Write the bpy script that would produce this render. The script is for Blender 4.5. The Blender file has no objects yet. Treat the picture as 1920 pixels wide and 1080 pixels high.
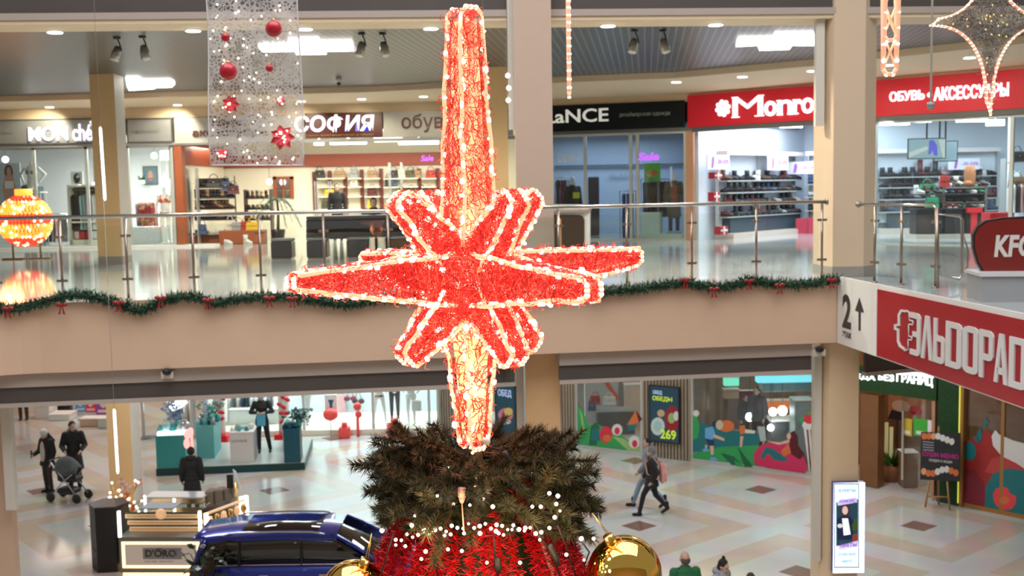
import bpy, math, random
import numpy as np
from mathutils import Vector, Matrix
SC = bpy.context.scene
COL = SC.collection
RN = random.Random(11)
PI = math.pi
FPX, CZ = 2100.0, 7.7                      # focal length in pixels of the 1920 wide frame, eye height
_p, _r = math.radians(5.1), math.radians(1.03)
FWD = Vector((0, math.cos(_p), -math.sin(_p)))
_R0 = Vector((1, 0, 0)); _U0 = _R0.cross(FWD)
RGT = _R0 * math.cos(_r) - _U0 * math.sin(_r)
UPV = _U0 * math.cos(_r) + _R0 * math.sin(_r)
CAM = Vector((0, 0, CZ))
cd = bpy.data.cameras.new('camera'); cam = bpy.data.objects.new('camera', cd); COL.objects.link(cam)
cam.matrix_world = Matrix(((RGT.x, UPV.x, -FWD.x, 0), (RGT.y, UPV.y, -FWD.y, 0), (RGT.z, UPV.z, -FWD.z, CZ), (0, 0, 0, 1)))
cd.sensor_width = 36.0; cd.lens = 36.0 * FPX / 1920.0
cd.clip_start = 0.05; cd.clip_end = 300
cd.dof.use_dof = True; cd.dof.focus_distance = 5.35; cd.dof.aperture_fstop = 4.2
SC.camera = cam
w = bpy.data.worlds.new('world'); SC.world = w; w.use_nodes = True
w.node_tree.nodes['Background'].inputs[0].default_value = (0.95, 0.93, 0.9, 1)
w.node_tree.nodes['Background'].inputs[1].default_value = 0.30
SC.view_settings.view_transform = 'Standard'; SC.view_settings.look = 'None'
SC.view_settings.gamma = 1.0; SC.view_settings.use_curve_mapping = False
SC.view_settings.exposure = 0.0
cy = SC.cycles
cy.use_denoising = True
cy.max_bounces = 7; cy.diffuse_bounces = 3; cy.glossy_bounces = 4; cy.transmission_bounces = 5
cy.transparent_max_bounces = 14; cy.sample_clamp_indirect = 4.0; cy.sample_clamp_direct = 0.0
cy.caustics_reflective = False; cy.caustics_refractive = False

def area(name, loc, sx, sy, power, col=(1, 1, 1), rot=(0, 0, 0), spread=None):
    l = bpy.data.lights.new(name, 'AREA'); l.shape = 'RECTANGLE'; l.size = sx; l.size_y = sy
    l.energy = power; l.color = col
    if spread: l.spread = spread
    o = bpy.data.objects.new(name, l); o.location = loc; o.rotation_euler = rot; COL.objects.link(o); return o

def point(name, loc, power, col=(1, 1, 1), r=0.05):
    l = bpy.data.lights.new(name, 'POINT'); l.energy = power; l.color = col; l.shadow_soft_size = r
    o = bpy.data.objects.new(name, l); o.location = loc; COL.objects.link(o); return o

WARM, NEUT, COOL = (1.0, 0.83, 0.62), (1.0, 0.95, 0.88), (0.86, 0.94, 1.0)
area('skylight_daylight', (0, 7.5, 17.6), 16, 11, 2900, (0.96, 0.97, 1.0))
for x, y in ((-14, 22), (-7, 22.5), (0, 23), (6.5, 22), (-13, 30), (-6, 31), (1, 29), (7, 25.5)):
    area('lower_hall_lamp', (x, y, 5.1), 1.8, 1.2, 112, (.96, .98, 1.0))
area('shop_lamp', (-11.5, 34.6, 9.1), 4.5, 2, 430, NEUT)
area('shop_lamp', (-4.5, 35.0, 9.1), 7, 2, 400, (1, 0.93, 0.78))
area('shop_lamp', (3.4, 34.2, 9.2), 3.5, 2.4, 90, (0.7, 0.82, 1.0))
area('shop_lamp', (8.3, 31.2, 9.6), 4.5, 4.5, 430, (0.80, 0.90, 1.0), (0, 0, -0.7))
area('shop_lamp', (12.8, 28.4, 9.6), 4, 4, 380, (0.80, 0.90, 1.0), (0, 0, -0.7))
area('shop_lamp', (-5.0, 37.2, 4.6), 7, 2.5, 800, (0.9, 0.97, 1.0))
area('shop_lamp', (-13.5, 39, 4.6), 6, 4, 230, (1, 0.85, 0.75))
area('shop_lamp', (7.0, 33.0, 4.6), 6, 2, 120, WARM, (0, 0, -0.6))
area('shop_lamp', (11.5, 28.9, 4.6), 2.5, 2, 55, (1, 0.75, 0.5), (0, 0, -0.8))

def ray(x, y): return FWD + RGT * ((x - 960) / FPX) - UPV * ((y - 540) / FPX)
def atY(x, y, Y): d = ray(x, y); return CAM + d * (Y / d.y)
def atZ(x, y, Z): d = ray(x, y); return CAM + d * ((Z - CZ) / d.z)

MATS = {}
def mat(name, col, rough=0.5, metal=0.0, emit=None, es=0.0, noise=0.0, nscale=8.0, coat=0.0, alpha=1.0, spec=0.5, sss=0, sample=True, bump=0.0):
    if name in MATS: return MATS[name]
    m = bpy.data.materials.new(name); m.use_nodes = True; MATS[name] = m
    nt = m.node_tree; b = nt.nodes['Principled BSDF']
    c = (col[0], col[1], col[2], 1)
    b.inputs['Base Color'].default_value = c
    b.inputs['Roughness'].default_value = rough; b.inputs['Metallic'].default_value = metal
    b.inputs['Specular IOR Level'].default_value = spec
    if coat: b.inputs['Coat Weight'].default_value = coat; b.inputs['Coat Roughness'].default_value = 0.04
    if alpha < 1: b.inputs['Alpha'].default_value = alpha
    if emit: b.inputs['Emission Color'].default_value = (*emit, 1); b.inputs['Emission Strength'].default_value = es
    if noise or bump:
        tc = nt.nodes.new('ShaderNodeTexCoord'); n = nt.nodes.new('ShaderNodeTexNoise')
        n.inputs['Scale'].default_value = nscale; n.inputs['Detail'].default_value = 4
        nt.links.new(tc.outputs['Object'], n.inputs['Vector'])
        if noise:
            mx = nt.nodes.new('ShaderNodeMix'); mx.data_type = 'RGBA'
            mx.inputs['A'].default_value = tuple(max(0, v * (1 - noise)) for v in col) + (1,)
            mx.inputs['B'].default_value = tuple(min(1, v * (1 + noise)) for v in col) + (1,)
            nt.links.new(n.outputs['Fac'], mx.inputs['Factor']); nt.links.new(mx.outputs['Result'], b.inputs['Base Color'])
        if bump:
            bp = nt.nodes.new('ShaderNodeBump'); bp.inputs['Strength'].default_value = bump
            nt.links.new(n.outputs['Fac'], bp.inputs['Height']); nt.links.new(bp.outputs['Normal'], b.inputs['Normal'])
    if not sample: m.cycles.emission_sampling = 'NONE'
    return m

def glassmat(name, tint=(0.93, 0.97, 0.96), refl=0.07, rough=0.02):
    m = bpy.data.materials.new(name); m.use_nodes = True; nt = m.node_tree; nt.nodes.clear()
    o = nt.nodes.new('ShaderNodeOutputMaterial'); mx = nt.nodes.new('ShaderNodeMixShader')
    t = nt.nodes.new('ShaderNodeBsdfTransparent'); g = nt.nodes.new('ShaderNodeBsdfGlossy')
    t.inputs[0].default_value = (*tint, 1); g.inputs['Roughness'].default_value = rough
    mx.inputs[0].default_value = refl
    nt.links.new(t.outputs[0], mx.inputs[1]); nt.links.new(g.outputs[0], mx.inputs[2]); nt.links.new(mx.outputs[0], o.inputs[0])
    return m

ROOTM = {}
class MB:
    """collects shapes in world coordinates (or local ones) into one mesh"""
    def __init__(s): s.v, s.f, s.mi, s.sm = [], [], [], []
    def add(s, vs, fs, mi=0, smooth=False, T=None):
        b = len(s.v)
        s.v += [(T @ Vector(v)) if T else Vector(v) for v in vs]
        s.f += [tuple(b + i for i in f) for f in fs]; s.mi += [mi] * len(fs); s.sm += [smooth] * len(fs)
        return s
    def hexa(s, p, mi=0):
        return s.add(p, [(3, 2, 1, 0), (4, 5, 6, 7), (0, 1, 5, 4), (1, 2, 6, 5), (2, 3, 7, 6), (3, 0, 4, 7)], mi)
    def box(s, c, d, rz=0.0, mi=0, T=None):
        x, y, z = d[0] / 2, d[1] / 2, d[2] / 2
        q = Matrix.Translation(c) @ Matrix.Rotation(rz, 4, 'Z')
        if T: q = T @ q
        return s.hexa([q @ Vector(v) for v in ((-x, -y, -z), (x, -y, -z), (x, y, -z), (-x, y, -z), (-x, -y, z), (x, -y, z), (x, y, z), (-x, y, z))], mi)
    def rbox(s, c, d, r=0.02, rz=0.0, mi=0, T=None):
        """box with chamfered upright and level edges"""
        x, y, z = d[0] / 2, d[1] / 2, d[2] / 2; r = min(r, x * .9, y * .9, z * .9)
        def ring(ix, iy, k): return [(-ix + k, -iy, 0), (ix - k, -iy, 0), (ix, -iy + k, 0), (ix, iy - k, 0), (ix - k, iy, 0), (-ix + k, iy, 0), (-ix, iy - k, 0), (-ix, -iy + k, 0)]
        q = Matrix.Translation(c) @ Matrix.Rotation(rz, 4, 'Z')
        if T: q = T @ q
        vs = []
        for (h, i) in ((-z, r), (-z + r, 0), (z - r, 0), (z, r)):
            vs += [q @ Vector((a, b, h)) for a, b, _ in ring(x - i, y - i, r)]
        fs = [tuple(range(7, -1, -1)), tuple(range(24, 32))]
        for k in range(3):
            for i in range(8): fs.append((k * 8 + i, k * 8 + (i + 1) % 8, k * 8 + 8 + (i + 1) % 8, k * 8 + 8 + i))
        return s.add(vs, fs, mi)
    def tube(s, pts, r, n=6, mi=0, cap=True, smooth=True, closed=False):
        pts = [Vector(p) for p in pts]; k = len(pts)
        rs = r if isinstance(r, (list, tuple)) else [r] * k
        vs, fs, up = [], [], None
        for i, p in enumerate(pts):
            if closed: d = pts[(i + 1) % k] - pts[i - 1]
            else: d = pts[min(i + 1, k - 1)] - pts[max(i - 1, 0)]
            if d.length < 1e-9: d = Vector((0, 0, 1))
            d.normalize()
            if up is None:
                up = Vector((0, 0, 1)) if abs(d.z) < .9 else Vector((1, 0, 0))
            a = d.cross(up); a = a.normalized() if a.length > 1e-6 else d.orthogonal().normalized()
            up = a.cross(d)
            for j in range(n):
                t = 2 * PI * j / n
                vs.append(p + (a * math.cos(t) + up * math.sin(t)) * rs[i])
        m = k if closed else k - 1
        for i in range(m):
            i2 = (i + 1) % k
            for j in range(n): fs.append((i * n + j, i * n + (j + 1) % n, i2 * n + (j + 1) % n, i2 * n + j))
        if cap and not closed: fs += [tuple(range(n - 1, -1, -1)), tuple((k - 1) * n + j for j in range(n))]
        return s.add(vs, fs, mi, smooth)
    def cyl(s, p0, p1, r0, r1=None, n=16, mi=0, smooth=True): return s.tube([p0, p1], [r0, r0 if r1 is None else r1], n, mi, True, smooth)
    def ball(s, c, r, n=12, m=8, mi=0, T=None, smooth=True):
        r = r if isinstance(r, (list, tuple)) else (r, r, r)
        vs, fs = [], []
        for i in range(1, m):
            a = PI * i / m
            for j in range(n):
                t = 2 * PI * j / n
                vs.append(Vector((c[0] + r[0] * math.sin(a) * math.cos(t), c[1] + r[1] * math.sin(a) * math.sin(t), c[2] - r[2] * math.cos(a))))
        vs += [Vector((c[0], c[1], c[2] - r[2])), Vector((c[0], c[1], c[2] + r[2]))]
        for i in range(m - 2):
            for j in range(n): fs.append((i * n + j, i * n + (j + 1) % n, (i + 1) * n + (j + 1) % n, (i + 1) * n + j))
        L = (m - 1) * n
        for j in range(n): fs += [(L, (j + 1) % n, j), (L + 1, (m - 2) * n + j, (m - 2) * n + (j + 1) % n)]
        return s.add(vs, fs, mi, smooth, T)
    def lathe(s, prof, c=(0, 0, 0), n=20, mi=0, sx=1, sy=1, T=None, smooth=True):
        vs, fs, k = [], [], len(prof)
        for r, z in prof:
            for j in range(n):
                t = 2 * PI * j / n; vs.append(Vector((c[0] + r * sx * math.cos(t), c[1] + r * sy * math.sin(t), c[2] + z)))
        for i in range(k - 1):
            for j in range(n): fs.append((i * n + j, i * n + (j + 1) % n, (i + 1) * n + (j + 1) % n, (i + 1) * n + j))
        fs += [tuple(range(n - 1, -1, -1)), tuple((k - 1) * n + j for j in range(n))]
        return s.add(vs, fs, mi, smooth, T)
    def prism(s, a, b, mi=0, smooth=False):
        """two matching outlines joined"""
        k = len(a)
        fs = [tuple(range(k - 1, -1, -1)), tuple(range(k, 2 * k))] + [(i, (i + 1) % k, k + (i + 1) % k, k + i) for i in range(k)]
        return s.add(list(a) + list(b), fs, mi, smooth)
    def poly(s, pts, z0, z1, mi=0): return s.prism([(x, y, z0) for x, y in pts], [(x, y, z1) for x, y in pts], mi)
    def build(s, name, mats, parent=None, local=False, **tags):
        me = bpy.data.meshes.new(name)
        o = bpy.data.objects.new(name, me)
        off = Matrix.Identity(4)
        if parent is not None:
            o.parent = parent; M = ROOTM.get(parent.name, Matrix.Identity(4)); ROOTM[o.name] = M
            if not local: off = M.inverted()
        elif not local and s.v:
            lo = [min(v[i] for v in s.v) for i in range(3)]; hi = [max(v[i] for v in s.v) for i in range(3)]
            L = Vector(((lo[0] + hi[0]) / 2, (lo[1] + hi[1]) / 2, lo[2])); o.location = L
            ROOTM[o.name] = Matrix.Translation(L); off = Matrix.Translation(-L)
        me.from_pydata([off @ v for v in s.v], [], s.f)
        for m in (mats if isinstance(mats, (list, tuple)) else [mats]): me.materials.append(m)
        me.polygons.foreach_set('material_index', s.mi); me.polygons.foreach_set('use_smooth', s.sm)
        me.update(); COL.objects.link(o)
        for k, v in tags.items(): o['category' if k == 'cat' else k] = v
        return o

def thing(name, label, cat, loc=(0, 0, 0), rz=0.0, group=None):
    o = bpy.data.objects.new(name, None); o.location = loc; o.rotation_euler = (0, 0, rz); COL.objects.link(o)
    o.empty_display_size = 0.1
    o['label'] = label; o['category'] = cat
    if group: o['group'] = group
    ROOTM[o.name] = Matrix.Translation(loc) @ Matrix.Rotation(rz, 4, 'Z'); return o

def dup(root, loc, rz=None, label=None, group=None, scale=None):
    r = root.copy(); COL.objects.link(r); r.location = loc
    if rz is not None: r.rotation_euler = (0, 0, rz)
    if scale is not None: r.scale = (scale,) * 3
    if label: r['label'] = label
    if group: r['group'] = group
    for ch in list(root.children):
        c = ch.copy(); COL.objects.link(c); c.parent = r
        for g in list(ch.children):
            d = g.copy(); COL.objects.link(d); d.parent = c
    return r

class Fr:
    """an upright plane: p0 on the plan, t along it, n towards the viewer's side"""
    def __init__(s, a, b):
        s.p0 = Vector((a[0], a[1], 0)); d = Vector((b[0] - a[0], b[1] - a[1], 0)); s.L = d.length; s.t = d.normalized()
        s.n = Vector((s.t.y, -s.t.x, 0)); s.rz = math.atan2(s.t.y, s.t.x)
    def W(s, u, z, o=0.0): return s.p0 + s.t * u + s.n * o + Vector((0, 0, z))
    def hit(s, x, y, o=0.0):
        d = ray(x, y); k = ((s.p0 + s.n * o - CAM).dot(s.n)) / d.dot(s.n); p = CAM + d * k
        return (p - s.p0).dot(s.t), p.z
    def box(s, mb, u0, u1, z0, z1, o0, o1, mi=0):
        return mb.hexa([s.W(u0, z0, o1), s.W(u1, z0, o1), s.W(u1, z0, o0), s.W(u0, z0, o0), s.W(u0, z1, o1), s.W(u1, z1, o1), s.W(u1, z1, o0), s.W(u0, z1, o0)], mi)
    def ext(s, x0, y0, x1, y1, o=0.0):
        ym, xm = (y0 + y1) / 2, (x0 + x1) / 2
        return s.hit(x0, ym, o)[0], s.hit(x1, ym, o)[0], s.hit(xm, y1, o)[1], s.hit(xm, y0, o)[1]
    def px(s, mb, x0, y0, x1, y1, o0, o1, mi=0):
        u0, u1, z0, z1 = s.ext(x0, y0, x1, y1, o1); return s.box(mb, u0, u1, z0, z1, o0, o1, mi)
    def pxpoly(s, mb, pts, o0, o1, mi=0):
        q = [s.hit(x, y, o1) for x, y in pts]
        return mb.prism([s.W(u, z, o0) for u, z in q], [s.W(u, z, o1) for u, z in q], mi)
    def at(s, x, y, o=0.0): u, z = s.hit(x, y, o); return s.W(u, z, o)

FONT = None
def textmesh(body, bold=0.0, shear=0.0):
    global FONT
    if FONT is None: FONT = bpy.data.curves.new('lettering', 'FONT')
    c = FONT; c.body = body; c.offset = bold; c.shear = shear; c.extrude = 0; c.resolution_u = 3
    o = bpy.data.objects.new('lettering', c); COL.objects.link(o)
    bpy.context.view_layer.update()
    me = bpy.data.meshes.new_from_object(o.evaluated_get(bpy.context.evaluated_depsgraph_get()))
    bpy.data.objects.remove(o)
    vs = [tuple(v.co) for v in me.vertices]; fs = [tuple(p.vertices) for p in me.polygons]
    ec = {}
    for f in fs:
        for i in range(len(f)):
            e = (f[i], f[(i + 1) % len(f)]); ec[tuple(sorted(e))] = ec.get(tuple(sorted(e)), []) + [e]
    edge = [e[0] for e in ec.values() if len(e) == 1]
    bpy.data.meshes.remove(me)
    return vs, fs, edge
def letters(mb, fr, body, u0, u1, z0, z1, o, depth=0.03, bold=0.0, shear=0.0, mi=0, slab=0):
    """solid lettering that fills u0..u1, z0..z1 on a plane"""
    vs, fs, edge = textmesh(body, bold, shear)
    if not vs: return
    xs = [v[0] for v in vs]; ys = [v[1] for v in vs]
    a, b, c, d = min(xs), max(xs), min(ys), max(ys)
    q = [(u0 + (v[0] - a) / (b - a) * (u1 - u0), z0 + (v[1] - c) / (d - c) * (z1 - z0)) for v in vs]
    n = len(q)
    V = [fr.W(u, z, o + depth) for u, z in q] + [fr.W(u, z, o) for u, z in q]
    F = list(fs) + [(e[1], e[0], e[0] + n, e[1] + n) for e in edge]
    mb.add(V, F, mi)
def pxletters(mb, fr, body, x0, y0, x1, y1, o, **k):
    """x0..x1, y0..y1: the ink's box in the photograph, for lettering on a known plane"""
    u0, u1, z0, z1 = fr.ext(x0, y0, x1, y1, o); letters(mb, fr, body, u0, u1, z0, z1, o, **k)

ORD = 'first second third fourth fifth sixth seventh eighth ninth tenth eleventh twelfth thirteenth fourteenth fifteenth sixteenth seventeenth eighteenth nineteenth twentieth'.split()
ORD += ['twenty-' + o for o in ORD[:9]] + ['thirtieth'] + ['thirty-' + o for o in ORD[:9]]
def floor_material():
    m = bpy.data.materials.new('stone_floor_pattern'); m.use_nodes = True; nt = m.node_tree; b = nt.nodes['Principled BSDF']
    L = nt.links.new
    def N(t, **k):
        n = nt.nodes.new(t)
        for a, v in k.items(): setattr(n, a, v)
        return n
    def mt(op, a, b_=None, c=None):
        n = N('ShaderNodeMath', operation=op)
        for i, v in enumerate((a, b_, c)):
            if v is None: continue
            if isinstance(v, (int, float)): n.inputs[i].default_value = v
            else: L(v, n.inputs[i])
        return n.outputs[0]
    g = N('ShaderNodeNewGeometry'); sp = N('ShaderNodeSeparateXYZ'); L(g.outputs['Position'], sp.inputs[0])
    x0, y0 = 9.01, 24.5; A = (3.4, 2.84); B = (-2.82, 3.22)
    det = A[0] * B[1] - A[1] * B[0]
    X = mt('SUBTRACT', sp.outputs[0], x0); Y = mt('SUBTRACT', sp.outputs[1], y0)
    u = mt('ADD', mt('MULTIPLY', X, B[1] / det), mt('MULTIPLY', Y, -B[0] / det))
    v = mt('ADD', mt('MULTIPLY', X, -A[1] / det), mt('MULTIPLY', Y, A[0] / det))
    def cell(q): return mt('ABSOLUTE', mt('SUBTRACT', mt('FRACT', mt('ADD', q, 0.5)), 0.5))
    c = mt('MAXIMUM', cell(u), cell(v))
    cr = N('ShaderNodeValToRGB'); cr.color_ramp.interpolation = 'CONSTANT'; L(c, cr.inputs[0])
    e = cr.color_ramp.elements
    e[0].position = 0; e[0].color = (0.17, 0.085, 0.06, 1); e[1].position = 0.064; e[1].color = (0.60, 0.63, 0.62, 1)
    for p, q in ((0.255, (0.60, 0.51, 0.42, 1)), (0.41, (0.63, 0.66, 0.65, 1))):
        k = e.new(p); k.color = q
    n = N('ShaderNodeTexNoise'); n.inputs['Scale'].default_value = 1.1; L(g.outputs['Position'], n.inputs['Vector'])
    mx = N('ShaderNodeMix', data_type='RGBA', blend_type='MULTIPLY'); mx.inputs['Factor'].default_value = 0.35
    L(cr.outputs[0], mx.inputs['A']); L(n.outputs['Color'], mx.inputs['B'])
    m2 = N('ShaderNodeMix', data_type='RGBA', blend_type='ADD'); m2.inputs['Factor'].default_value = 0.12
    L(mx.outputs['Result'], m2.inputs['A']); m2.inputs['B'].default_value = (0.6, 0.55, 0.5, 1)
    L(m2.outputs['Result'], b.inputs['Base Color'])
    b.inputs['Roughness'].default_value = 0.13; b.inputs['Specular IOR Level'].default_value = 0.55
    return m

def grille_material():
    m = bpy.data.materials.new('ceiling_grille'); m.use_nodes = True; nt = m.node_tree; b = nt.nodes['Principled BSDF']
    g = nt.nodes.new('ShaderNodeNewGeometry'); mp = nt.nodes.new('ShaderNodeMapping'); mp.inputs['Rotation'].default_value = (0, 0, 0.12)
    nt.links.new(g.outputs['Position'], mp.inputs[0])
    br = nt.nodes.new('ShaderNodeTexBrick'); br.offset = 0; br.inputs['Scale'].default_value = 7.5
    br.inputs['Brick Width'].default_value = 1; br.inputs['Row Height'].default_value = 1
    br.inputs['Mortar Size'].default_value = 0.13; br.inputs['Color1'].default_value = (0.035, 0.034, 0.032, 1); br.inputs['Color2'].default_value = (0.05, 0.048, 0.045, 1)
    br.inputs['Mortar'].default_value = (0.19, 0.185, 0.175, 1)
    nt.links.new(mp.outputs[0], br.inputs[0]); nt.links.new(br.outputs[0], b.inputs['Base Color'])
    b.inputs['Roughness'].default_value = 0.34; b.inputs['Metallic'].default_value = 0.25
    return m

M_floor = floor_material(); M_grille = grille_material()
M_beige = mat('painted_fascia', (0.68, 0.475, 0.335), 0.6, noise=0.03, nscale=3)
M_marble = mat('gallery_stone', (0.46, 0.49, 0.49), 0.075, noise=0.12, nscale=1.2, spec=0.75)
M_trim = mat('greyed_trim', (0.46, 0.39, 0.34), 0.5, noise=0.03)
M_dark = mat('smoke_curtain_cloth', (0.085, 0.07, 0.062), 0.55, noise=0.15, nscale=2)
M_cream = mat('cream_plaster', (0.78, 0.62, 0.42), 0.6, noise=0.03)
M_col = mat('column_paint', (0.70, 0.54, 0.38), 0.5, noise=0.03, nscale=2)
M_ochre = mat('ochre_column_paint', (0.80, 0.54, 0.26), 0.5, noise=0.04, nscale=2)
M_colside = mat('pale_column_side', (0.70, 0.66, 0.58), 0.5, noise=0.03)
M_plinth = mat('grey_stone_plinth', (0.33, 0.30, 0.27), 0.35, noise=0.1)
M_white = mat('white_board', (0.80, 0.80, 0.78), 0.5, noise=0.02)
M_wallw = mat('white_shop_wall', (0.80, 0.82, 0.84), 0.6, noise=0.02)
M_wallc = mat('cream_shop_wall', (0.83, 0.78, 0.63), 0.6, noise=0.02)
M_steel = mat('brushed_steel', (0.62, 0.60, 0.58), 0.22, 1.0, noise=0.05, nscale=30)
M_post = mat('bronzed_steel_post', (0.36, 0.30, 0.25), 0.32, 0.9, noise=0.05, nscale=30)
M_glass = glassmat('clear_pane')
M_shopglass = glassmat('shop_window_pane', (0.9, 0.95, 0.95), 0.06)
M_black = mat('black_plastic', (0.015, 0.015, 0.016), 0.35, noise=0.1)
M_lampwarm = mat('lamp_disc', (1, 1, 1), 0.5, emit=(1, 0.95, 0.84), es=9)
M_ledbar = mat('led_bar', (1, 1, 1), 0.5, emit=(1, .96, .9), es=9)
M_led = mat('led_panel', (1, 1, 1), 0.5, emit=(1, 0.99, 0.96), es=7)
def S(o, n=None):
    o['kind'] = 'structure'; return o

Z2 = 6.2
FE = Fr((-6.6, 15.75), (5.12, 17.39))          # front edge of the gallery over the atrium
RE = Fr((5.12, 17.39), (5.95, 8.2))            # the edge that returns towards the viewer
UA = Fr((-20, 32.0), (0.6, 32.0)); UB = Fr((0.6, 32.0), (5.0, 30.5)); UC = Fr((5.0, 30.5), (13.6, 22.7))
LA = Fr((-20, 35.0), (-1.9, 35.0)); LB = Fr((-1.9, 35.0), (8.2, 28.7)); LC = Fr((8.2, 28.7), (13.4, 22.75))
m = MB(); m.poly([(-45, -14), (45, -14), (45, 60), (-45, 60)], -0.2, 0); S(m.build('floor', M_floor))
edge = [(6.3, 4.0), (5.95, 8.2), (5.12, 17.39)] + [(-6.45 - 1.75 * math.sin(t) , 14.1 + 1.67 * math.cos(t)) for t in np.linspace(0, PI / 2, 12)] + [(-8.3, 11)]
m = MB(); pts = edge + [(-26, 11), (-26, 46), (26, 46), (26, 4)]
m.poly(pts, 5.2, Z2)
m.mi = [0] * len(m.mi); m.mi[1] = 1
S(m.build('floor_upper', [M_beige, M_marble]))
def strip(name, line, z0, z1, back, th, mt):
    m = MB(); q = []
    for i, (x, y) in enumerate(line): q.append(Vector((x, y, 0)))
    out = []; inn = []
    for i, p in enumerate(q):
        d = (q[min(i + 1, len(q) - 1)] - q[max(i - 1, 0)]).normalized(); n = Vector((-d.y, d.x, 0))
        out.append(p + n * back); inn.append(p + n * (back + th))
    for i in range(len(q) - 1):
        a, b, c, d = out[i], out[i + 1], inn[i + 1], inn[i]
        m.hexa([(a.x, a.y, z0), (b.x, b.y, z0), (c.x, c.y, z0), (d.x, d.y, z0), (a.x, a.y, z1), (b.x, b.y, z1), (c.x, c.y, z1), (d.x, d.y, z1)])
    return S(m.build(name, mt))
def lerp(fr, u): p = fr.W(u, 0); return (p.x, p.y)
uL, uM0, uM1, uR = -1.0, FE.hit(968, 690)[0], FE.hit(1052, 690)[0], FE.hit(1528, 660)[0]
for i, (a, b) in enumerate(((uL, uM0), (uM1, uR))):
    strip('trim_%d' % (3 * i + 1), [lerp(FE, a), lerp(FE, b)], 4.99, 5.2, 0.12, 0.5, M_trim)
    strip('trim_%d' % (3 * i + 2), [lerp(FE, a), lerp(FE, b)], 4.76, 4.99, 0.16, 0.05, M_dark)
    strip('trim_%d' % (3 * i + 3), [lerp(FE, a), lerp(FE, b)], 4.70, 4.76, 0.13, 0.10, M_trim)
strip('trim_7', [(5.62, 17.1), (11.5, 19.2)], 4.72, 5.2, 0.3, 0.05, M_dark)
strip('trim_8', [(5.62, 17.1), (11.5, 19.2)], 4.66, 4.72, 0.28, 0.1, M_trim)
FU = Fr((-9, 16.75), (5.4, 17.7))
m = MB(); m.poly([(-26, 15.9), (22, 18.95), (22, 46), (-26, 46)], 10.3, 10.4); S(m.build('ceiling', M_grille))
def ufr(n, u0, u1, z0, z1, o0, o1, mt):
    m = MB(); FU.box(m, u0, u1, z0, z1, o0, o1); return S(m.build(n, mt))
ufr('trim_9', -16, 30, 10.24, 10.30, -0.78, 0.0, M_cream)
ufr('trim_10', -16, 30, 10.30, 10.40, -0.2, 0.03, M_trim)
ufr('trim_11', -16, 30, 10.40, 10.68, -0.3, -0.02, M_dark)
ufr('trim_12', -16, 30, 10.68, 13.2, -0.3, 0.02, M_beige)
ufr('trim_13', -16, 30, 13.2, 17.5, -0.5, -0.3, M_dark)
m = MB()
front = [(-26, 30), (-12, 29.2), (-3.5, 28.4), (1.15, 26.8), (3.85, 26.2), (6.5, 24.0), (8.8, 21.4), (12.6, 17.4)]; back = [(14.2, 22.2), (5.0, 30.55), (0.6, 32.05), (-26, 32.05)]
m.poly(front + back, 10.16, 10.34); S(m.build('ceiling_soffit', M_cream))
def uw(n, fr, u0, u1, z0, z1, mt, o0=-0.25, o1=0.0):
    m = MB(); fr.box(m, u0, u1, z0, z1, o0, o1); return S(m.build(n, mt))
uw('wall_north', UA, -6, 20.6, 9.86, 10.3, M_cream)
uw('wall_north_middle', UB, 0, UB.L, 9.95, 10.3, M_cream)
uw('wall_northeast', UC, 0, UC.L, 10.08, 10.3, M_cream)
def wall(n, a, b, z0, z1, mt, th=0.15):
    f = Fr(a, b); m = MB(); f.box(m, 0, f.L, z0, z1, -th, 0); return S(m.build(n, mt))
wall('wall_shop_back', (-26, 37.6), (-9.75, 37.6), Z2, 10.3, M_wallw)
wall('wall_shop_back', (-9.55, 37.6), (1.2, 37.6), Z2, 10.3, M_wallc)
wall('wall_shop_party', (-9.55, 32.1), (-9.55, 37.6), Z2, 10.3, M_wallc)
wall('wall_shop_party', (1.25, 37.6), (0.75, 32.2), Z2, 10.3, M_wallc)
M_bluewall = mat('pale_blue_shop_wall', (0.46, 0.58, 0.74), 0.5, noise=0.03)
wall('wall_shop_back', (1.25, 36.2), (7.4, 36.2), Z2, 10.3, M_bluewall)
M_wallb = mat('cool_white_shop_wall', (0.70, 0.78, 0.86), 0.6, noise=0.02)
wall('wall_shop_party', (5.15, 30.75), (9.3, 35.6), Z2, 10.3, M_wallb)
wall('wall_shop_back', (9.3, 35.6), (11.2, 33.9), Z2, 10.3, M_wallb)
wall('wall_shop_back', (9.6, 32.9), (18.5, 32.9), Z2, 10.3, M_wallb)
M_shopceil = mat('dark_blue_shop_ceiling', (0.10, 0.15, 0.20), 0.5)
m = MB(); m.poly([(5.2, 30.6), (13.7, 22.9), (18, 27), (18, 33), (11, 36), (9, 36)], 9.92, 9.98); S(m.build('ceiling_shop', M_shopceil))
m = MB(); m.poly([(0.8, 32.3), (5.0, 30.8), (9, 35), (9, 36.2), (1.2, 36.2)], 9.35, 9.4); S(m.build('ceiling_shop', M_shopceil))
m = MB(); m.poly([(-9.55, 32.3), (0.7, 32.3), (1.2, 37.6), (-9.55, 37.6)], 9.45, 9.5); S(m.build('ceiling_shop', M_wallc))
m = MB(); m.poly([(-20, 32.3), (-9.7, 32.3), (-9.7, 37.6), (-20, 37.6)], 9.4, 9.45); S(m.build('ceiling_shop', M_wallw))
wall('wall_lower_back', (-26, 42), (-8.6, 42), 0, 5.2, mat('peach_shop_wall', (0.75, 0.58, 0.47), 0.6, noise=0.03))
wall('wall_lower_back', (-9.6, 38.6), (-1.5, 38.6), 0, 5.2, mat('pale_mint_shop_wall', (0.66, 0.78, 0.80), 0.6, noise=0.02))
wall('wall_lower_party', (-9.7, 35), (-9.7, 42), 0, 5.2, M_colside)
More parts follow.
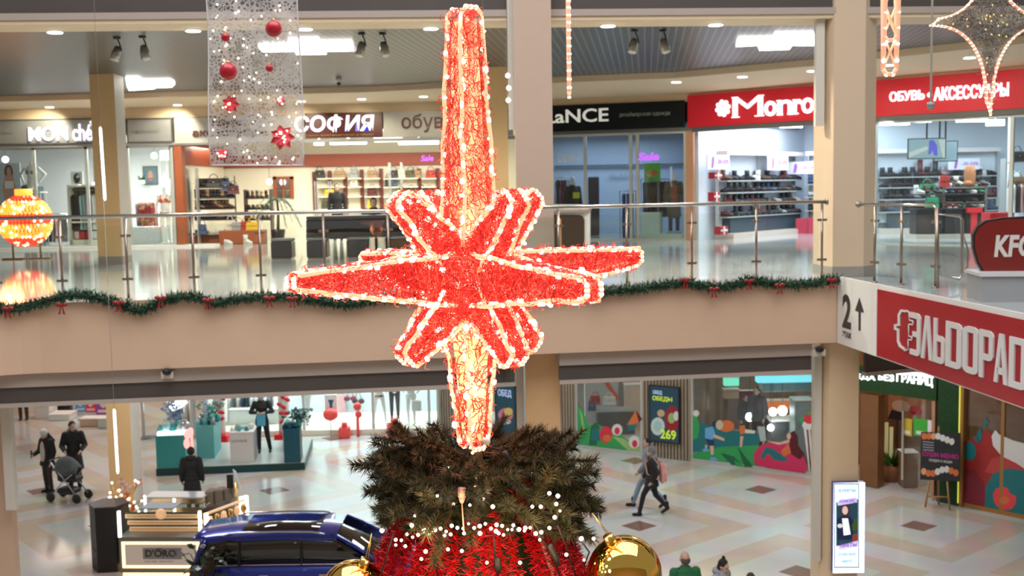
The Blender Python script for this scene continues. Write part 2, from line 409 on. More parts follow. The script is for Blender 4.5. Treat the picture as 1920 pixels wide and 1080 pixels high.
wall('wall_lower_back', (-1.5, 38.6), (12.2, 32.4), 0, 5.2, mat('cafe_back_wall', (0.20, 0.16, 0.13), 0.6, noise=0.4, nscale=1.2))
wall('wall_lower_back', (11.0, 31.6), (17.5, 25.5), 0, 5.2, mat('brown_cafe_wall', (0.28, 0.15, 0.075), 0.5, noise=0.3, nscale=2))
wall('wall_lower_party', (8.4, 29.0), (11.6, 32.4), 0, 5.2, mat('brown_cafe_wall', (0, 0, 0)))
wall('wall_rear', (40, -12), (-40, -12), 0, 17.6, M_beige)
m = MB()
for i in range(9): m.box((-8 + 2 * i, 7.5, 17.35), (0.12, 11, 0.16))
for i in range(6): m.box((0, 2 + 2.2 * i, 17.35), (16, 0.12, 0.16))
S(m.build('ceiling_skylight_frame', M_dark))

def column(x, y, hx, hy, z0, z1, mt, ch=0.0, side=None, plinth=None):
    m = MB()
    if ch: p = [(x - hx + ch, y - hy), (x + hx - ch, y - hy), (x + hx, y - hy + ch), (x + hx, y + hy), (x - hx, y + hy), (x - hx, y - hy + ch)]
    else: p = [(x - hx, y - hy), (x + hx, y - hy), (x + hx, y + hy), (x - hx, y + hy)]
    m.poly(p, z0, z1)
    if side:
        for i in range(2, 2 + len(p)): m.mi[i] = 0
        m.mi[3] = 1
    o = S(m.build('column', [mt] + ([side] if side else [])))
    if plinth is not None:
        k = MB(); k.poly([(x + (a - x) * 1.012, y + (b - y) * 1.012) for a, b in p], plinth, plinth + 0.17); S(k.build('baseboard', M_plinth, o))
    return o
def wide_column(p, z0, z1, mt):
    m = MB(); m.poly(p, z0, z1); o = S(m.build('column', mt)); k = MB(); c = (5.35, 18.0); k.poly([(c[0] + (a - c[0]) * 1.012, c[1] + (b - c[1]) * 1.012) for a, b in p], z0, z0 + .17); S(k.build('baseboard', M_plinth, o))
wide_column([(5.07, 17.65), (5.56, 17.65), (5.81, 17.9), (5.81, 18.5), (4.99, 18.5), (4.99, 17.9)], Z2, 17.5, M_col)
wide_column([(5.04, 17.66), (5.51, 17.66), (5.51, 18.4), (4.95, 18.4), (4.95, 17.9)], 0, 5.2, mat('pale_cream_column', (.84, .64, .41), .5, noise=.03))
column(0.375, 17.42, 0.285, 0.29, Z2, 17.5, mat('rosy_column_paint', (.60, .45, .35), .5, noise=.03), plinth=Z2)
column(0.45, 17.50, 0.265, 0.28, 0, 5.2, mat('orange_column_paint', (.72, .45, .23), .5, noise=.03), plinth=0)
column(atY(6, 715, 16.6).x - .31, 16.7, 0.31, 0.1, 0, 5.2, M_beige, plinth=0)
for z0, z1 in ((Z2, 10.3), (0, 5.2)):
    column(-8.745, 24.7, 0.265, 0.3, z0, z1, M_ochre, side=M_colside, plinth=z0)
    if z0 > 1: column(-0.33, 24.7, 0.30, 0.3, z0, z1, M_ochre, side=M_colside, plinth=z0)
def guide(x0, y0, x1, y1, Y, d=0.12):
    p, q = atY(x0, y1, Y), atY(x1, y0, Y); ym = (max(y0, 0) + y1) / 2; p.x, q.x = atY(x0, ym, Y).x, atY(x1, ym, Y).x; m = MB(); m.box(((p.x + q.x) / 2, Y + d / 2, (p.z + q.z) / 2), (q.x - p.x, d, q.z - p.z))
    return S(m.build('trim_20', M_colside))
guide(952, -60, 970, 243, 17.3); guide(1530, -60, 1546, 236, 17.78)
guide(970, 668, 984, 1010, 17.5); guide(1527, 652, 1540, 1052, 17.78); guide(4, 712, 22, 957, 16.35)
guide(1048, 668, 1054, 1000, 17.55)
M_net = mat('red_wire_net', (0.75, 0.02, 0.015), 0.4, emit=(1, 0.05, 0.035), es=0.62, sample=False)  # bulb light on the red wires is put in as emission, in three strengths
M_net2 = mat('dim_lit_red_wire', (0.5, 0.012, 0.012), 0.4, emit=(1, 0.03, 0.025), es=0.26, sample=False)
M_net3 = mat('bright_lit_red_wire', (0.9, 0.12, 0.07), 0.4, emit=(1, 0.17, 0.10), es=0.85, sample=False)
M_rope = mat('lit_rope', (1, 0.5, 0.4), 0.4, emit=(1, 0.40, 0.20), es=1.35, sample=False)
M_hot = mat('hot_bulb', (1, 1, 1), 0.4, emit=(1, 0.84, 0.62), es=5, sample=False)
def core_material(name, a, b, es, sc):
    m = mat(name, (1, 0.7, 0.4), 0.6, emit=a, es=es, sample=False); nt = m.node_tree; p = nt.nodes['Principled BSDF']
    g = nt.nodes.new('ShaderNodeTexCoord'); mp = nt.nodes.new('ShaderNodeMapping'); mp.inputs['Scale'].default_value = sc
    n = nt.nodes.new('ShaderNodeTexNoise'); n.inputs['Scale'].default_value = 10
    cr = nt.nodes.new('ShaderNodeValToRGB'); cr.color_ramp.elements[0].position = 0.38; cr.color_ramp.elements[1].position = 0.62
    cr.color_ramp.elements[0].color = (*a, 1); cr.color_ramp.elements[1].color = (*b, 1)
    nt.links.new(g.outputs['Object'], mp.inputs[0]); nt.links.new(mp.outputs[0], n.inputs[0]); nt.links.new(n.outputs[0], cr.inputs[0])
    nt.links.new(cr.outputs[0], p.inputs['Emission Color']); return m
M_coreup = core_material('glowing_tube_core', (1, 0.10, 0.06), (1, 0.62, 0.30), 1.15, (3.4, 3.4, 0.3))
M_coredn = core_material('glowing_amber_core', (1, 0.42, 0.16), (1, 0.70, 0.36), 1.25, (1, 1, 1))

SCN = atY(881, 521, 5.5)
star = thing('star_topper', 'big glowing red wire star with rope lights on top of the Christmas tree'.replace('Christmas', 'decorated'), 'star', SCN)
th = math.radians(36)
PA = Vector((math.cos(th), math.sin(th), 0)); PB = Vector((math.sin(th), -math.cos(th), 0)); ZU = Vector((0, 0, 1))
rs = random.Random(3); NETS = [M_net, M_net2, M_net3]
def wire(mb, fr_, P, n, r, seg, jit):
    """n short curly wires over the patch P(s,t)"""
    for _ in range(n):
        s, t = rs.random(), rs.random(); a = rs.random() * 2 * PI; pts = []
        bend = rs.uniform(-1.1, 1.1)
        for k in range(4):
            p = P(min(max(s, 0), 1), min(max(t, 0), 1)) + Vector((rs.gauss(0, jit), rs.gauss(0, jit), rs.gauss(0, jit)))
            pts.append(p); a += bend
            s += math.cos(a) * seg / fr_[0]; t += math.sin(a) * seg / fr_[1]
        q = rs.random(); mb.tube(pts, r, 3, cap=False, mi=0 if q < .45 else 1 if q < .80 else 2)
def arm(axis, side, nrm, r0, L, wb, wt, tb, tt, dens=1.0, core=None, dz=0.0, hot=0.05, nr=0.0021):
    """a tapering four sided beam of wire net with lit rope on its edges"""
    def P(u, a, b):
        w_, t_ = wb + (wt - wb) * u, tb + (tt - tb) * u
        return SCN + axis * (r0 + (L - r0) * u) + side * (a * w_) + nrm * (b * t_) + ZU * (dz * u)
    net = MB()
    n = int(1050 * (L - r0) * (wb + wt) * 4 * dens)
    for (f) in (lambda s, t: P(s, t * 2 - 1, 1), lambda s, t: P(s, t * 2 - 1, -1)): wire(net, (L - r0, wb + wt), f, n, nr, 0.026, 0.005)
    n2 = int(n * (tb + tt) / (wb + wt))
    for (f) in (lambda s, t: P(s, 1, t * 2 - 1), lambda s, t: P(s, -1, t * 2 - 1)): wire(net, (L - r0, tb + tt), f, n2, nr, 0.026, 0.005)
    wire(net, (2 * wt, 2 * tt), lambda s, t: P(1 + rs.uniform(0, .03), s * 2 - 1, t * 2 - 1), max(20, int(n * .12)), nr, 0.02, 0.006)
    rp = MB(); net2 = net
    for a in (1, -1):
        for b in (1, -1):
            pts = [P(i / 9, a, b) + Vector((rs.gauss(0, .004), rs.gauss(0, .004), rs.gauss(0, .004))) for i in range(10)]
            rp.tube(pts, 0.0115, 6)
            for _ in range(int((L - r0) * 95)):
                u = rs.random(); c = P(u, a, b) + Vector((rs.gauss(0, .012), rs.gauss(0, .012), rs.gauss(0, .012))); v = Vector((rs.gauss(0, 1), rs.gauss(0, 1), rs.gauss(0, 1))).normalized() * .016; w_ = v.orthogonal().normalized() * .014
                net2.tube([c - v, c - v * .4 + w_, c + v * .4 + w_ * .6, c + v], .0019, 3, cap=False, mi=rs.choice((0, 0, 1, 2)))
            k = int((L - r0) / hot)
            for i in range(k + 1):
                c = P((i + rs.uniform(.2, .8)) / (k + 1), a, b); d = (P(1, a, b) - P(0, a, b)).normalized() * rs.uniform(.005, .02); z_ = rs.uniform(.0085, .0155); c = c + Vector((rs.gauss(0, .005), rs.gauss(0, .005), rs.gauss(0, .005)))
                rp.tube([c - d * 1.25, c - d * .6, c + d * .6, c + d * 1.25], [.003, z_, z_, .003], 6, mi=1)
    for b in (1, -1):
        e = [P(1, -1, b), P(1.03, -.5, b), P(1.03, .5, b), P(1, 1, b)]; rp.tube(e, 0.0115, 5)
        for q in (e[1], (e[1] + e[2]) / 2, e[2]): rp.ball(q, .0125, 6, 5, mi=1)
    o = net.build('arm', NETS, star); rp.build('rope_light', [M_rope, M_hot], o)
    if core:
        c = MB(); k = 0.9
        p = [[P(u, a * k, b * k) for a, b in ((-1, -.5), (-.5, -1), (.5, -1), (1, -.5), (1, .5), (.5, 1), (-.5, 1), (-1, .5))] for u in (0.02, 0.97)]
        c.prism(p[0], p[1]); c.build('glowing_core', core, o)
    return o
arm(ZU, PA, PB, 0.17, 1.27, 0.098, 0.060, 0.098, 0.060, 0.50, M_coreup, hot=0.07)
arm(-ZU, PA, PB, 0.20, 0.83, 0.098, 0.050, 0.098, 0.050, 0.30, M_coredn, hot=0.07, nr=0.0026)
arm(-PA, ZU, PB, 0.12, 0.93, 0.125, 0.035, 0.075, 0.035, 1, dz=0.035)
arm(PA, ZU, PB, 0.12, 1.07, 0.125, 0.045, 0.075, 0.05, 1, dz=0.05)
arm(PB, ZU, PA, 0.12, 0.92, 0.125, 0.045, 0.075, 0.04, 1)
arm(-PB, ZU, PA, 0.12, 1.00, 0.125, 0.045, 0.075, 0.05, 1, dz=0.045)
for pd, pn in ((PA, PB), (PB, PA)):
    for su in (1, -1):
        for sv in (1, -1):
            d = (pd * su + ZU * sv * (1.0 if sv > 0 else 0.98)).normalized(); sd = (pd * -sv + ZU * su).normalized()
            arm(d, sd, pn, 0.16, 0.555 if sv > 0 else 0.52, 0.098, 0.05, 0.065, 0.045, 1, hot=0.045)
net = MB()
def ballp(s, t):
    a, b = s * 2 * PI, math.acos(2 * t - 1); return SCN + Vector((math.sin(b) * math.cos(a), math.sin(b) * math.sin(a), math.cos(b) * 1.1)) * 0.215
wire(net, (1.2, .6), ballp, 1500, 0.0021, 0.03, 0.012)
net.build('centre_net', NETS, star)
point('star_glow', SCN + Vector((0, -.1, -.5)), 16, (1, 0.30, 0.16), 0.15)
point('star_glow', SCN + Vector((0, 0, .55)), 10, (1, 0.34, 0.2), 0.15)

M_needle = mat('tree_needle', (0.030, 0.042, 0.014), 0.55, noise=0.5, nscale=14)
M_needle2 = mat('brown_green_needle', (0.058, 0.044, 0.014), 0.55, noise=0.5, nscale=14)
M_stem = mat('brown_twig', (0.10, 0.055, 0.02), 0.8, noise=0.2)
M_cable = mat('black_cable', (0.012, 0.011, 0.010), 0.5)
TX = atY(893, 835, 5.5); TREE = Vector((TX.x, 5.5, 0))
tree = thing('decorated_tree', 'tall artificial green tree with tufted needle branches rising from the atrium floor', 'tree', TREE)
def branch_mesh(seed, L):
    r = random.Random(seed); m = MB()
    def needles(pts, n, ln):
        k = len(pts) - 1
        for _ in range(n):
            t = r.random() ** .8 * k; i = min(int(t), k - 1); p = pts[i].lerp(pts[i + 1], t - i); d = (pts[i + 1] - pts[i]).normalized()
            a = d.orthogonal().normalized(); a.rotate(Matrix.Rotation(r.random() * 2 * PI, 3, d)) if False else None
            q = Matrix.Rotation(r.random() * 2 * PI, 3, d) @ a
            e = math.radians(r.uniform(32, 68)); v = (d * math.cos(e) + q * math.sin(e)) * ln * r.uniform(.7, 1.15)
            b1 = d.cross(v).normalized() * 0.0024; b2 = d * 0.0022
            m.add([p - b1, p + b1, p + b2 * 2, p + v + Vector((0, 0, -.004))], [(0, 1, 3), (1, 2, 3), (2, 0, 3)], 0 if r.random() < .62 else 1)
    def stem(p, d, ln, droop, n=7):
        out = [p]
        for i in range(n): d = (d + Vector((r.gauss(0, .05), r.gauss(0, .05), droop))).normalized(); out.append(out[-1] + d * ln / n)
        return out
    main = stem(Vector((0, 0, 0)), Vector((1, 0, 0.05)), L, -.02); m.tube(main, [.006] * 4 + [.003] * 4, 4, mi=2); needles(main, int(430 * L / .5), .055)
    for f, sg in ((.3, 1), (.42, -1), (.58, 1), (.7, -1), (.5, 0)):
        k = int(f * 7); d = Vector((.72, .62 * sg, .35 if sg == 0 else r.uniform(-.2, .25))).normalized()
        tw = stem(main[k], d, L * .42, -.02, 5); m.tube(tw, .003, 4, mi=2); needles(tw, 205, .054)
    me_o = m.build('branch', [M_needle, M_needle2, M_stem], tree, local=True); return me_o
protos = [branch_mesh(s, L) for s, L in ((1, .46), (2, .52), (3, .56), (4, .5))]
rb = random.Random(8); nb = 0
def place_branch(z, az, el, sc, r0=0.05):
    global nb
    pr = protos[nb % 4]; o = pr if nb < 4 else pr.copy()
    if nb >= 4: COL.objects.link(o); o.parent = tree
    nb += 1
    o.matrix_local = Matrix.Translation((r0 * math.cos(az), r0 * math.sin(az), z)) @ Matrix.Rotation(az, 4, 'Z') @ Matrix.Rotation(-el, 4, 'Y') @ Matrix.Rotation(rb.uniform(0, 6.28), 4, 'X') @ Matrix.Scale(sc, 4)
for z, cnt, el0, sc in ((6.37, 12, 7, .86), (6.33, 15, 0, 1.04), (6.28, 16, -8, 1.10), (6.24, 16, -15, 1.12), (6.20, 14, -26, 1.06)):
    for i in range(cnt):
        el = el0; az = 2 * PI * (i + rb.uniform(-.3, .3)) / cnt + z * 3
        if z > 6.34 and math.sin(az) < -.6: el = -6
        if z < 6.26 and math.sin(az) < (-.5 if z > 6.22 else -.25): continue
        place_branch(z + rb.uniform(-.03, .03), az, math.radians(el + rb.uniform(-7, 6)), sc * rb.uniform(.86, 1.1))
for z, az, el, sc in ((5.93, -2.3, -22, .8), (5.84, -1.2, -20, .95), (5.80, -.55, -30, .95), (5.9, -2.75, -32, .8)): place_branch(z, az, math.radians(el), sc)
m = MB(); m.lathe([(.09, 0), (.09, 3), (.035, 6.0), (.03, 6.62)], TREE, 12); m.build('trunk', M_stem, tree)
prof = [(.3, .35)]
for i in range(9): prof += [(2.0 - i * .185, .5 + i * .6), (1.55 - i * .15, .95 + i * .6)]
m = MB(); m.lathe(prof[:-1] + [(.42, 5.6), (.24, 6.12), (.05, 6.3)], TREE, 28); m.build('lower_foliage', M_needle, tree)
m = MB(); m.lathe([(.7, 0), (.7, .3), (.2, .36)], TREE, 24); m.build('base', M_black, tree)

M_tinsel = mat('red_foil_tinsel', (0.80, 0.012, 0.02), 0.30, 0.5, noise=0.3, nscale=20)
m = MB(); rt = random.Random(5)
def tinsel_r(z): return .37 + (6.13 - z) * .44
for k in range(46):
    az = 2 * PI * k / 46 + rt.uniform(-.06, .06)
    top = 6.13 + rt.uniform(-.05, .06)
    if -1.0 < az - 2 * PI < -.05 or -1.0 < az < 0: top += .10
    z = top
    while z > 5.25:
        r = tinsel_r(z) + rt.gauss(0, .012); p = TREE + Vector((r * math.cos(az), r * math.sin(az), z))
        for _ in range(9):
            v = Vector((rt.gauss(0, 1), rt.gauss(0, 1), rt.gauss(0, .8))).normalized() * rt.uniform(.022, .05); b = v.orthogonal().normalized() * .0019
            m.add([p - b, p + b, p + v + b * .6, p + v - b * .6], [(0, 1, 2, 3)])
        z -= .0085
m.build('tinsel_garland', M_tinsel, label='red foil tinsel hanging in ropes round the tree below its needle branches', cat='tinsel')

M_bulb = mat('warm_tiny_bulb', (1, 1, 1), 0.4, emit=(1, 0.80, 0.52), es=9, sample=False)
ls = thing('string_light', 'warm white string of tiny bulbs with black cable wound over the tree top', 'lights', TREE + Vector((0, 0, 5.7)))
BP = [(880, 838), (886, 849), (862, 885), (852, 886), (820, 930), (792, 951), (850, 945), (881, 947), (924, 950), (950, 945), (998, 950), (1014, 950), (1030, 925), (1046, 930), (1050, 958), (1040, 970), (797, 993), (742, 1022), (805, 1000), (833, 1004), (840, 1030), (866, 1033), (913, 1055), (944, 1003), (1090, 1010), (1113, 1010), (1095, 1050), (975, 1055), (790, 1048), (760, 1024), (798, 1034), (716, 995), (778, 967), (772, 985), (1000, 885), (842, 878), (1012, 1012), (1030, 990), (1062, 1040), (900, 1000), (870, 1000), (845, 1002), (812, 995), (930, 996), (960, 993), (985, 990), (935, 1000), (1043, 945), (955, 950), (905, 935)]
BP += [(742 + 10.5 * i, 1012 - 26 * math.sin(i / 26 * 2.6) + 5 * math.sin(i * 2.3)) for i in range(27)]
for i, (x, y) in enumerate(BP):
    f = rt.uniform(4.93, 5.02) if y > 985 else rt.uniform(4.98, 5.12) if y > 900 else 5.36
    c = atY(x, y, f + rt.uniform(-.04, .05)); b = MB(); b.ball(c, rt.uniform(.006, .0105), 8, 6); b.build('bulb', M_bulb, ls)
for q in ([(905, 822), (915, 838), (935, 842), (960, 845)], [(880, 835), (868, 860), (858, 900), (835, 930), (818, 960), (800, 1000)], [(1005, 985), (1015, 1010), (1035, 1040), (1050, 1080)], [(1045, 985), (1060, 1020), (1080, 1080)], [(925, 1000), (928, 1040), (935, 1095)], [(820, 1000), (820, 1095)], [(1090, 1015), (1105, 1035), (1095, 1060)], [(738, 1000), (725, 1040), (712, 1085)]):
    cb = MB(); cb.tube([atY(x, y, 5.02 if y > 905 else 5.22) for x, y in q], .0042, 5); cb.build('cable', M_cable, ls)
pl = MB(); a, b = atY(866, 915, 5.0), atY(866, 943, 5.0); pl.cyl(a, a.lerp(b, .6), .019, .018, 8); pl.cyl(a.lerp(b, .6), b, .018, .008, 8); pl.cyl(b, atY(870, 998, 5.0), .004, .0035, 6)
pl.build('plug', mat('white_plastic_warm_lit', (0.75, 0.5, 0.4), 0.4), ls)  # white plug; the warm glow falling on it is put into the colour
for q in (((945, 846), (955, 868), .016), ((1030, 1020), (1048, 1060), .017), ((932, 1045), (935, 1075), .017), ((905, 826), (918, 829), .017)):
    pl = MB(); a, b = atY(q[0][0], q[0][1], 5.0 if q[0][1] > 900 else 5.2), atY(q[1][0], q[1][1], 4.98 if q[0][1] > 900 else 5.18); d = (b - a)
    pl.tube([a, a + d * .1, a + d * .75, b], [q[2] * .6, q[2], q[2], q[2] * .5], 8); pl.build('cable_connector', M_cable if q[0][0] != 905 else M_white, ls)
for x, y, Y, e in ((890, 905, 5.3, 6), (960, 1000, 4.9, 5), (800, 1000, 4.9, 5), (1035, 950, 5.0, 5), (880, 1060, 4.8, 6), (1040, 1060, 4.85, 5), (770, 1060, 4.9, 5)):
    point('string_light_glow', atY(x, y, Y - .12), e * .6, (1, .62, .33), .03)

M_gold = mat('polished_gold', (0.95, 0.60, 0.12), 0.045, 1.0, noise=0.04, nscale=3)
M_foil = mat('gold_foil_cap', (0.85, 0.6, 0.2), 0.28, 1.0, bump=.5)
def bauble(label, cx, cy, Y, rpx, capang, string_to, group=None):
    c = atY(cx, cy, Y); r = rpx * Y / FPX
    t = thing('bauble', label, 'bauble', c - Vector((0, 0, r)), group=group)
    d = (UPV * math.cos(capang) + RGT * math.sin(capang) - FWD * .25).normalized()
    m = MB(); m.ball(c, r, 40, 24); m.build('ball', M_gold, t)
    k = MB(); k.cyl(c + d * r * .96, c + d * r * 1.2, r * .16, r * .14, 14); k.build('cap', M_foil, t)
    k = MB(); e = atY(*string_to, Y); s = c + d * r * 1.22; k.tube([s, s.lerp(e, .5), e], .0022, 5); k.tube([s + RGT * .012, e], .0018, 5); k.build('hanging_loop', M_foil, t)
bauble('large shiny gold bauble on a thread beside the red tinsel, standing people beyond it', 1171, 1074, 5.05, 72, -.42, (1110, 962))
bauble('shiny gold bauble hanging low in front of the blue car', 664, 1114, 5.05, 66, .32, (697, 1000))

M_peach = mat('peach_lit_rope', (1, 0.62, 0.45), 0.4, emit=(1, 0.44, 0.26), es=0.62, sample=False)
M_spark = mat('white_hot_bulb', (1, 1, 1), 0.4, emit=(1, 0.86, 0.66), es=6, sample=False)
M_grey = mat('grey_wire_net', (0.42, 0.40, 0.36), 0.5)
def hung_star(label, c, rx, rz_, yaw, half, step, net, rope_r, bulb_r, top, tipw=.055):
    t = thing('hanging_star', label, 'star', c - ZU * rz_, group=None)
    ax = Vector((math.cos(yaw), math.sin(yaw), 0)); nr = Vector((-math.sin(yaw), math.cos(yaw), 0))
    ol = []
    for q in range(4):
        for i in range(14):
            a = i / 14; u, v = (1 - a) ** 2.0, a ** 2.0
            u, v = (1 - a) ** 2 + tipw, a ** 2 + tipw
            sx, sz = ((1, 1), (-1, 1), (-1, -1), (1, -1))[q]
            if q % 2: u, v = v, u
            ol.append((u * sx * rx * .95, v * sz * rz_ * .95))
    def P(k, s, o=0): u, v = ol[k % len(ol)]; return c + ax * u * s + ZU * v * s + nr * o
    n = len(ol)
    for sd in ((half, -half) if half else (0,)):
        m = MB(); m.tube([P(k, 1, sd) for k in range(n)], rope_r, 5, closed=True)
        for k in range(n):
            a, b = P(k, 1, sd), P(k + 1, 1, sd); L = (b - a).length; cnt = max(1, round(L / step))
            for j in range(cnt): m.ball(a.lerp(b, (j + .5) / cnt) - nr * .002, bulb_r, 6, 5, mi=1)
        m.build('rope_light', [M_peach, M_spark], t)
    rr = random.Random(int(c.x * 100)); m = MB()
    for _ in range(net):
        k = rr.randrange(n); s = math.sqrt(rr.random()) * .93; pts = [P(k, s, rr.uniform(-half, half))]
        for j in range(3): pts.append(pts[-1] + ax * rr.gauss(0, .018) + ZU * rr.gauss(0, .018))
        m.tube(pts, .0022, 3, cap=False)
    if half:
        for k in range(n):
            m.tube([P(k, 1, half), P(k + 1, 1, -half)], rope_r * .45, 4, mi=1)
            if k % 2: m.tube([P(k, 1, -half), P(k + 1, 1, half)], rope_r * .45, 4, mi=1)
        for k in (0, 13, 14, 27, 28, 41, 42, 55): e = (P(k, 1.0) - c) * .022; m.tube([P(k, 1, half), P(k, 1, half * .5) + e, P(k, 1, -half * .5) + e, P(k, 1, -half)], rope_r, 6, mi=1); [m.ball(P(k, 1, half * q) + e, bulb_r, 6, 5, mi=3) for q in (.5, -.5)]
    for _ in range(26 if net > 200 else 0):
        k = rr.randrange(n); m.ball(P(k, rr.random() * .8, -half * .5), .008, 6, 5, mi=2)
    m.build('wire_net' if net > 200 else 'cross_lace', [M_grey, M_peach, mat('gold_glint', (0.9, 0.7, 0.25), 0.2, 1.0, emit=(1, .75, .3), es=.5), M_spark], t)
    m = MB(); m.tube([P(14, 1), Vector((P(14, 1).x, P(14, 1).y, top))], .003, 4); m.build('hanging_cord', M_grey, t)
C1 = atY(1857, 41, 8.0)
hung_star('whole four-pointed light star with grey net in it, in front of the red shoe-shop sign', C1, .43, .645, .06, .010, .034, 1300, .0075, .0068, 17, .035)
C2 = atY(1674, -330, 6.4)
hung_star('tip of a wide rope-light star hanging beside the tall cream column', C2, 1.0, 1.40, 1.46, .036, .075, 0, .0135, .0135, 17, .006)
C3 = atY(1061, -300, 9.0)
hung_star('thin light star seen edge-on before the middle column', C3, .9, 2.03, 1.53, .010, .06, 0, .008, .009, 17, .006)

def lace_material():
    m = mat('white_lace', (0.80, 0.80, 0.80), 0.7); nt = m.node_tree; p = nt.nodes['Principled BSDF']
    tc = nt.nodes.new('ShaderNodeTexCoord'); v = nt.nodes.new('ShaderNodeTexVoronoi'); v.inputs['Scale'].default_value = 34; v.feature = 'DISTANCE_TO_EDGE'
    n = nt.nodes.new('ShaderNodeTexNoise'); n.inputs['Scale'].default_value = 9
    s = nt.nodes.new('ShaderNodeMath'); s.operation = 'MULTIPLY_ADD'; s.inputs[1].default_value = .5; s.inputs[2].default_value = -.12
    g = nt.nodes.new('ShaderNodeMath'); g.operation = 'LESS_THAN'
    nt.links.new(tc.outputs['Object'], v.inputs['Vector']); nt.links.new(tc.outputs['Object'], n.inputs['Vector'])
    nt.links.new(n.outputs[0], s.inputs[0]); nt.links.new(v.outputs['Distance'], g.inputs[0]); nt.links.new(s.outputs[0], g.inputs[1])
    r = nt.nodes.new('ShaderNodeMapRange'); r.inputs['To Min'].default_value = 0.03; r.inputs['To Max'].default_value = 0.45
    nt.links.new(g.outputs[0], r.inputs[0]); nt.links.new(r.outputs[0], p.inputs['Alpha']); return m
M_lace = lace_material(); LY = 9.0
lc = thing('light_curtain', 'long white lace strip strung with warm bulbs hanging in the atrium', 'curtain', atY(478, 312, LY))
m = MB(); rows = []
for y in range(-330, 313, 20):
    t = max(0, y) / 312; rows.append([atY(x, y, LY) + Vector((0, .03 * math.sin(i * 1.9 + y * .02), 0)) for i, x in enumerate(np.linspace(387 + 8 * t, 558 + 13 * t, 10))])
k = len(rows)
for s in (0, 1): m.v += [p + Vector((0, .006 * s, 0)) for r in rows for p in r]
for s in (0, 1):
    for i in range(k - 1):
        for j in range(9): m.f.append(tuple(s * k * 10 + q for q in (i * 10 + j, i * 10 + j + 1, i * 10 + 11 + j, i * 10 + 10 + j)))
m.mi = [0] * len(m.f); m.sm = [True] * len(m.f); m.build('lace', M_lace, lc)
hm = MB(); hm.tube([r[0] for r in rows], .006, 4); hm.tube([r[-1] for r in rows], .006, 4); hm.tube(rows[-1], .006, 4); hm.build('hem', mat('pale_hem', (.75, .75, .76), .6), lc)
rr = random.Random(21)
for i in range(95):
    b = MB(); yy = rr.uniform(0, 308); tt = yy / 312
    b.ball(atY(rr.uniform(392 + 8 * tt, 554 + 13 * tt), yy, LY - .05), rr.uniform(.0055, .0095), 7, 5); b.build('bulb', M_spark, lc)
M_redball = mat('red_satin_ball', (0.52, 0.01, 0.03), 0.35, coat=.2, noise=.05)
for x, y, r, lb in ((513, 54, 15, 'large red ball near the top of the white lace strip'), (423, 70, 8, 'small red ball near the top edge of the white lace strip'), (428, 134, 16, 'large red ball lower on the white lace strip, nearer the ochre column'), (505, 128, 7, 'small red ball halfway along the white lace strip')):
    c = atY(x, y, LY - .09); R_ = r * LY / FPX; t = thing('red_ball', lb, 'ball', c - ZU * R_, group=None)
    m = MB(); m.ball(c, R_, 24, 14); m.build('ball', M_redball, t); m = MB(); m.cyl(c + ZU * R_ * .97, c + ZU * R_ * 1.14, R_ * .2, n=10); m.tube([c + ZU * R_ * 1.1, c + ZU * (R_ * 1.1 + .03) + Vector((0, .06, 0))], .003, 4); m.build('cap', M_foil, t)
M_petal = mat('pink_red_petal', (0.62, 0.05, 0.07), 0.5, noise=.2)
for x, y, r, lb in ((433, 196, 17, 'red lace flower on the white strip beneath the large ball'), (530, 258, 24, 'biggest red lace flower low on the white strip'), (527, 190, 9, 'smallest red lace flower halfway down the white strip'), (418, 290, 12, 'red lace flower at the bottom hem of the white strip')):
    c = atY(x, y, LY - .035); R_ = r * LY / FPX; m = MB()
    for k in range(7):
        a = 2 * PI * k / 7; d = RGT * math.cos(a) + UPV * math.sin(a); e = RGT * -math.sin(a) + UPV * math.cos(a)
        m.prism([c, c + d * R_ * .6 + e * R_ * .3 - FWD * .02, c + d * R_, c + d * R_ * .6 - e * R_ * .3 - FWD * .02], [c - FWD * .012, c + d * R_ * .6 + e * R_ * .3 - FWD * .032, c + d * R_ - FWD * .012, c + d * R_ * .6 - e * R_ * .3 - FWD * .032])
    for k in range(5): m.ball(c + RGT * rr.gauss(0, R_ * .35) + UPV * rr.gauss(0, R_ * .35) - FWD * .04, .008, 6, 5, mi=1)
    m.build('lace_flower', [M_petal, M_spark], label=lb, cat='flower')

M_tube = mat('blue_white_tube', (1, 1, 1), 0.4, emit=(0.82, 0.87, 1.0), es=4)
a, b = atY(187, 215, 14.0), atY(221, 890, 14.0)
t = thing('light_tube_string', 'two glowing white light tubes on one cord before the ochre column, one above the other', 'lamp', b)
for (y0, y1, x0, x1, lb) in ((238, 376, 188, 197, 'glowing white light tube hanging before the ochre column at gallery level'), (767, 888, 214, 221, 'glowing white light tube hanging before the ochre column near the lower floor')):
    p, q = atY(x0, y0, 14), atY(x1, y1, 14); m = MB(); m.tube([p, p.lerp(q, .03), p.lerp(q, .97), q], [.008, .017, .017, .008], 10); m.build('tube', M_tube, t)
    m = MB(); m.tube([p, Vector((p.x, p.y, p.z + (7.0 if y0 < 500 else 2.75)))], .003, 5); m.build('cord', M_grey, t)
for pts_, lb in ((((912, 147), (908, 175)), 'cord with two tiny lamps hanging behind the lit star arm'), (((952, 142), (954, 165), (953, 188)), 'cord with three tiny lamps hanging beside the pale column strip')):
    t = thing('lamp_cord', lb, 'lamp', atY(*pts_[-1], 13.0)); m = MB(); p = atY(*pts_[0], 13); m.tube([p + ZU * 9, atY(*pts_[-1], 13)], .004, 5); m.build('cord', M_grey, t)
    for x, y in pts_: b_ = MB(); b_.ball(atY(x, y, 13), .028, 10, 8); b_.build('bulb', M_spark, t)
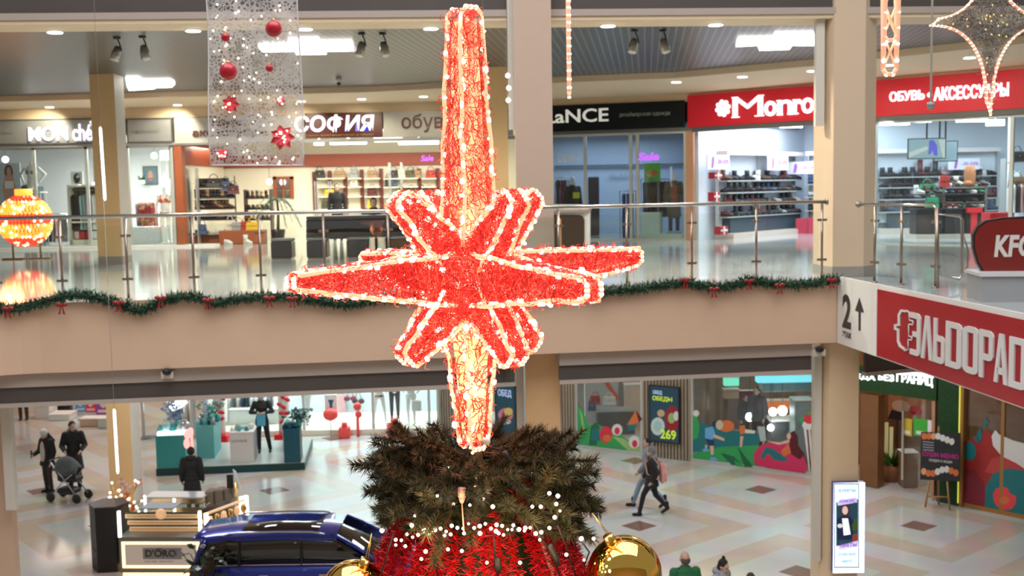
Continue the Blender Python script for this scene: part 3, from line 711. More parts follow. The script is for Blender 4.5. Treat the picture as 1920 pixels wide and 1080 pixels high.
t = thing('dome_camera', 'dome camera at the end of a thin ceiling rod before the shoe-shop sign', 'camera', atY(1745, 205, 13))
m = MB(); p, q = atY(1744, 52, 13), atY(1745, 200, 13); m.cyl(Vector((q.x, 13, 17.4)), q, .014, n=8); m.build('rod', M_colside, t)
m = MB(); m.ball(q, .04, 14, 10); m.cyl(q, q + ZU * .05, .042, n=14); m.build('dome', mat('grey_dome', (.35, .34, .33), .25), t)
M_skin = mat('skin', (0.62, 0.40, 0.30), 0.55, noise=.05)
M_eye = mat('dark_eye', (0.03, 0.02, 0.02), 0.3); M_lip = mat('lip', (0.45, 0.17, 0.15), 0.5)
JD = dict(pel=(0, 0, .95), che=(0, 0, 1.28), nek=(0, .005, 1.46), hed=(0, -.015, 1.62), look=(0, -1, 0),
          hipL=(.09, 0, .92), kneL=(.10, -.015, .50), ankL=(.10, .02, .085), hipR=(-.09, 0, .92), kneR=(-.10, -.015, .50), ankR=(-.10, .02, .085),
          shoL=(.185, .005, 1.41), elbL=(.245, .03, 1.13), wriL=(.255, -.05, .88), shoR=(-.185, .005, 1.41), elbR=(-.245, .03, 1.13), wriR=(-.255, -.05, .88),
          toeL=(0, -1, 0), toeR=(0, -1, 0))
def cap(mb, p, q, a, b, n=10):
    p, q = Vector(p), Vector(q); d = q - p; L = d.length; d = d.normalized() if L > 1e-6 else Vector((0, 0, 1))
    pts, rr_ = [], []
    for t in (1, .8, .45, 0): pts.append(p - d * a * t); rr_.append(a * math.sqrt(max(1 - t * t, .02)))
    for t in (0, .45, .8, 1): pts.append(q + d * b * t); rr_.append(b * math.sqrt(max(1 - t * t, .02)))
    mb.tube(pts, rr_, n)
def remesh(mb, name, mats, parent, voxel, smooth=2, **tags):
    o = mb.build(name + '_raw', mats, None, local=True)
    md = o.modifiers.new('r', 'REMESH'); md.mode = 'VOXEL'; md.voxel_size = voxel; md.use_smooth_shade = True
    if smooth: sm = o.modifiers.new('s', 'SMOOTH'); sm.iterations = smooth; sm.factor = .5
    bpy.context.view_layer.update()
    me = bpy.data.meshes.new_from_object(o.evaluated_get(bpy.context.evaluated_depsgraph_get()))
    old = o.data; bpy.data.objects.remove(o); bpy.data.meshes.remove(old)
    me.name = name; me.materials.clear()
    for m_ in (mats if isinstance(mats, (list, tuple)) else [mats]): me.materials.append(m_)
    n = bpy.data.objects.new(name, me); COL.objects.link(n); n.parent = parent
    if parent: ROOTM[n.name] = ROOTM[parent.name]
    for k, v in tags.items(): n[k] = v
    return n
def spine(mb, J, grow=0.0, z0=None, hemr=None, fem=False):
    P, C, N = Vector(J['pel']), Vector(J['che']), Vector(J['nek'])
    side = (Vector(J['shoL']) - Vector(J['shoR'])).normalized()
    def at(t): return P.lerp(C, t) if t <= 1 else C.lerp(N, t - 1)
    prof = [(-.22, .155, .115), (0, .165, .12), (.3, .145, .108), (.55, .13 if fem else .142, .1), (.8, .15, .108), (1.0, .165, .118), (1.35, .168, .105), (1.7, .145, .085), (1.9, .09, .068)]
    for t, rx, ry in prof: mb.ball(at(t), (rx + grow, ry + grow, .085 + grow * .5), 14, 10)
    return at
def figure(name, label, loc, rz, h, J=None, skin=None, coat=None, trousers=None, shoes=None, hair=None, cat='person', face=True, group=None, hands=True, head=True, hat=None, vox=.011, arms=True, bare=False, fem=False, legs=True):
    J = {**JD, **(J or {})}; skin = skin or M_skin
    t = thing(name, label, cat, loc, rz, group); k = h / 1.75; t.scale = (k, k, k); ROOTM[t.name] = ROOTM[t.name] @ Matrix.Scale(k, 4)
    b = MB(); spine(b, J, fem=fem)
    H = Vector(J['hed']); lk = Vector(J['look']).normalized(); up = Vector((0, 0, 1)); up = (up - lk * up.dot(lk)).normalized(); sd = lk.cross(up)
    HM = Matrix.Translation(H) @ Matrix((sd, -lk, up)).transposed().to_4x4()
    if head:
        cap(b, J['nek'], H - up * .05, .056, .054)
        b.ball((0, .012, .02), (.077, .094, .105), 16, 12, T=HM); b.ball((0, -.022, -.05), (.056, .066, .068), 14, 10, T=HM); b.ball((0, -.055, -.088), (.028, .03, .024), 10, 8, T=HM)
        if face:
            b.ball((0, -.098, -.018), (.013, .018, .03), 8, 6, T=HM); b.ball((0, -.082, .028), (.05, .016, .014), 10, 6, T=HM)
            for s in (1, -1): b.ball((s * .078, .01, -.01), (.012, .022, .032), 8, 6, T=HM)
            b.ball((0, -.083, -.066), (.024, .012, .01), 8, 6, T=HM)
    for s in 'LR':
        if arms:
            cap(b, J['sho' + s], J['elb' + s], .05, .041); cap(b, J['elb' + s], J['wri' + s], .041, .027)
            if hands:
                W_ = Vector(J['wri' + s]); d = (W_ - Vector(J['elb' + s])).normalized(); d = (d + Vector((0, -.25, -.15))).normalized()
                a = d.cross(Vector((1 if s == 'L' else -1, .15, 0))).normalized(); c = d.cross(a)
                cap(b, W_, W_ + d * .075, .027, .03)
                for i, L in enumerate((.062, .074, .07, .055)):
                    q = W_ + d * .085 + a * (i - 1.5) * .021; q2 = q + d * L * .55 + c * .006; cap(b, q, q2, .0095, .009, 7); cap(b, q2, q2 + (d * .7 + c * .55).normalized() * L * .5, .009, .008, 7)
                q = W_ + d * .03 + a * -.03; cap(b, q, q + (d * .6 - a * .7).normalized() * .055, .011, .009, 7)
        if legs:
            cap(b, J['hip' + s], J['kne' + s], .088, .058); cap(b, J['kne' + s], J['ank' + s], .056, .036)
            A = Vector(J['ank' + s]); f = Vector(J['toe' + s]).normalized(); cap(b, A + Vector((0, 0, -.045)) - f * .03, A + Vector((0, 0, -.055)) + f * .15, .036, .028)
    body = remesh(b, 'body', skin, t, vox, 1)
    if head and face:
        e = MB()
        for s in (1, -1): e.ball((s * .032, -.083, .006), (.013, .008, .008), 8, 6, T=HM)
        o = e.build('eyes', M_eye, body, local=True); e = MB(); e.ball((0, -.094, -.066), (.022, .004, .007), 8, 6, T=HM); e.build('mouth', M_lip, body, local=True)
    if trousers:
        c = MB(); g = trousers.get('g', .014)
        for s in 'LR':
            cap(c, J['hip' + s], J['kne' + s], .088 + g, .058 + g); cap(c, J['kne' + s], Vector(J['ank' + s]) + Vector((0, 0, trousers.get('cuff', .0))), .056 + g, .04 + g)
        P = Vector(J['pel']); c.ball(P + Vector((0, 0, -.03)), (.165 + g, .122 + g, .11), 14, 10); c.ball(P + Vector((0, 0, .06)), (.155 + g, .115 + g, .08), 14, 10)
        remesh(c, 'trousers', trousers['m'], t, .014, 2)
    if coat:
        c = MB(); g = coat.get('g', .024); at = spine(c, J, g, fem=fem); hem = coat.get('hem', .80)
        n = 5; P = at(-.2); fl = coat.get('flare', .02); F = Vector(coat.get('hemoff', (0, 0, 0)))
        for i in range(n):
            u = (i + 1) / n; q = P.lerp(Vector((P.x, P.y, hem + .06)) + F, u); c.ball(q, (.172 + g + fl * u, .13 + g + fl * u, .085), 14, 9)
        for s in 'LR':
            if arms:
                c.ball(J['sho' + s], .068 + g * .6, 12, 8); cap(c, J['sho' + s], J['elb' + s], .058 + g, .05 + g * .9); E_, W_ = Vector(J['elb' + s]), Vector(J['wri' + s])
                cap(c, E_, E_.lerp(W_, coat.get('sleeve', .93)), .05 + g * .9, .038 + g * .6)
        if coat.get('collar'): cap(c, Vector(J['nek']) + Vector((0, 0, -.02)), Vector(J['nek']) + Vector((0, .005, .045)), .085, .078)
        remesh(c, coat.get('n', 'coat'), coat['m'], t, .015, 2)
        if coat.get('hood'):
            c = MB(); q = Vector(J['nek']) - lk * .085 + Vector((0, 0, .02)); c.ball(q, (.125, .075, .075), 14, 10); c.ball(q + Vector((.09, 0, .015)) + lk * .06, (.045, .075, .045), 10, 8); c.ball(q + Vector((-.09, 0, .015)) + lk * .06, (.045, .075, .045), 10, 8); remesh(c, 'hood', coat['hood'], t, .013, 2)
    if shoes:
        for s in 'LR':
            c = MB(); A = Vector(J['ank' + s]); f = Vector(J['toe' + s]).normalized(); q = A - Vector((0, 0, .045))
            c.ball(q - f * .015, (.045, .05, .05), 12, 8); cap(c, q - f * .03, q + f * .15 - Vector((0, 0, .008)), .046, .038); cap(c, q, A + Vector((0, 0, shoes.get('h', .03))), .046, .046); remesh(c, 'shoe', shoes['m'], t, .012, 1)
    if hair:
        c = MB(); st = hair.get('s', 'short')
        c.ball((0, .026, .034), (.086, .096, .108), 16, 12, T=HM)
        if st in ('short', 'bun', 'long'): c.ball((0, .05, -.02), (.08, .07, .085), 14, 10, T=HM)
        if st == 'long':
            for z in (-.09, -.16, -.24, -.31): c.ball((0, .065, z), (.085, .05, .07), 12, 8, T=HM)
        if st == 'bun': c.ball((0, .05, .155), (.036, .036, .036), 10, 8, T=HM); c.ball((0, .045, .125), (.03, .03, .03), 10, 8, T=HM)
        if st == 'bald': c = MB(); c.ball((0, .06, -.02), (.081, .056, .07), 14, 10, T=HM)
        remesh(c, 'hair', hair['m'], t, .012, 1)
    if hat:
        c = MB(); c.ball((0, .022, .05), (.094, .107, .11), 16, 12, T=HM); c.ball((0, .02, .01), (.098, .11, .035), 16, 8, T=HM)
        if hat.get('pom'): c.ball((0, .03, .175), .045, 10, 8, T=HM)
        remesh(c, 'knit_hat', hat['m'], t, .012, 1)
    return t, J, HM
def fpart(t, name, mb, mt, **k): return mb.build(name, mt, t, local=True, **k)
M_rglass = glassmat('railing_pane', (.95, .98, .97), .03)
rail = thing('glass_railing', 'long steel and glass railing along the gallery edge above the garland', 'railing', FE.W(4, Z2, -.12))
def posts(t, fr, us, top, off, r=0.02, lean=0):
    for u in us:
        m = MB(); m.cyl(fr.W(u, Z2, off), fr.W(u, Z2 + top - .03, off), r, n=10); m.cyl(fr.W(u, Z2, off), fr.W(u, Z2 + .02, off), r * 2.4, n=14)
        p = m.build('post', M_post, t)
        for z in (.30, .92):
            k = MB(); fr.box(k, u - .075, u + .075, Z2 + z - .018, Z2 + z + .018, off - .018, off + .018); k.build('clamp', M_post, p)
PX = (-10, 113, 236, 361, 487, 607, 728, 848, 1047, 1175, 1297, 1418, 1541)
US = [FE.hit(x, 450, -.12)[0] for x in PX]
posts(rail, FE, US, 1.2, -.12)
for a, b in zip(US, US[1:]):
    k = MB(); FE.box(k, a + .05, b - .05, Z2 + .1, Z2 + 1.06, -.127, -.115); k.build('glass_panel', M_rglass, rail)
m = MB(); m.tube([FE.W(US[0] - .3, Z2 + 1.2, -.12), FE.W(US[-1] + .08, Z2 + 1.2, -.12)], .027, 12); m.build('handrail', M_steel, rail)
m = MB(); m.cyl(FE.W(US[-1] + .06, Z2 + 1.2, -.12), FE.W(US[-1] + .085, Z2 + 1.2, -.12), .05, n=14); m.build('wall_flange', M_post, rail)
r2 = thing('glass_railing', 'short glass railing running from the wide cream column to the swing gate', 'railing', (5.7, 16.6, Z2))
pA, pB = atZ(1640, 526, Z2), atZ(1757, 540, Z2); FR2 = Fr((pA.x - .42, pA.y + .28), (pB.x, pB.y))
us = [FR2.hit(x, 470)[0] for x in (1629, 1640, 1690, 1755)]
posts(r2, FR2, us[1:], 1.16, 0)
for a, b in zip(us[1:], us[2:]):
    k = MB(); FR2.box(k, a + .05, b - .05, Z2 + .1, Z2 + 1.02, -.006, .006); k.build('glass_panel', M_rglass, r2)
m = MB(); m.tube([FR2.W(us[0] - .22, Z2 + 1.16, 0), FR2.W(us[3] - .06, Z2 + 1.16, 0), FR2.W(us[3], Z2 + 1.1, 0), FR2.W(us[3], Z2 + .9, 0)], .024, 10); m.build('handrail', M_steel, r2)
m = MB(); m.ball(FR2.W(us[0] - .22, Z2 + 1.16, 0), .05, 12, 8); m.build('wall_flange', M_post, r2)
gt = thing('swing_gate', 'open swing gate of bent steel tube with a glass infill beside the round-topped red sign', 'gate', (6.2, 15.6, Z2))
q = [atY(x, y, 15.6) for x, y in ((1757, 402), (1800, 405), (1804, 413), (1804, 512), (1799, 523), (1757, 516))]
m = MB(); m.tube(q, .024, 8, closed=True); m.build('gate_frame', M_steel, gt)
m = MB(); m.prism([p + Vector((0, -.005, 0)) for p in (q[0], q[1], q[3], q[5])], [p + Vector((0, .005, 0)) for p in (q[0], q[1], q[3], q[5])]); m.build('glass_panel', M_glass, gt)
m = MB(); a = atY(1757, 540, 15.6); m.cyl(a, atY(1757, 388, 15.6), .028, n=10); m.build('post', M_post, gt)
m = MB(); m.tube([atY(1804, 430, 15.6), atY(1815, 470, 15.6), atY(1814, 500, 15.6), atY(1804, 512, 15.6)], .01, 6); m.build('cable', M_post, gt)

gp = [(-20, 572), (20, 578), (55, 572), (98, 560), (150, 552), (200, 562), (240, 574), (265, 581), (290, 570), (320, 558), (372, 556), (398, 569), (440, 560), (490, 556), (540, 556), (590, 562), (650, 570), (700, 562), (780, 556), (860, 560), (940, 556), (1020, 552), (1090, 548), (1140, 545), (1190, 541), (1240, 534), (1290, 530), (1330, 536), (1370, 536), (1400, 526), (1450, 530), (1500, 533), (1540, 527), (1572, 523)]
gpt = [FE.at(x, y, .07) for x, y in gp]
def smooth(pts, k=6):
    out = []
    for i in range(len(pts) - 1):
        p0, p1, p2, p3 = pts[max(i - 1, 0)], pts[i], pts[i + 1], pts[min(i + 2, len(pts) - 1)]
        for j in range(k):
            t = j / k; out.append(.5 * ((2 * p1) + (p2 - p0) * t + (2 * p0 - 5 * p1 + 4 * p2 - p3) * t * t + (3 * p1 - p0 - 3 * p2 + p3) * t ** 3))
    return out + [pts[-1]]
gl = smooth(gpt); gar = thing('pine_garland', 'dark green artificial pine garland with red bows sagging along the gallery edge', 'garland', gpt[16])
m = MB(); m.tube(gl, .045, 6); rg = random.Random(4)
for i in range(len(gl) - 1):
    L = (gl[i + 1] - gl[i]).length
    for _ in range(int(L * 760)):
        p = gl[i].lerp(gl[i + 1], rg.random()); v = Vector((rg.gauss(0, 1), rg.gauss(-.25, .8), rg.gauss(-.1, .9))).normalized() * rg.uniform(.085, .15)
        b = v.orthogonal().normalized(); b.rotate(Matrix.Rotation(rg.random() * 3, 3, v.normalized())); b *= .0075
        m.add([p - b, p + b, p + v * .6 + b, p + v, p + v * .6 - b], [(0, 1, 2, 3, 4)], 0 if rg.random() < .8 else 1)
m.build('needles', [mat('garland_needle', (0.014, 0.055, 0.026), .6, noise=.4, nscale=5), mat('garland_needle_light', (0.05, 0.12, 0.06), .6, noise=.4, nscale=5)], gar)
M_bow = mat('red_velvet_bow', (0.28, 0.008, 0.012), .6, noise=.2)
for x, y in ((14, 580), (115, 573), (222, 569), (301, 560), (390, 564), (505, 560), (548, 561), (1125, 546), (1285, 526), (1339, 543), (1405, 528), (1462, 536), (1560, 526)):
    c = FE.at(x, y, .2); b = MB(); w_ = .05
    for s in (1, -1):
        T = Matrix.Translation(c) @ FE.t.to_track_quat('X', 'Z').to_matrix().to_4x4()
        b.ball((s * w_ * .9, 0, .014), (w_ * .85, .03, w_ * .55), 10, 6, T=T)
        b.prism([T @ Vector(v) for v in ((s * .01, .0, 0), (s * .05, -.01, -.13), (s * .015, -.01, -.115))], [T @ Vector(v) for v in ((s * .01, .012, 0), (s * .05, .004, -.13), (s * .015, .004, -.115))])
    b.ball(c, .026, 8, 6); b.build('bow', M_bow, gar)

M_redsign = mat('red_sign_sheet', (0.38, 0.006, 0.016), 0.42, noise=.04, nscale=2)
M_grey_l = mat('grey_white_letter', (0.62, 0.62, 0.62), .5); M_ink = mat('dark_grey_ink', (0.03, 0.03, 0.033), .5)
def panel(name, label, cat='sign', loc=(0, 0, 0), group=None): return thing(name, label, cat, loc, 0, group)
u0, u1 = RE.hit(1571, 580)[0], RE.hit(1649, 600)[0]; uE = 9.0
t = panel('floor_sign', 'white board with a black figure two and an upward arrow at the gallery corner', loc=RE.W(.5, 5.2, .04))
m = MB(); RE.box(m, .02, u1, 5.2, 6.24, .005, .05); m.build('board', M_white, t)
k = MB(); pxletters(k, RE, '2', 1580, 552, 1596, 616, .05, depth=.006, bold=.03); k.build('figure_two', M_ink, t)
k = MB(); RE.pxpoly(k, [(1611, 558), (1619.5, 586), (1613.5, 585), (1613, 620), (1609.5, 619.5), (1609.5, 584.5), (1603, 582.5)], .05, .056); k.build('arrow', M_ink, t)
k = MB(); pxletters(k, RE, 'ЭТАЖ', 1580, 622, 1596, 634, .05, depth=.006, bold=.02); k.build('text_lettering', M_ink, t)
t = panel('shop_banner', 'long red banner with big pale grey letters and a plug emblem on the gallery edge', loc=RE.W(5, 5.2, .05))
m = MB(); RE.box(m, u1, uE, 5.2, 6.24, .005, .04); m.build('backing', M_white, t)
zt, zb = RE.hit(1652, 542)[1], RE.hit(1652, 669)[1]
m = MB(); RE.box(m, u1 + .03, uE - .05, zb + .015, zt, .04, .05); m.build('red_sheet', M_redsign, t)
k = MB(); ue = RE.hit(1706, 620)[0]
pxl = 'ЭЛЬDОРАDО'; a0, b0, c0, d0 = RE.ext(1707, 589, 1742, 669, .05)
zz0, zz1 = RE.hit(1722, 668, .05)[1], RE.hit(1722, 588, .05)[1]
us_ = [RE.hit(x, y, .05)[0] for x, y in ((1708, 625), (1729, 632), (1752, 640), (1775, 648), (1807, 656), (1838, 664), (1866, 672), (1894, 680))]
us_ += [us_[-1] + .38, us_[-1] + .80]
M_outl = mat('white_letter_face', (0.70, 0.70, 0.70), .45)
B4 = lambda x0, y0, x1, y1: [(x0, y0), (x1, y0), (x1, y1), (x0, y1)]
VB = B4(0, 0, .3, 1); LAM = [(0, 0), (.34, 1), (.66, 1), (1, 0), (.72, 0), (.5, .74), (.28, 0)]
bowl = lambda y0, y1: [(.3, y1), (.72, y1), (.92, y1 - .035), (1, y1 - .10), (1, y0 + .10), (.92, y0 + .035), (.72, y0), (.3, y0), (.3, y0 + .13), (.7, y0 + .13), (.7, y1 - .13), (.3, y1 - .13)]
GLY = {'Э': [[(0, 1), (.7, 1), (.92, .965), (1, .9), (1, .1), (.92, .035), (.7, 0), (0, 0), (0, .13), (.68, .13), (.68, .44), (.25, .44), (.25, .56), (.68, .56), (.68, .87), (0, .87)]], 'Л': [LAM], 'Ь': [VB, bowl(0, .62)], 'D': [VB, bowl(0, 1)], 'О': [[(.3, 1), (.1, .965), (0, .9), (0, .1), (.1, .035), (.3, 0), (.3, 1)][:6], bowl(0, 1)], 'Р': [VB, bowl(.38, 1)], 'А': [LAM, B4(.24, .18, .76, .31)]}
for i, ch in enumerate(pxl):
    u0, u1 = us_[i] + .004, us_[i + 1] - .022
    for pg in GLY[ch]: q = [(u0 + (u1 - u0) * x, zz0 + (zz1 - zz0) * y) for x, y in pg]; k.prism([RE.W(u, z, .05) for u, z in q], [RE.W(u, z, .07) for u, z in q])
k.build('lettering', M_outl, t)
k = MB(); oo = [(1699, 582), (1688, 580.5), (1683, 590), (1683, 607), (1676, 608), (1676, 618), (1681.5, 620), (1681.5, 640), (1685, 650), (1696, 658)]
oi = [(1699, 586), (1690, 584.5), (1686.5, 592), (1686.5, 611), (1680, 611.5), (1680, 615), (1685, 617), (1685, 640), (1688, 647.5), (1696, 653.5)]
for i in range(len(oo) - 1): RE.pxpoly(k, [oo[i], oo[i + 1], oi[i + 1], oi[i]], .05, .065)
st = [(1699, 582), (1705, 586), (1705, 600), (1712, 602), (1712, 609), (1704, 608), (1704, 630), (1710, 632), (1710, 638), (1703, 637), (1703, 655), (1696, 658)]
for a, b in zip(st, st[1:]): k.tube([RE.at(*a, .06), RE.at(*b, .06)], .011, 5)
k.build('plug_emblem', M_outl, t)

KY = 14.0; t = panel('round_sign', 'big round-cornered red sign with white letters standing on a grey box near the gate', loc=atY(1880, 555, KY))
KF = Fr((4, KY + .25), (9, KY - .45))
def shape(k):
    base = [(1832, 425), (1850, 413), (1880, 408), (1960, 404), (1990, 420), (1996, 470), (1990, 520), (1970, 536), (1900, 538), (1846, 516), (1832, 494), (1824, 465), (1824, 440)]
    cx, cy_ = 1900, 470
    return [(cx + (x - cx) * k, cy_ + (y - cy_) * k) for x, y in base]
m = MB(); KF.pxpoly(m, shape(1.0), -.09, .0); m.build('black_rim', M_black, t)
m = MB(); KF.pxpoly(m, shape(.945), .0, .012); m.build('red_face', mat('glossy_red_face', (0.19, 0.012, 0.010), .22, noise=.12, nscale=2, coat=.3), t)
k = MB(); pxletters(k, KF, 'KFC', 1864, 440, 1938, 482, .012, depth=.012, bold=.035, shear=.12)
for (x0, x1, y) in ((1861, 1871, 480.5), (1885, 1895, 476.5), (1861, 1873, 447)): pass
k.build('lettering', mat('pale_letter', (.66, .64, .60), .4), t)
t = panel('sign_plinth', 'grey box plinth under the round red sign', 'plinth', loc=atY(1900, 560, KY - .1))
b = MB(); a1, b1 = KF.hit(1840, 520, .3)[0], KF.hit(1975, 520, .3)[0]; KF.box(b, a1, b1, Z2, KF.hit(1850, 518, .3)[1], -.35, .32); b.build('cabinet', mat('grey_laminate', (.34, .35, .36), .4, noise=.05), t)
b = MB(); zt = KF.hit(1850, 518, .3)[1]; KF.box(b, a1 - .03, b1 + .03, zt, zt + .04, -.38, .35); b.build('top', mat('pale_top', (.66, .66, .66), .35), t)

def downlight(p, r, lab, grp, pw=0):
    t = thing('downlight', lab, 'downlight', p - ZU * .02, group=grp)
    m = MB(); m.lathe([(r * 1.12, -.012), (r * 1.12, .002), (r * .8, .004)], p, 20); m.build('ring', M_white, t)
    m = MB(); m.lathe([(r, -.02), (r * .98, -.026)], p, 20); m.build('lens', M_lampwarm, t)
for i, (x, y) in enumerate(((103, 59), (362, 56), (572, 53), (808, 52), (1140, 47), (1342, 45))):
    p = atZ(x, y, 10.24); l = bpy.data.lights.new('soffit_beam', 'SPOT'); l.energy = 360; l.color = (1, .9, .7); l.spot_size = 2.4; l.spot_blend = .6; l.shadow_soft_size = .1; o = bpy.data.objects.new('soffit_beam', l); o.location = p - ZU * .06; COL.objects.link(o); downlight(p, .115, 'round recessed downlight, %s of the six along the front soffit' % ORD[i], 'front soffit downlights')
BK = ((93, 200), (180, 160), (333, 196), (565, 189), (678, 185), (794, 180), (1268, 153), (1392, 143), (1523, 132), (1665, 121), (1818, 107))
names = ['over the lingerie shop sign', 'beside the ochre column head', 'over the blank sign next to the ochre column', 'behind the lace strip', 'over the maroon sign', 'over the pale sign by the lit star', 'over the black sign', 'over the red sign with the flower emblem', 'over the red sign beside the wide column', 'behind the rope-light star tip', 'over the plain red sign beside the hanging star']
for i, (x, y) in enumerate(BK):
    p = atZ(x, y, 10.16 if i != 1 else 10.304); downlight(p, .115, 'round recessed downlight in the rear soffit ' + names[i], 'rear soffit downlights')
    if i != 1:
        l = bpy.data.lights.new('downlight_beam', 'SPOT'); l.energy = 150; l.color = (1, .90, .66); l.spot_size = 1.9; l.spot_blend = .6; l.shadow_soft_size = .08
        o = bpy.data.objects.new('downlight_beam', l); o.location = p - ZU * .06; v = Vector((p.x * .06 + (.25 if p.x > 4 else 0), 1.0, -1.3)); o.rotation_euler = v.to_track_quat('-Z', 'Y').to_euler(); COL.objects.link(o)
def bars(lab, quads):
    c = atZ(*quads[0][0], 10.26); qc = atZ(sum(p[0] for q in quads for p in q) / len(quads) / 4, sum(p[1] for q in quads for p in q) / len(quads) / 4, 10.23); l = bpy.data.lights.new('panel_light', 'SPOT'); l.energy = 900; l.color = (1, .93, .82); l.spot_size = 2.9; l.spot_blend = .4; l.shadow_soft_size = .08; o = bpy.data.objects.new('panel_light', l); o.location = qc; COL.objects.link(o); t = thing('ceiling_light_cluster', lab, 'light', c)
    for q in quads:
        pts = [atZ(x, y, 10.25) for x, y in q]; m = MB(); m.prism(pts, [p + ZU * .05 for p in pts]); m.build('light_bar', M_ledbar, t)
bars('group of three flat light bars under the dark ceiling by the ochre column', [[(236, 149), (262, 149), (270, 158), (238, 159)], [(270, 155), (318, 153), (328, 158), (322, 164), (272, 165)], [(238, 161), (290, 162), (290, 167), (242, 170)]])
bars('group of four flat light bars behind the lace strip', [[(484, 88), (548, 87), (550, 97), (492, 98)], [(540, 79), (598, 78), (602, 89), (548, 90)], [(603, 84), (660, 83), (664, 96), (606, 97)], [(550, 92), (608, 91), (612, 102), (556, 103)]])
bars('group of four flat light bars near the wide cream column', [[(1384, 77), (1446, 76), (1452, 84), (1380, 88)], [(1452, 68), (1525, 67), (1529, 73), (1450, 80)], [(1420, 84), (1488, 82), (1480, 93), (1424, 95)], [(1490, 76), (1530, 74), (1530, 86), (1488, 86)]])
for i, (x, y) in enumerate(((219, 70), (267, 68), (678, 62), (717, 62), (1190, 56), (1243, 56))):
    p = atZ(x, y, 10.3); t = thing('spotlight', ['dark hanging spotlight nearest the ochre column', 'dark hanging spotlight beside the lace strip', 'grey hanging spotlight beyond the lace strip', 'grey hanging spotlight next to the lit star', 'pale hanging spotlight after the middle column', 'grey hanging spotlight nearer the wide cream column'][i], 'spotlight', p - ZU * .4, group='spotlights under the dark ceiling')
    m = MB(); m.cyl(p, p - ZU * .03, .06, n=12); m.build('mount', M_black, t)
    m = MB(); m.tube([p, p - ZU * .1 + Vector((.04, 0, 0)), p - ZU * .22 + Vector((.07, 0, 0))], .012, 6); m.build('bracket', M_black, t)
    a = p - ZU * .15 + Vector((0, .04, 0)); b = a + Vector((-.05 + .1 * (i % 2), -.06, -.22)); m = MB(); m.tube([a, a.lerp(b, .4), b], [.05, .075, .08], 14); m.build('lamp_head', mat('grey_lamp_metal', (.34, .33, .28), .3, .6), t)
    m = MB(); d = (b - a).normalized(); m.cyl(b, b + d * .006, .066, n=14); m.build('lens', M_colside, t)
p = atZ(635, 146, 10.3); t = thing('ceiling_camera', 'white dome camera under the dark ceiling before the maroon sign', 'camera', p - ZU * .2)
m = MB(); m.cyl(p, p - ZU * .1, .07, n=16); m.build('housing', M_white, t); m = MB(); m.ball(p - ZU * .13, .05, 14, 10); m.build('dome', M_black, t)
for i, (x, y) in enumerate(((313, 697), (945, 678), (1537, 655))):
    t = thing('wall_speaker', ['small black speaker box under the gallery edge beneath the garland dip', 'small black speaker box under the gallery edge beside the lit star', 'small black speaker box at the top of the wide lower column'][i], 'speaker', FE.at(x, y + 6, .06), group='speakers under the gallery edge')
    m = MB(); FE.px(m, x - 11, y + 1, x + 11, y + 13, -.12, .0); m.build('bracket', M_colside, t)
    m = MB(); c = FE.at(x, y, .05); m.rbox(c, (.12, .12, .10), .03, FE.rz); m.build('housing', M_black, t)

M_glow = mat('white_lit_letter', (1, 1, 1), .4, emit=(0.95, 0.97, 1.0), es=1.05)
M_glowg = mat('soft_lit_letter', (.8, .8, .76), .4, emit=(1, .98, .9), es=.35)
M_halo = mat('blue_lit_letter_side', (0.2, 0.25, 0.8), .4, emit=(.16, .16, .8), es=.3)
M_sgrey = mat('pale_grey_sign', (.30, .31, .31), .5, noise=.04); M_frame = mat('dark_sign_frame', (.10, .10, .10), .4)
M_maroon = mat('maroon_sign', (.075, .012, .012), .4, noise=.1); M_brown = mat('brown_letter', (.08, .025, .02), .5)
M_spale = mat('pale_cloth_sign', (.42, .41, .39), .6, noise=.04)
def sign(fr, label, x0, y0, x1, y1, board, frame=None, dep=.10, z=None):
    u0, u1, z0, z1 = fr.ext(x0, y0, x1, y1, dep)
    if z: z0, z1 = z
    t = thing('shop_sign', label, 'sign', fr.W((u0 + u1) / 2, z0, dep / 2))
    m = MB(); fr.box(m, u0, u1, z0, z1, .005, dep); m.build('board', board, t)
    if frame:
        f = MB(); w_ = .035
        for a, b, c, d in ((u0 - w_, u1 + w_, z1, z1 + w_), (u0 - w_, u1 + w_, z0 - w_, z0), (u0 - w_, u0, z0, z1), (u1, u1 + w_, z0, z1)): fr.box(f, a, b, c, d, .005, dep + .02)
        f.build('frame', frame, t)
    return t
def lit(t, fr, s, x0, y0, x1, y1, mt, n='lettering', dep=.1, d=.04, bold=.02, shear=0, halo=True):
    k = MB(); pxletters(k, fr, s, x0, y0, x1, y1, dep + (.01 if halo else 0), depth=d, bold=bold, shear=shear); o = k.build(n, mt, t)
    if halo: k = MB(); pxletters(k, fr, s, x0, y0, x1, y1, dep, depth=.012, bold=bold + .010, shear=shear); k.build('letter_edge', M_halo, o)
ZA = (9.20, 9.86)
t = sign(UA, 'grey sign with white glowing letters over the lingerie shop window', -60, 228, 186, 268, M_sgrey, M_frame, z=(9.20, 9.84))
lit(t, UA, 'MON', 54, 238, 128, 264, M_glow, bold=.022); lit(t, UA, 'chéri', 136, 232, 189, 264, M_glow, bold=.02)
k = MB()
for cx, cy_ in ((170, 229), (176, 226), (182, 229), (173, 234), (179, 235)): k.ball(UA.at(cx, cy_, .14), (.035, .02, .035), 8, 6)
k.build('dot_crown', M_glow, t)
k = MB(); pxletters(k, UA, 'женское бельё', -30, 247, 24, 253, .1, depth=.008); k.build('small_lettering', mat('grey_ink', (.25, .25, .25), .5), t)
t = sign(UA, 'blank pale sign with tiny grey writing just past the ochre column', 240, 224, 321, 265, M_sgrey, M_frame)
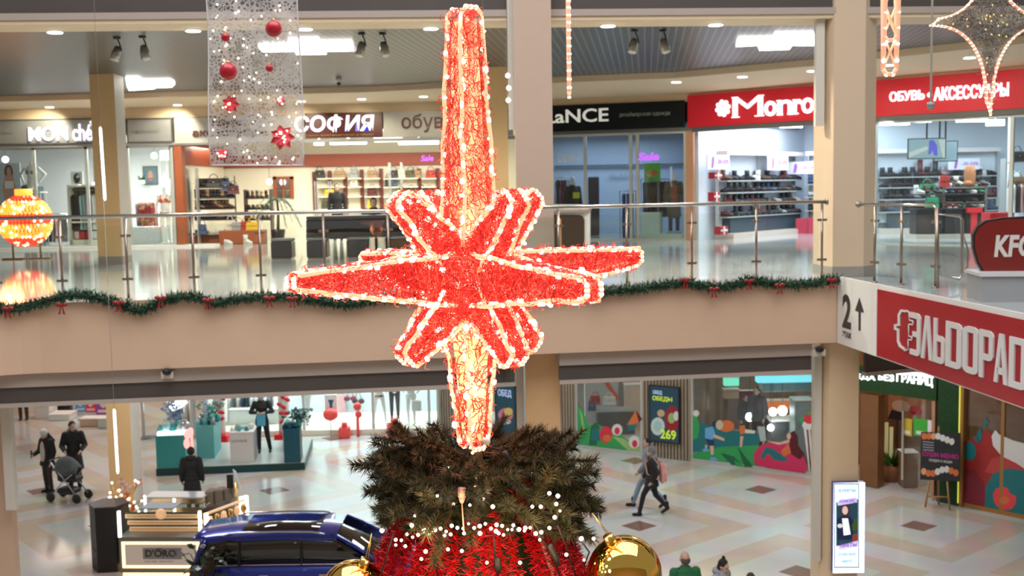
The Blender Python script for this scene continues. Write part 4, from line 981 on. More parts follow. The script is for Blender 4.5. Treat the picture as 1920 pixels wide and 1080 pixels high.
k = MB(); pxletters(k, UA, 'женское бельё', 245, 242, 298, 250, .1, depth=.008, shear=.2); k.build('small_lettering', mat('grey_ink', (0, 0, 0)), t)
t = sign(UA, 'pale sign with two lines of brown letters partly behind the lace strip', 327, 219, 570, 267, M_spale)
lit(t, UA, 'обувь', 399, 223, 456, 240, M_brown, halo=False, bold=.02); lit(t, UA, 'аксессуары', 361, 244, 500, 259, M_brown, halo=False, bold=.02)
t = sign(UA, 'dark maroon sign with slanted white glowing letters', 572, 211, 717, 258, M_maroon)
lit(t, UA, 'СОФИЯ', 552, 215, 702, 248, M_glow, bold=.02, shear=.1)
k = MB(); pxletters(k, UA, 'салон кожгалантереи и обуви', 574, 251, 700, 255.5, .1, depth=.008); k.build('gold_lettering', mat('gold_ink', (.45, .28, .08), .4), t)
t = sign(UA, 'pale sign with one line of dark brown letters beside the lit star', 719, 207, 962, 256, M_spale)
lit(t, UA, 'обувь', 753, 213, 850, 248, M_brown, halo=False, bold=.012)
t = sign(UB, 'black sign with grey-white letters after the middle column', 968, 200, 1283, 243, mat('matt_black_sign', (.008, .011, .012), .7, spec=.15), z=(9.25, 9.97), dep=.12)
lit(t, UB, 'ELaNCE', 1003, 205, 1141, 230, M_glowg, halo=False, bold=.012, dep=.12, d=.03); lit(t, UB, 'дизайнерская одежда', 1161, 209, 1256, 219, mat('dim_letter', (.3, .3, .3), .4), halo=False, bold=0, dep=.12, d=.01, n='small_lettering')
M_red = mat('lit_red_sign', (.50, .002, .016), .5, emit=(.7, .002, .016), es=.12)
UCz = (9.24, 10.09)
t = thing('shop_sign', 'bright red sign with a white flower emblem and big white letters over the shoe shop', 'sign', UC.W(2, 9.24, .1)); um = UC.hit(1582, 200, .15)[0]
m = MB(); UC.box(m, -.12, um, *UCz, .005, .15); m.build('board', M_red, t)
for ch, q in (('M', (1375, 180, 1431, 219.5)), ('o', (1434, 189, 1457, 218)), ('n', (1459, 187, 1487, 215.5)), ('r', (1489, 186, 1504, 214)), ('o', (1504, 183, 1527, 213))):
    o_ = lit(t, UC, ch, *q, M_glow, bold=0 if ch == 'M' else .018, dep=.15, d=.05, halo=ch != 'M'); x0, y0, x1, y1 = q; w_ = x1 - x0
    for f0, f1, top in dict(M=((-.04, .22, 0), (.74, 1.04, 0), (-.03, .16, 1), (.84, 1.03, 1)), n=((-.06, .34, 0), (.66, 1.06, 0), (-.08, .2, 1)), r=((-.1, .6, 0), (-.12, .3, 1)), o=()).get(ch):
        k = MB(); u0, u1, z0, z1 = UC.ext(*q, .16); zz = z1 - .028 if top else z0; UC.box(k, u0 + (u1 - u0) * f0, u0 + (u1 - u0) * f1, zz, zz + .028, .16, .205); k.build('letter_serif', M_glow, t)
k = MB(); u, z = UC.hit(1355, 203, .2)
for i in range(8):
    a = PI * i / 4 + .2; c = UC.W(u + .17 * math.cos(a), z + .17 * math.sin(a), .19); k.ball(c, (.062, .045, .062), 10, 6)
for i in range(8):
    a = PI * i / 4 + .2; k.tube([UC.W(u, z, .19), UC.W(u + .16 * math.cos(a), z + .16 * math.sin(a), .19)], .022, 5)
k.ball(UC.W(u, z, .19), .08, 10, 8); k.build('flower_emblem', M_glow, t)
t = thing('shop_sign', 'bright red sign with one line of white capitals behind the hanging star', 'sign', UC.W(7, 9.24, .1))
m = MB(); UC.box(m, um + .01, UC.L, *UCz, .005, .15); m.build('board', M_red, t)
lit(t, UC, 'ОБУВЬ', 1669, 170, 1734, 189, M_glow, bold=.02, dep=.15, d=.05); lit(t, UC, 'АКСЕССУАРЫ', 1752, 159, 1892, 185, M_glow, bold=.02, dep=.15, d=.05)
k = MB(); k.ball(UC.at(1743, 178, .19), .06, 10, 8); k.build('dot', M_glow, t)
m = MB(); UC.box(m, 0, UC.L, 9.12, 9.24, -.1, .12); S(m.build('trim_30', M_frame))
m = MB(); UA.box(m, -6, 20.6, 9.08, 9.17, -.1, .08); S(m.build('trim_31', M_sgrey)); m = MB(); UB.box(m, 0, UB.L, 9.16, 9.25, -.1, .1); S(m.build('trim_32', M_frame))
def shopwindow(n, fr, u0, u1, z0, z1, divs, fm, sill=.12):
    m = MB(); w_ = .04
    for u in divs: fr.box(m, u - w_, u + w_, z0, z1, -.05, .03)
    fr.box(m, u0, u1, z0, z0 + sill, -.06, .04); fr.box(m, u0, u1, z1 - .06, z1, -.05, .03)
    o = S(m.build('window_%d' % n, fm))
    for a, b in zip(divs, divs[1:]):
        k = MB(); fr.box(k, a + w_, b - w_, z0 + sill, z1 - .06, -.012, 0); S(k.build('window_pane', M_shopglass, o))
gx = lambda fr, x, y=380: fr.hit(x, y)[0]
M_alu = mat('pale_aluminium', (.55, .58, .57), .35, .4)
shopwindow(1, UA, gx(UA, -80), gx(UA, 190), Z2, 9.08, [gx(UA, x) for x in (-80, 68, 166, 190)], M_alu, .1)
shopwindow(2, UA, gx(UA, 243), gx(UA, 326), Z2, 9.08, [gx(UA, x) for x in (243, 326)], M_alu, .08)
M_redwood = mat('red_brown_wood', (.33, .085, .03), .45, noise=.2, nscale=3)
m = MB(); UA.px(m, 329, 266, 343, 463, -.3, .06); S(m.build('trim_40', M_redwood))
shopwindow(3, UB, .05, UB.L - .25, Z2, 9.16, [.05] + [gx(UB, x) for x in (1098, 1183, 1196)] + [UB.L - .25], M_alu, .05)
m = MB(); UB.box(m, UB.L - .22, UB.L - .02, Z2, 9.2, -.2, .06); S(m.build('trim_41', mat('copper_wood', (.5, .25, .14), .45, noise=.1)))
shopwindow(4, UC, gx(UC, 1634), UC.L, Z2, 9.12, [gx(UC, 1634), gx(UC, 1640), gx(UC, 1895), UC.L], M_alu, .03)
m = MB(); UC.px(m, 1622, 218, 1636, 530, -.05, .06); S(m.build('trim_42', M_cream))
m = MB(); UA.box(m, -6, 11.6, Z2, Z2 + .06, -.3, .25); S(m.build('trim_43', M_white))
def torso(lab, x, y_top, y_bot, Y, loc_z, clothes=None, rz=0, h=1.72, J=None, head=False, cat='mannequin', mats=None, group=None, name='mannequin'):
    p = atY(x, y_bot, Y)
    return figure(name, lab, Vector((p.x, Y, loc_z)), rz, h, J, skin=mats or M_mann, face=False, head=head, cat=cat, vox=.016, group=group, hands=False)
M_mann = mat('white_mannequin', (.82, .82, .80), .35)
def bra(t, mt, J=None, knickers=None):
    J = {**JD, **(J or {})}; m = MB(); c = Vector(J['che'])
    for s in (1, -1): m.ball(c + Vector((s * .075, -.095, .0)), (.075, .05, .062), 12, 8)
    m.tube([c + Vector((.17 * math.cos(a), .125 * math.sin(a), -.03)) for a in np.linspace(0, 2 * PI, 16)[:-1]], .022, 6, closed=True)
    for s in (1, -1): m.tube([c + Vector((s * .08, -.1, .06)), c + Vector((s * .1, -.05, .17)), c + Vector((s * .1, .06, .15))], .01, 5)
    m.build('bra', mt, t, local=True)
    if knickers:
        m = MB(); p = Vector(J['pel']); m.ball(p + Vector((0, 0, -.04)), (.172, .128, .075), 14, 9); m.build('briefs', knickers, t, local=True)
M_redcloth = mat('red_cloth', (.55, .02, .03), .6, noise=.1); M_blackcloth = mat('black_cloth', (.02, .02, .023), .7, noise=.2)
AK = dict(elbL=(.36, .08, 1.22), wriL=(.22, -.04, 1.0), elbR=(-.36, .08, 1.22), wriR=(-.22, -.04, 1.0))
bp_ = atY(58, 300, 32.9)
t = thing('mannequin_bust', 'white armless-stand bust with folded arms high in the lingerie window', 'mannequin', Vector((bp_.x, 32.9, Z2)))
b = MB(); J2 = {**JD, **AK}; o_ = Vector((bp_.x, 32.9, atY(58, 345, 32.9).z - .95)); spine(b, JD)
for s in 'LR': cap(b, J2['sho' + s], J2['elb' + s], .055, .045); cap(b, J2['elb' + s], J2['wri' + s], .045, .03)
cap(b, JD['nek'], Vector(JD['nek']) + Vector((0, 0, .1)), .055, .05)
ROOTM[t.name] = Matrix.Translation(o_); x = remesh(b, 'body', M_mann, t, .016, 1); x.location = (0, 0, o_.z - Z2); ROOTM[t.name] = Matrix.Translation((bp_.x, 32.9, Z2))
m = MB(); c = o_ + Vector((0, 0, 1.28))
for s in (1, -1): m.ball(c + Vector((s * .075, -.095, .0)), (.075, .05, .062), 12, 8)
m.build('bra', mat('grey_cloth', (.35, .3, .3), .6), t)
for dx in (-.28, .28):
    for dy in (-.15, .25): m = MB(); m.cyl(Vector((bp_.x + dx, 32.9 + dy, Z2)), Vector((bp_.x + dx, 32.9 + dy, o_.z + .73)), .015, n=8); m.build('leg', M_colside, t)
for z in (.38, .735):
    m = MB(); m.box((bp_.x, 32.95, o_.z + z - .03), (.62, .5, .035)); m.build('shelf', M_white, t)
t = thing('dark_clothes_bin', 'dark cloth-covered block on the stand beneath the white bust', 'box', Vector((bp_.x + .02, 33.5, Z2)))
b = MB(); q0, q1 = atY(46, 372, 33.6), atY(76, 346, 33.6); b.rbox(((q0.x + q1.x) / 2, 33.6, (Z2 + q1.z) / 2), (q1.x - q0.x, .5, q1.z - Z2), .05); b.build('block', mat('dark_teal_cloth', (.02, .045, .05), .6), t)
t, J, _ = figure('mannequin', 'white mannequin in a red and black bra beyond the glowing ball', atZ(106, 462, Z2) + Vector((0, 2.0, .25)), .2, 1.7, {**AK}, skin=M_mann, face=False, vox=.016, hands=False, cat='mannequin'); bra(t, M_redcloth, {**AK}, M_blackcloth)
m = MB(); m.lathe([(.3, -.24), (.3, 0)], (0, 0, 0), 20); fpart(t, 'stand', m, M_white)
t, J, _ = figure('mannequin', 'white headless mannequin in a red bra beside the red-brown door post', atZ(303, 464, Z2) + Vector((-.1, .8, .05)), -.1, 1.74, None, skin=M_mann, face=False, head=False, vox=.016, hands=False, cat='mannequin'); bra(t, M_redcloth, None, mat('grey_cloth', (0, 0, 0)))
m = MB(); cap(m, (0, .0, 1.44), (0, 0, 1.56), .055, .05); m.ball((0, 0, 1.62), .06, 10, 8); fpart(t, 'neck_knob', m, M_mann); m = MB(); m.lathe([(.28, -.05), (.28, 0.02)], (0, 0, 0), 20); fpart(t, 'stand', m, M_plinth)
t, J, _ = figure('mannequin', 'pale mannequin farther back next to the one in the red bra', Vector((atY(320, 380, 35).x, 35, Z2)), .3, 1.8, None, skin=M_mann, face=False, vox=.018, hands=False, cat='mannequin'); bra(t, M_blackcloth, None, M_blackcloth)
m = MB(); p = atY(320, 300, 35); m.rbox((0, .15, 2.62), (.5, .3, .3), .03); fpart(t, 'box_on_shelf', m, M_white)
def poster(name, lab, fr, x0, y0, x1, y1, o, bg, shapes=(), dep=.03, cat='poster', kids='print', frame=None):
    u0, u1, z0, z1 = fr.ext(x0, y0, x1, y1, o + dep); t = thing(name, lab, cat, fr.W((u0 + u1) / 2, z0, o))
    m = MB(); fr.box(m, u0, u1, z0, z1, o, o + dep); m.build('sheet', bg, t)
    for i, (nm, mt, pts) in enumerate(shapes):
        k = MB(); q = [(u0 + (u1 - u0) * a, z0 + (z1 - z0) * b) for a, b in pts]; e = o + dep + .002 + .0015 * i
        k.prism([fr.W(u, z, o + dep) for u, z in q], [fr.W(u, z, e) for u, z in q]); k.build(nm, mt, t)
    if frame:
        f = MB(); w_ = .03
        for a, b, c, d in ((u0 - w_, u1 + w_, z1, z1 + w_), (u0 - w_, u1 + w_, z0 - w_, z0), (u0 - w_, u0, z0, z1), (u1, u1 + w_, z0, z1)): fr.box(f, a, b, c, d, o, o + dep + .015)
        f.build('frame', frame, t)
    return t
def ell(cx, cy_, rx, ry, n=14, a0=0): return [(cx + rx * math.cos(a0 + 2 * PI * i / n), cy_ + ry * math.sin(a0 + 2 * PI * i / n)) for i in range(n)]
M_pskin = mat('printed_skin', (.55, .30, .22), .5); M_phair = mat('printed_dark_hair', (.12, .03, .02), .5); M_pwhite = mat('printed_white', (.8, .8, .8), .5)
UAb = Fr((-20, 33.4), (0.6, 33.4)); UAk = Fr((-20, 37.6), (1.2, 37.6))
poster('wall_poster', 'tall poster of a dark-haired woman in white underwear in the lingerie window', UAb, -8, 306, 40, 418, 0, mat('pale_blue_print', (.52, .6, .66), .5),
       [('hair', M_phair, ell(.55, .85, .17, .13)), ('figure', M_pskin, [(.4, .8), (.7, .8), (.8, .6), (.78, .42), (.7, .3), (.72, .02), (.4, .02), (.38, .3), (.3, .45), (.28, .6)]), ('face', M_pskin, ell(.56, .85, .09, .09)), ('bra', M_pwhite, [(.38, .7), (.72, .7), (.72, .58), (.38, .58)]), ('briefs', M_pwhite, [(.38, .4), (.72, .4), (.7, .28), (.42, .28)])])
poster('wall_poster', 'framed teal poster with a figure on the cream wall by the round lamp', UAk, 270, 313, 294, 345, 0, mat('teal_print', (.12, .2, .24), .5), [('figure', M_pskin, ell(.5, .5, .2, .3)), ('band', M_redcloth, [(.3, .35), (.7, .35), (.7, .28), (.3, .28)])], frame=M_frame)
poster('wall_poster', 'black and white picture standing on the clothes cabinet', UAb, 133, 322, 155, 346, 0, M_pwhite, [('figure', M_blackcloth, ell(.5, .5, .3, .4, 8)), ('patch', M_pwhite, ell(.6, .62, .14, .12)), ('lower', M_blackcloth, [(.3, .1), (.6, .1), (.55, .3), (.35, .3)])])
for i, (x, y, Y, lab) in enumerate(((10, 299, 34, 'round white globe lamp inside the lingerie window'), (289, 292, 35, 'round white globe lamp in the cream corner of the lingerie shop'), (505, 341, 36.5, 'round white globe lamp glowing behind the palm'))):
    p = atY(x, y, Y); t = thing('globe_lamp', lab, 'lamp', p - ZU * .1); m = MB(); m.ball(p, .095, 16, 12); m.build('globe', M_led, t); m = MB(); m.tube([p + ZU * .09, Vector((p.x, p.y, 9.42))], .006, 5); m.build('cord', M_black, t)
for i, (x, y, Y) in enumerate(((186, 320, 34), (176, 345, 34), (309, 328, 34), (305, 336, 34.2), (318, 340, 34.1))):
    p = atY(x, y, Y); t = thing('small_globe_lamp', ['tiny warm globe lamp hanging by the light tube', 'tiny warm globe lamp over the clothes cabinet', 'upper tiny warm lamp over the mannequin in the red bra', 'middle tiny warm lamp over the mannequin in the red bra', 'lowest tiny warm lamp over the mannequin in the red bra'][i], 'lamp', p - ZU * .05); m = MB(); m.ball(p, .05, 10, 8); m.build('globe', M_lampwarm, t); m = MB(); m.tube([p, Vector((p.x, p.y, 9.42))], .005, 4); m.build('cord', M_black, t)
def garment_mesh(seed, L, wd):
    r = random.Random(seed); m = MB(); n = 10; a = []
    prof = [(0, .05), (-.05, wd * .45), (-.12, wd * .5), (-L * .5, wd * .42), (-L, wd * .52)]
    for z, hw in prof: a.append([(hw * math.cos(2 * PI * j / n), .045 * math.sin(2 * PI * j / n) + .012 * math.sin(j * 2.1 + z * 6), z) for j in range(n)])
    vs = [v for q in a for v in q]; fs = [(i * n + j, i * n + (j + 1) % n, (i + 1) * n + (j + 1) % n, (i + 1) * n + j) for i in range(len(a) - 1) for j in range(n)]
    fs += [tuple(range(n)), tuple(range(len(vs) - 1, len(vs) - n - 1, -1))]
    return m.add(vs, fs, 0, True)
GM = {}
def garment(p, rz, mt, lab, grp, L=.95, wd=.42):
    key = (mt.name, round(L, 2))
    if key not in GM:
        t = thing('garment', lab, 'garment', p, rz, grp); garment_mesh(len(GM), L, wd).build('cloth', mt, t, local=True)
        m = MB(); m.tube([(0, 0, .0), (0, 0, .06), (.02, 0, .09), (.0, 0, .11)], .005, 4); m.tube([(-wd * .4, 0, -.05), (0, 0, .01), (wd * .4, 0, -.05)], .008, 4); m.build('hanger', M_steel, t, local=True); GM[key] = t
    else: dup(GM[key], p, rz, lab, grp)
CM = {k: mat('cloth_' + k, v, .75, noise=.15) for k, v in dict(black=(.018, .018, .02), mint=(.42, .62, .64), lilac=(.38, .3, .38), white=(.72, .72, .72), wine=(.16, .018, .03), blue=(.02, .09, .35), grey=(.2, .2, .22), camel=(.33, .2, .12), pink=(.7, .4, .4), navy=(.03, .04, .09)).items()}
def rail_of(seq, p0, p1, grp, place, L=.95, rz=1.4):
    n = len(seq)
    for i, c in enumerate(seq): garment(p0.lerp(p1, (i + .5) / n), 1.35 + .1 * math.sin(i * 2), CM[c], '%s garment on a hanger, %s along %s' % (c, ORD[i], place), grp, L)
cab = thing('clothes_cabinet', 'open cream clothes cabinet with a hanging rail beside the ochre column', 'cabinet', atZ(158, 463, Z2) + Vector((0, 1.2, 0)))
x0, x1 = atY(131, 400, 33.3).x, atY(186, 400, 33.3).x; zt = atY(150, 349, 33.3).z
for nm, c, d in (('side_panel', (x0, 33.55, (Z2 + zt) / 2), (.06, .6, zt - Z2)), ('side_panel', (x1, 33.55, (Z2 + zt) / 2), (.06, .6, zt - Z2)), ('top', ((x0 + x1) / 2, 33.55, zt), (x1 - x0 + .06, .62, .06)), ('base', ((x0 + x1) / 2, 33.55, Z2 + .1), (x1 - x0, .6, .2)), ('shelf', ((x0 + x1) / 2, 33.55, Z2 + .72), (x1 - x0, .58, .04)), ('back_panel', ((x0 + x1) / 2, 33.84, (Z2 + zt) / 2), (x1 - x0, .03, zt - Z2))):
    m = MB(); m.box(c, d); m.build(nm, M_wallc if nm != 'back_panel' else mat('dim_panel', (.3, .28, .25), .6), cab)
m = MB(); m.cyl(Vector((x0, 33.5, zt - .12)), Vector((x1, 33.5, zt - .12)), .014, n=8); m.build('hanging_rail', M_steel, cab)
rail_of(['black', 'black', 'black', 'mint', 'mint', 'lilac', 'lilac', 'white', 'white'], Vector((x0 + .04, 33.5, zt - .245)), Vector((x1 - .04, 33.5, zt - .245)), 'garments in the cream cabinet', 'the rail of the cream cabinet', 1.05, 1.0)
for i, (dx, c) in enumerate(((.15, 'pink'), (.32, 'red'), (.5, 'red'), (.68, 'white'))):
    m = MB(); m.rbox((x0 + dx, 33.45, Z2 + .21 + .12), (.15, .3, .24), .03); m.build('folded_stack', M_redcloth if c == 'red' else CM[c], label='%s folded cloth bundle, %s in the bottom of the cream cabinet' % (c, ORD[i]), cat='cloth', group='bundles in the cream cabinet')
wr = thing('clothes_rail', 'free-standing steel rail of wine-red robes behind the ochre column', 'rail', Vector((atY(272, 440, 34).x, 34, Z2)))
a, b = atY(258, 372, 34), atY(290, 372, 34)
for p in (a, b): m = MB(); m.cyl(Vector((p.x, 34, Z2)), p, .015, n=8); m.box((p.x, 34, Z2 + .015), (.05, .5, .03)); m.build('upright', M_steel, wr)
m = MB(); m.cyl(a, b, .014, n=8); m.build('bar', M_steel, wr)
rail_of(['grey', 'wine', 'wine', 'wine', 'wine', 'wine', 'wine'], a - ZU * .127, b - ZU * .127, 'robes on the steel rail', 'the rail behind the ochre column', 1.05, 1.1)
b_ = MB(); c = atZ(262, 463, Z2); b_.rbox((c.x - .1, 33.3, Z2 + .28), (1.1, .5, .56), .02); b_.build('display_plinth', mat('white_mottled_stone', (.6, .6, .62), .5, noise=.3, nscale=20), label='white mottled low plinth under the wine-red robes', cat='plinth')
rail_of(['black', 'grey', 'pink', 'black'], atY(88, 405, 34.6), atY(124, 405, 34.6), 'garments behind the glowing ball', 'the row behind the glowing ball', .8, .8)
m = MB(); m.cyl(atY(86, 401, 34.6), atY(126, 401, 34.6), .012, n=6)
t = thing('clothes_rail', 'low rail of mixed garments behind the red and gold ball', 'rail', Vector((atY(106, 440, 34.6).x, 34.6, Z2))); m.build('bar', M_steel, t)
for x in (87, 125): p = atY(x, 401, 34.6); m = MB(); m.cyl(Vector((p.x, p.y, Z2)), p, .014, n=6); m.build('upright', M_steel, t)
p = atY(266, 338, 37.2); pt = thing('wall_plant', 'small green plant beside the teal poster', 'plant', p - ZU * .1); m = MB(); m.rbox(p - ZU * .06, (.2, .15, .14), .02); m.build('pot', M_white, pt); m = MB()
for i in range(26):
    a = RN.random() * 6.28; d = Vector((math.cos(a) * .14, math.sin(a) * .08 - .03, RN.uniform(.02, .2))); s = d.orthogonal().normalized() * .02; q = p; m.add([q - s * .3, q + d * .5 + s, q + d, q + d * .5 - s], [(0, 1, 2, 3)])
m.build('leaves', mat('leaf_green', (.05, .16, .05), .5), pt)
m = MB(); UAk.px(m, 420, 288, 905, 311, 0, .12); S(m.build('trim_50', mat('rust_red_panel', (.30, .055, .02), .4, noise=.1, nscale=2)))
m = MB(); f_ = Fr((-9.55, 32.4), (-9.55, 37.5)); f_.box(m, .1, 5.0, 8.55, 9.2, -.0, .1); S(m.build('trim_51', mat('rust_red_panel', (0, 0, 0))))
t = panel('violet_word', 'small violet glowing word on the rust-red panel behind the lit star', loc=UAk.at(810, 300, .13)); k = MB(); pxletters(k, UAk, 'Sale', 789, 291, 813, 302, .12, depth=.02, bold=.02, shear=.2); k.build('lettering', mat('violet_neon_and_reflection', (.5, .1, .9), .4, emit=(.45, .12, .9), es=1.0), t)
M_pil = mat('dark_red_pilaster', (.16, .035, .02), .45, noise=.15)
for i, (x, y0, y1) in enumerate(((590, 322, 402), (618, 320, 360), (648, 332, 402), (679, 318, 402), (715, 316, 402), (750, 316, 330), (786, 316, 360), (821, 315, 402), (858, 315, 402))):
    m = MB(); UAk.px(m, x - 3.5, y0, x + 3.5, y1, 0, .09); S(m.build('trim_52', M_pil))
def bag_mesh(kind):
    m = MB(); w_, h_, d = ((.34, .26, .14), (.26, .30, .12), (.40, .24, .16))[kind]
    a = [(-w_ / 2 * .85, -d / 2 * .7, h_), (w_ / 2 * .85, -d / 2 * .7, h_), (w_ / 2 * .85, d / 2 * .7, h_), (-w_ / 2 * .85, d / 2 * .7, h_)]
    b = [(-w_ / 2, -d / 2, 0), (w_ / 2, -d / 2, 0), (w_ / 2, d / 2, 0), (-w_ / 2, d / 2, 0)]
    m.prism([Vector(v) for v in b], [Vector(v) for v in a]); m.rbox((0, -d / 2 * .9, h_ * .72), (w_ * .9, .03, h_ * .5), .012)
    return m, w_, h_
BAGS = {}
def bag(p, kind, col, lab, grp, rz=0):
    key = (kind, col)
    if key in BAGS: return dup(BAGS[key], p, rz, lab, grp)
    t = thing('handbag', lab, 'bag', p, rz, grp); m, w_, h_ = bag_mesh(kind); m.build('bag_body', LEA[col], t, local=True)
    k = MB(); k.tube([(w_ * .3 * math.cos(a), 0, h_ + .13 * math.sin(a)) for a in np.linspace(0, PI, 9)], .011, 5); k.build('strap', LEA[col], t, local=True)
    k = MB(); k.box((0, -.09, h_ * .55), (.04, .02, .03)); k.build('clasp', M_foil, t, local=True); BAGS[key] = t; return t
LEA = {k: mat('leather_' + k, v, .45, noise=.15) for k, v in dict(black=(.02, .02, .022), brown=(.13, .06, .03), tan=(.36, .22, .12), red=(.42, .03, .02), wine=(.10, .015, .02), olive=(.07, .075, .04), grey=(.32, .34, .36), yellow=(.75, .5, .02), cream=(.65, .6, .5), navy=(.04, .08, .18), green=(.03, .3, .12), white=(.75, .75, .75)).items()}
rows = [(637, 333, 2, 'tan'), (664, 329, 1, 'grey'), (664, 347, 1, 'cream'), (698, 328, 0, 'tan'), (738, 328, 0, 'black'), (770, 327, 0, 'olive'), (835, 328, 0, 'red'), (600, 335, 0, 'black'), (698, 362, 0, 'wine'), (729, 358, 1, 'black'), (737, 358, 1, 'navy'), (772, 362, 2, 'brown'), (780, 342, 0, 'tan'), (753, 340, 1, 'cream'), (808, 341, 0, 'red'), (805, 360, 2, 'olive'), (835, 362, 0, 'red'), (697, 386, 1, 'yellow'), (741, 384, 1, 'olive'), (750, 376, 1, 'green'), (755, 390, 1, 'black'), (790, 378, 0, 'wine'), (612, 388, 0, 'olive'), (620, 378, 2, 'yellow')]
for i, (x, y, k, c) in enumerate(rows):
    row = 'top' if y < 336 else 'second' if y < 350 else 'third' if y < 370 else 'lowest'
    y = min((334, 350, 368, 392), key=lambda q: abs(q - y)); p = UAk.at(x, y, .2); bag(p, k, c, '%s handbag on the %s shelf of the cream back wall, %s along the wall' % (c, row, ORD[sorted(q[0] for q in rows).index(x)]), 'handbags on the cream back wall')
for j, y in enumerate((334, 350, 368, 392)):
    for i, (x0, x1) in enumerate(((594, 646), (652, 677), (683, 712), (719, 784), (790, 818), (826, 856))):
        m = MB(); UAk.px(m, x0, y, x1, y + 2, 0, .36); sh = m.build('wall_shelf', M_wallc, label='narrow cream wall shelf, %s from the top in bay %s from the mirror' % (ORD[j], ORD[i]), cat='shelf', group='wall shelves in the bag shop')
wd = thing('window_frame_mirror', 'dark red framed mirror with four panes against the cream back wall', 'mirror', UAk.at(530, 366, .1)); m = MB()
for q in ((512, 331, 518, 372), (544, 331, 550, 372), (512, 331, 550, 336), (529, 336, 532, 372), (518, 350, 544, 352)): UAk.px(m, *q, 0, .08)
m.build('frame', M_redwood, wd); m = MB(); UAk.px(m, 517, 335, 545, 372, 0, .03); m.build('pane', mat('mirror_glass', (.8, .82, .8), .08, .9), wd)
rk = thing('shoe_rack', 'tiered dark display rack crowded with footwear just inside the bag shop', 'rack', Vector((atY(400, 440, 33.6).x, 33.6, Z2)))
xa, xb = atY(372, 400, 33.6).x, atY(440, 400, 33.6).x
for j, y in enumerate((352, 372, 392, 412, 440)):
    z = atY(400, y, 33.6).z; m = MB(); m.box(((xa + xb) / 2, 33.6 - j * .06, z), (xb - xa, .5, .03)); m.build('tier', mat('dark_tier', (.05, .035, .03), .5), rk)
for x in (xa, xb): m = MB(); m.cyl(Vector((x, 33.75, Z2)), Vector((x, 33.75, atY(400, 330, 33.6).z)), .02, n=8); m.build('upright', M_black, rk)
m = MB(); m.box(((xa + xb) / 2, 33.6, Z2 + .12), (xb - xa + .2, .7, .24)); m.build('base', M_redwood, rk)
def shoe_mesh(kind):
    """toe towards -y, heel at +y, 27 cm"""
    m = MB(); n = 12
    def ring(y, w_, z0, z1): return [(w_ * math.cos(2 * PI * j / n), y, (z0 + z1) / 2 + (z1 - z0) / 2 * math.sin(2 * PI * j / n)) for j in range(n)]
    a = [ring(-.14, .012, .01, .035), ring(-.12, .035, .006, .055), ring(-.06, .045, .004, .075), ring(0, .04, .004, .10), ring(.05, .036, .004, .125 if kind != 1 else .1), ring(.10, .036, .004, .13 if kind != 1 else .105), ring(.125, .02, .01, .11)]
    vs = [v for q in a for v in q]; fs = [(i * n + j, i * n + (j + 1) % n, (i + 1) * n + (j + 1) % n, (i + 1) * n + j) for i in range(len(a) - 1) for j in range(n)] + [tuple(range(n - 1, -1, -1)), tuple(len(vs) - n + j for j in range(n))]
    m.add(vs, fs, 0, True)
    if kind in (0, 2):
        H_ = .2 if kind == 0 else .36; m.lathe([(.048, .09), (.046, .14), (.05, H_), (.04, H_)], (0, .075, 0), 12, sy=1.15)
    m.poly([(-.03, -.13), (.03, -.13), (.046, -.05), (.036, .12), (-.036, .12), (-.046, -.05)], -.012, .012, 1)
    if kind != 1: m.box((0, .10, .012), (.06, .05, .045), mi=1)
    m.v = [v + Vector((0, 0, .012)) for v in m.v]
    return m
SHOES = {}
KN = ('ankle boot', 'low shoe', 'tall boot')
def shoe(p, rz, kind, col, lab, grp, s=1.0):
    key = (kind, col)
    if key in SHOES: o = SHOES[key].copy(); COL.objects.link(o)
    else:
        o = shoe_mesh(kind).build('shoe', [LEA[col], M_black if col not in ('white', 'cream') else LEA['cream']], None, local=True); SHOES[key] = o
    o.location = p; o.rotation_euler = (0, 0, rz); o.scale = (s, s, s); o['label'] = lab; o['category'] = 'shoe'; o['group'] = grp; return o
rq = random.Random(31)
for j, y in enumerate((352, 372, 392, 412, 440)):
    z = atY(400, y, 33.6).z + .018; n = 9 if j < 4 else 4
    for i in range(n):
        col = rq.choice(['black', 'black', 'brown', 'olive', 'wine', 'tan', 'black']) if j < 4 else ('navy', 'cream', 'white', 'tan')[i]
        shoe(Vector((xa + .1 + (xb - xa - .2) * i / (n - 1), 33.55 - j * .06, z)), .35 * (1 if j % 2 else -1) + PI * .5, 0 if j < 3 else 1, col, '%s %s on the %s tier of the dark rack, %s along it' % (col, KN[0 if j < 3 else 1], ORD[j], ORD[i]), 'footwear on the dark rack', 1.25)
for i, (x, y, k, c, lb) in enumerate(((401, 342, 2, 'black', 'big black bag topping the dark footwear rack'), (424, 350, 1, 'navy', 'navy bag beside the big black one on the footwear rack'), (438, 356, 0, 'wine', 'wine bag hung at the end of the footwear rack'), (380, 430, 1, 'navy', 'blue bag on the floor before the dark footwear rack'))):
    p = atY(x, y + 8, 33.45) if i < 3 else Vector((atY(x, 440, 33).x, 33.0, Z2 + .3)); bag(p, k, c, lb, None if 0 else 'bags by the footwear rack', .1)
st = thing('glass_stand', 'narrow glass shelf stand by the red-brown post in the bag shop', 'stand', Vector((atY(358, 440, 33).x, 33, Z2)))
p0, p1 = atY(350, 280, 33), atY(367, 280, 33)
for z in (.3, .8, 1.3, 1.8): m = MB(); m.box(((p0.x + p1.x) / 2, 33, Z2 + z), (p1.x - p0.x, .35, .015)); m.build('shelf', M_shopglass, st)
for x in (p0.x, p1.x): m = MB(); m.box((x, 33, Z2 + 1.12), (.02, .3, 2.24)); m.build('side', M_alu, st)
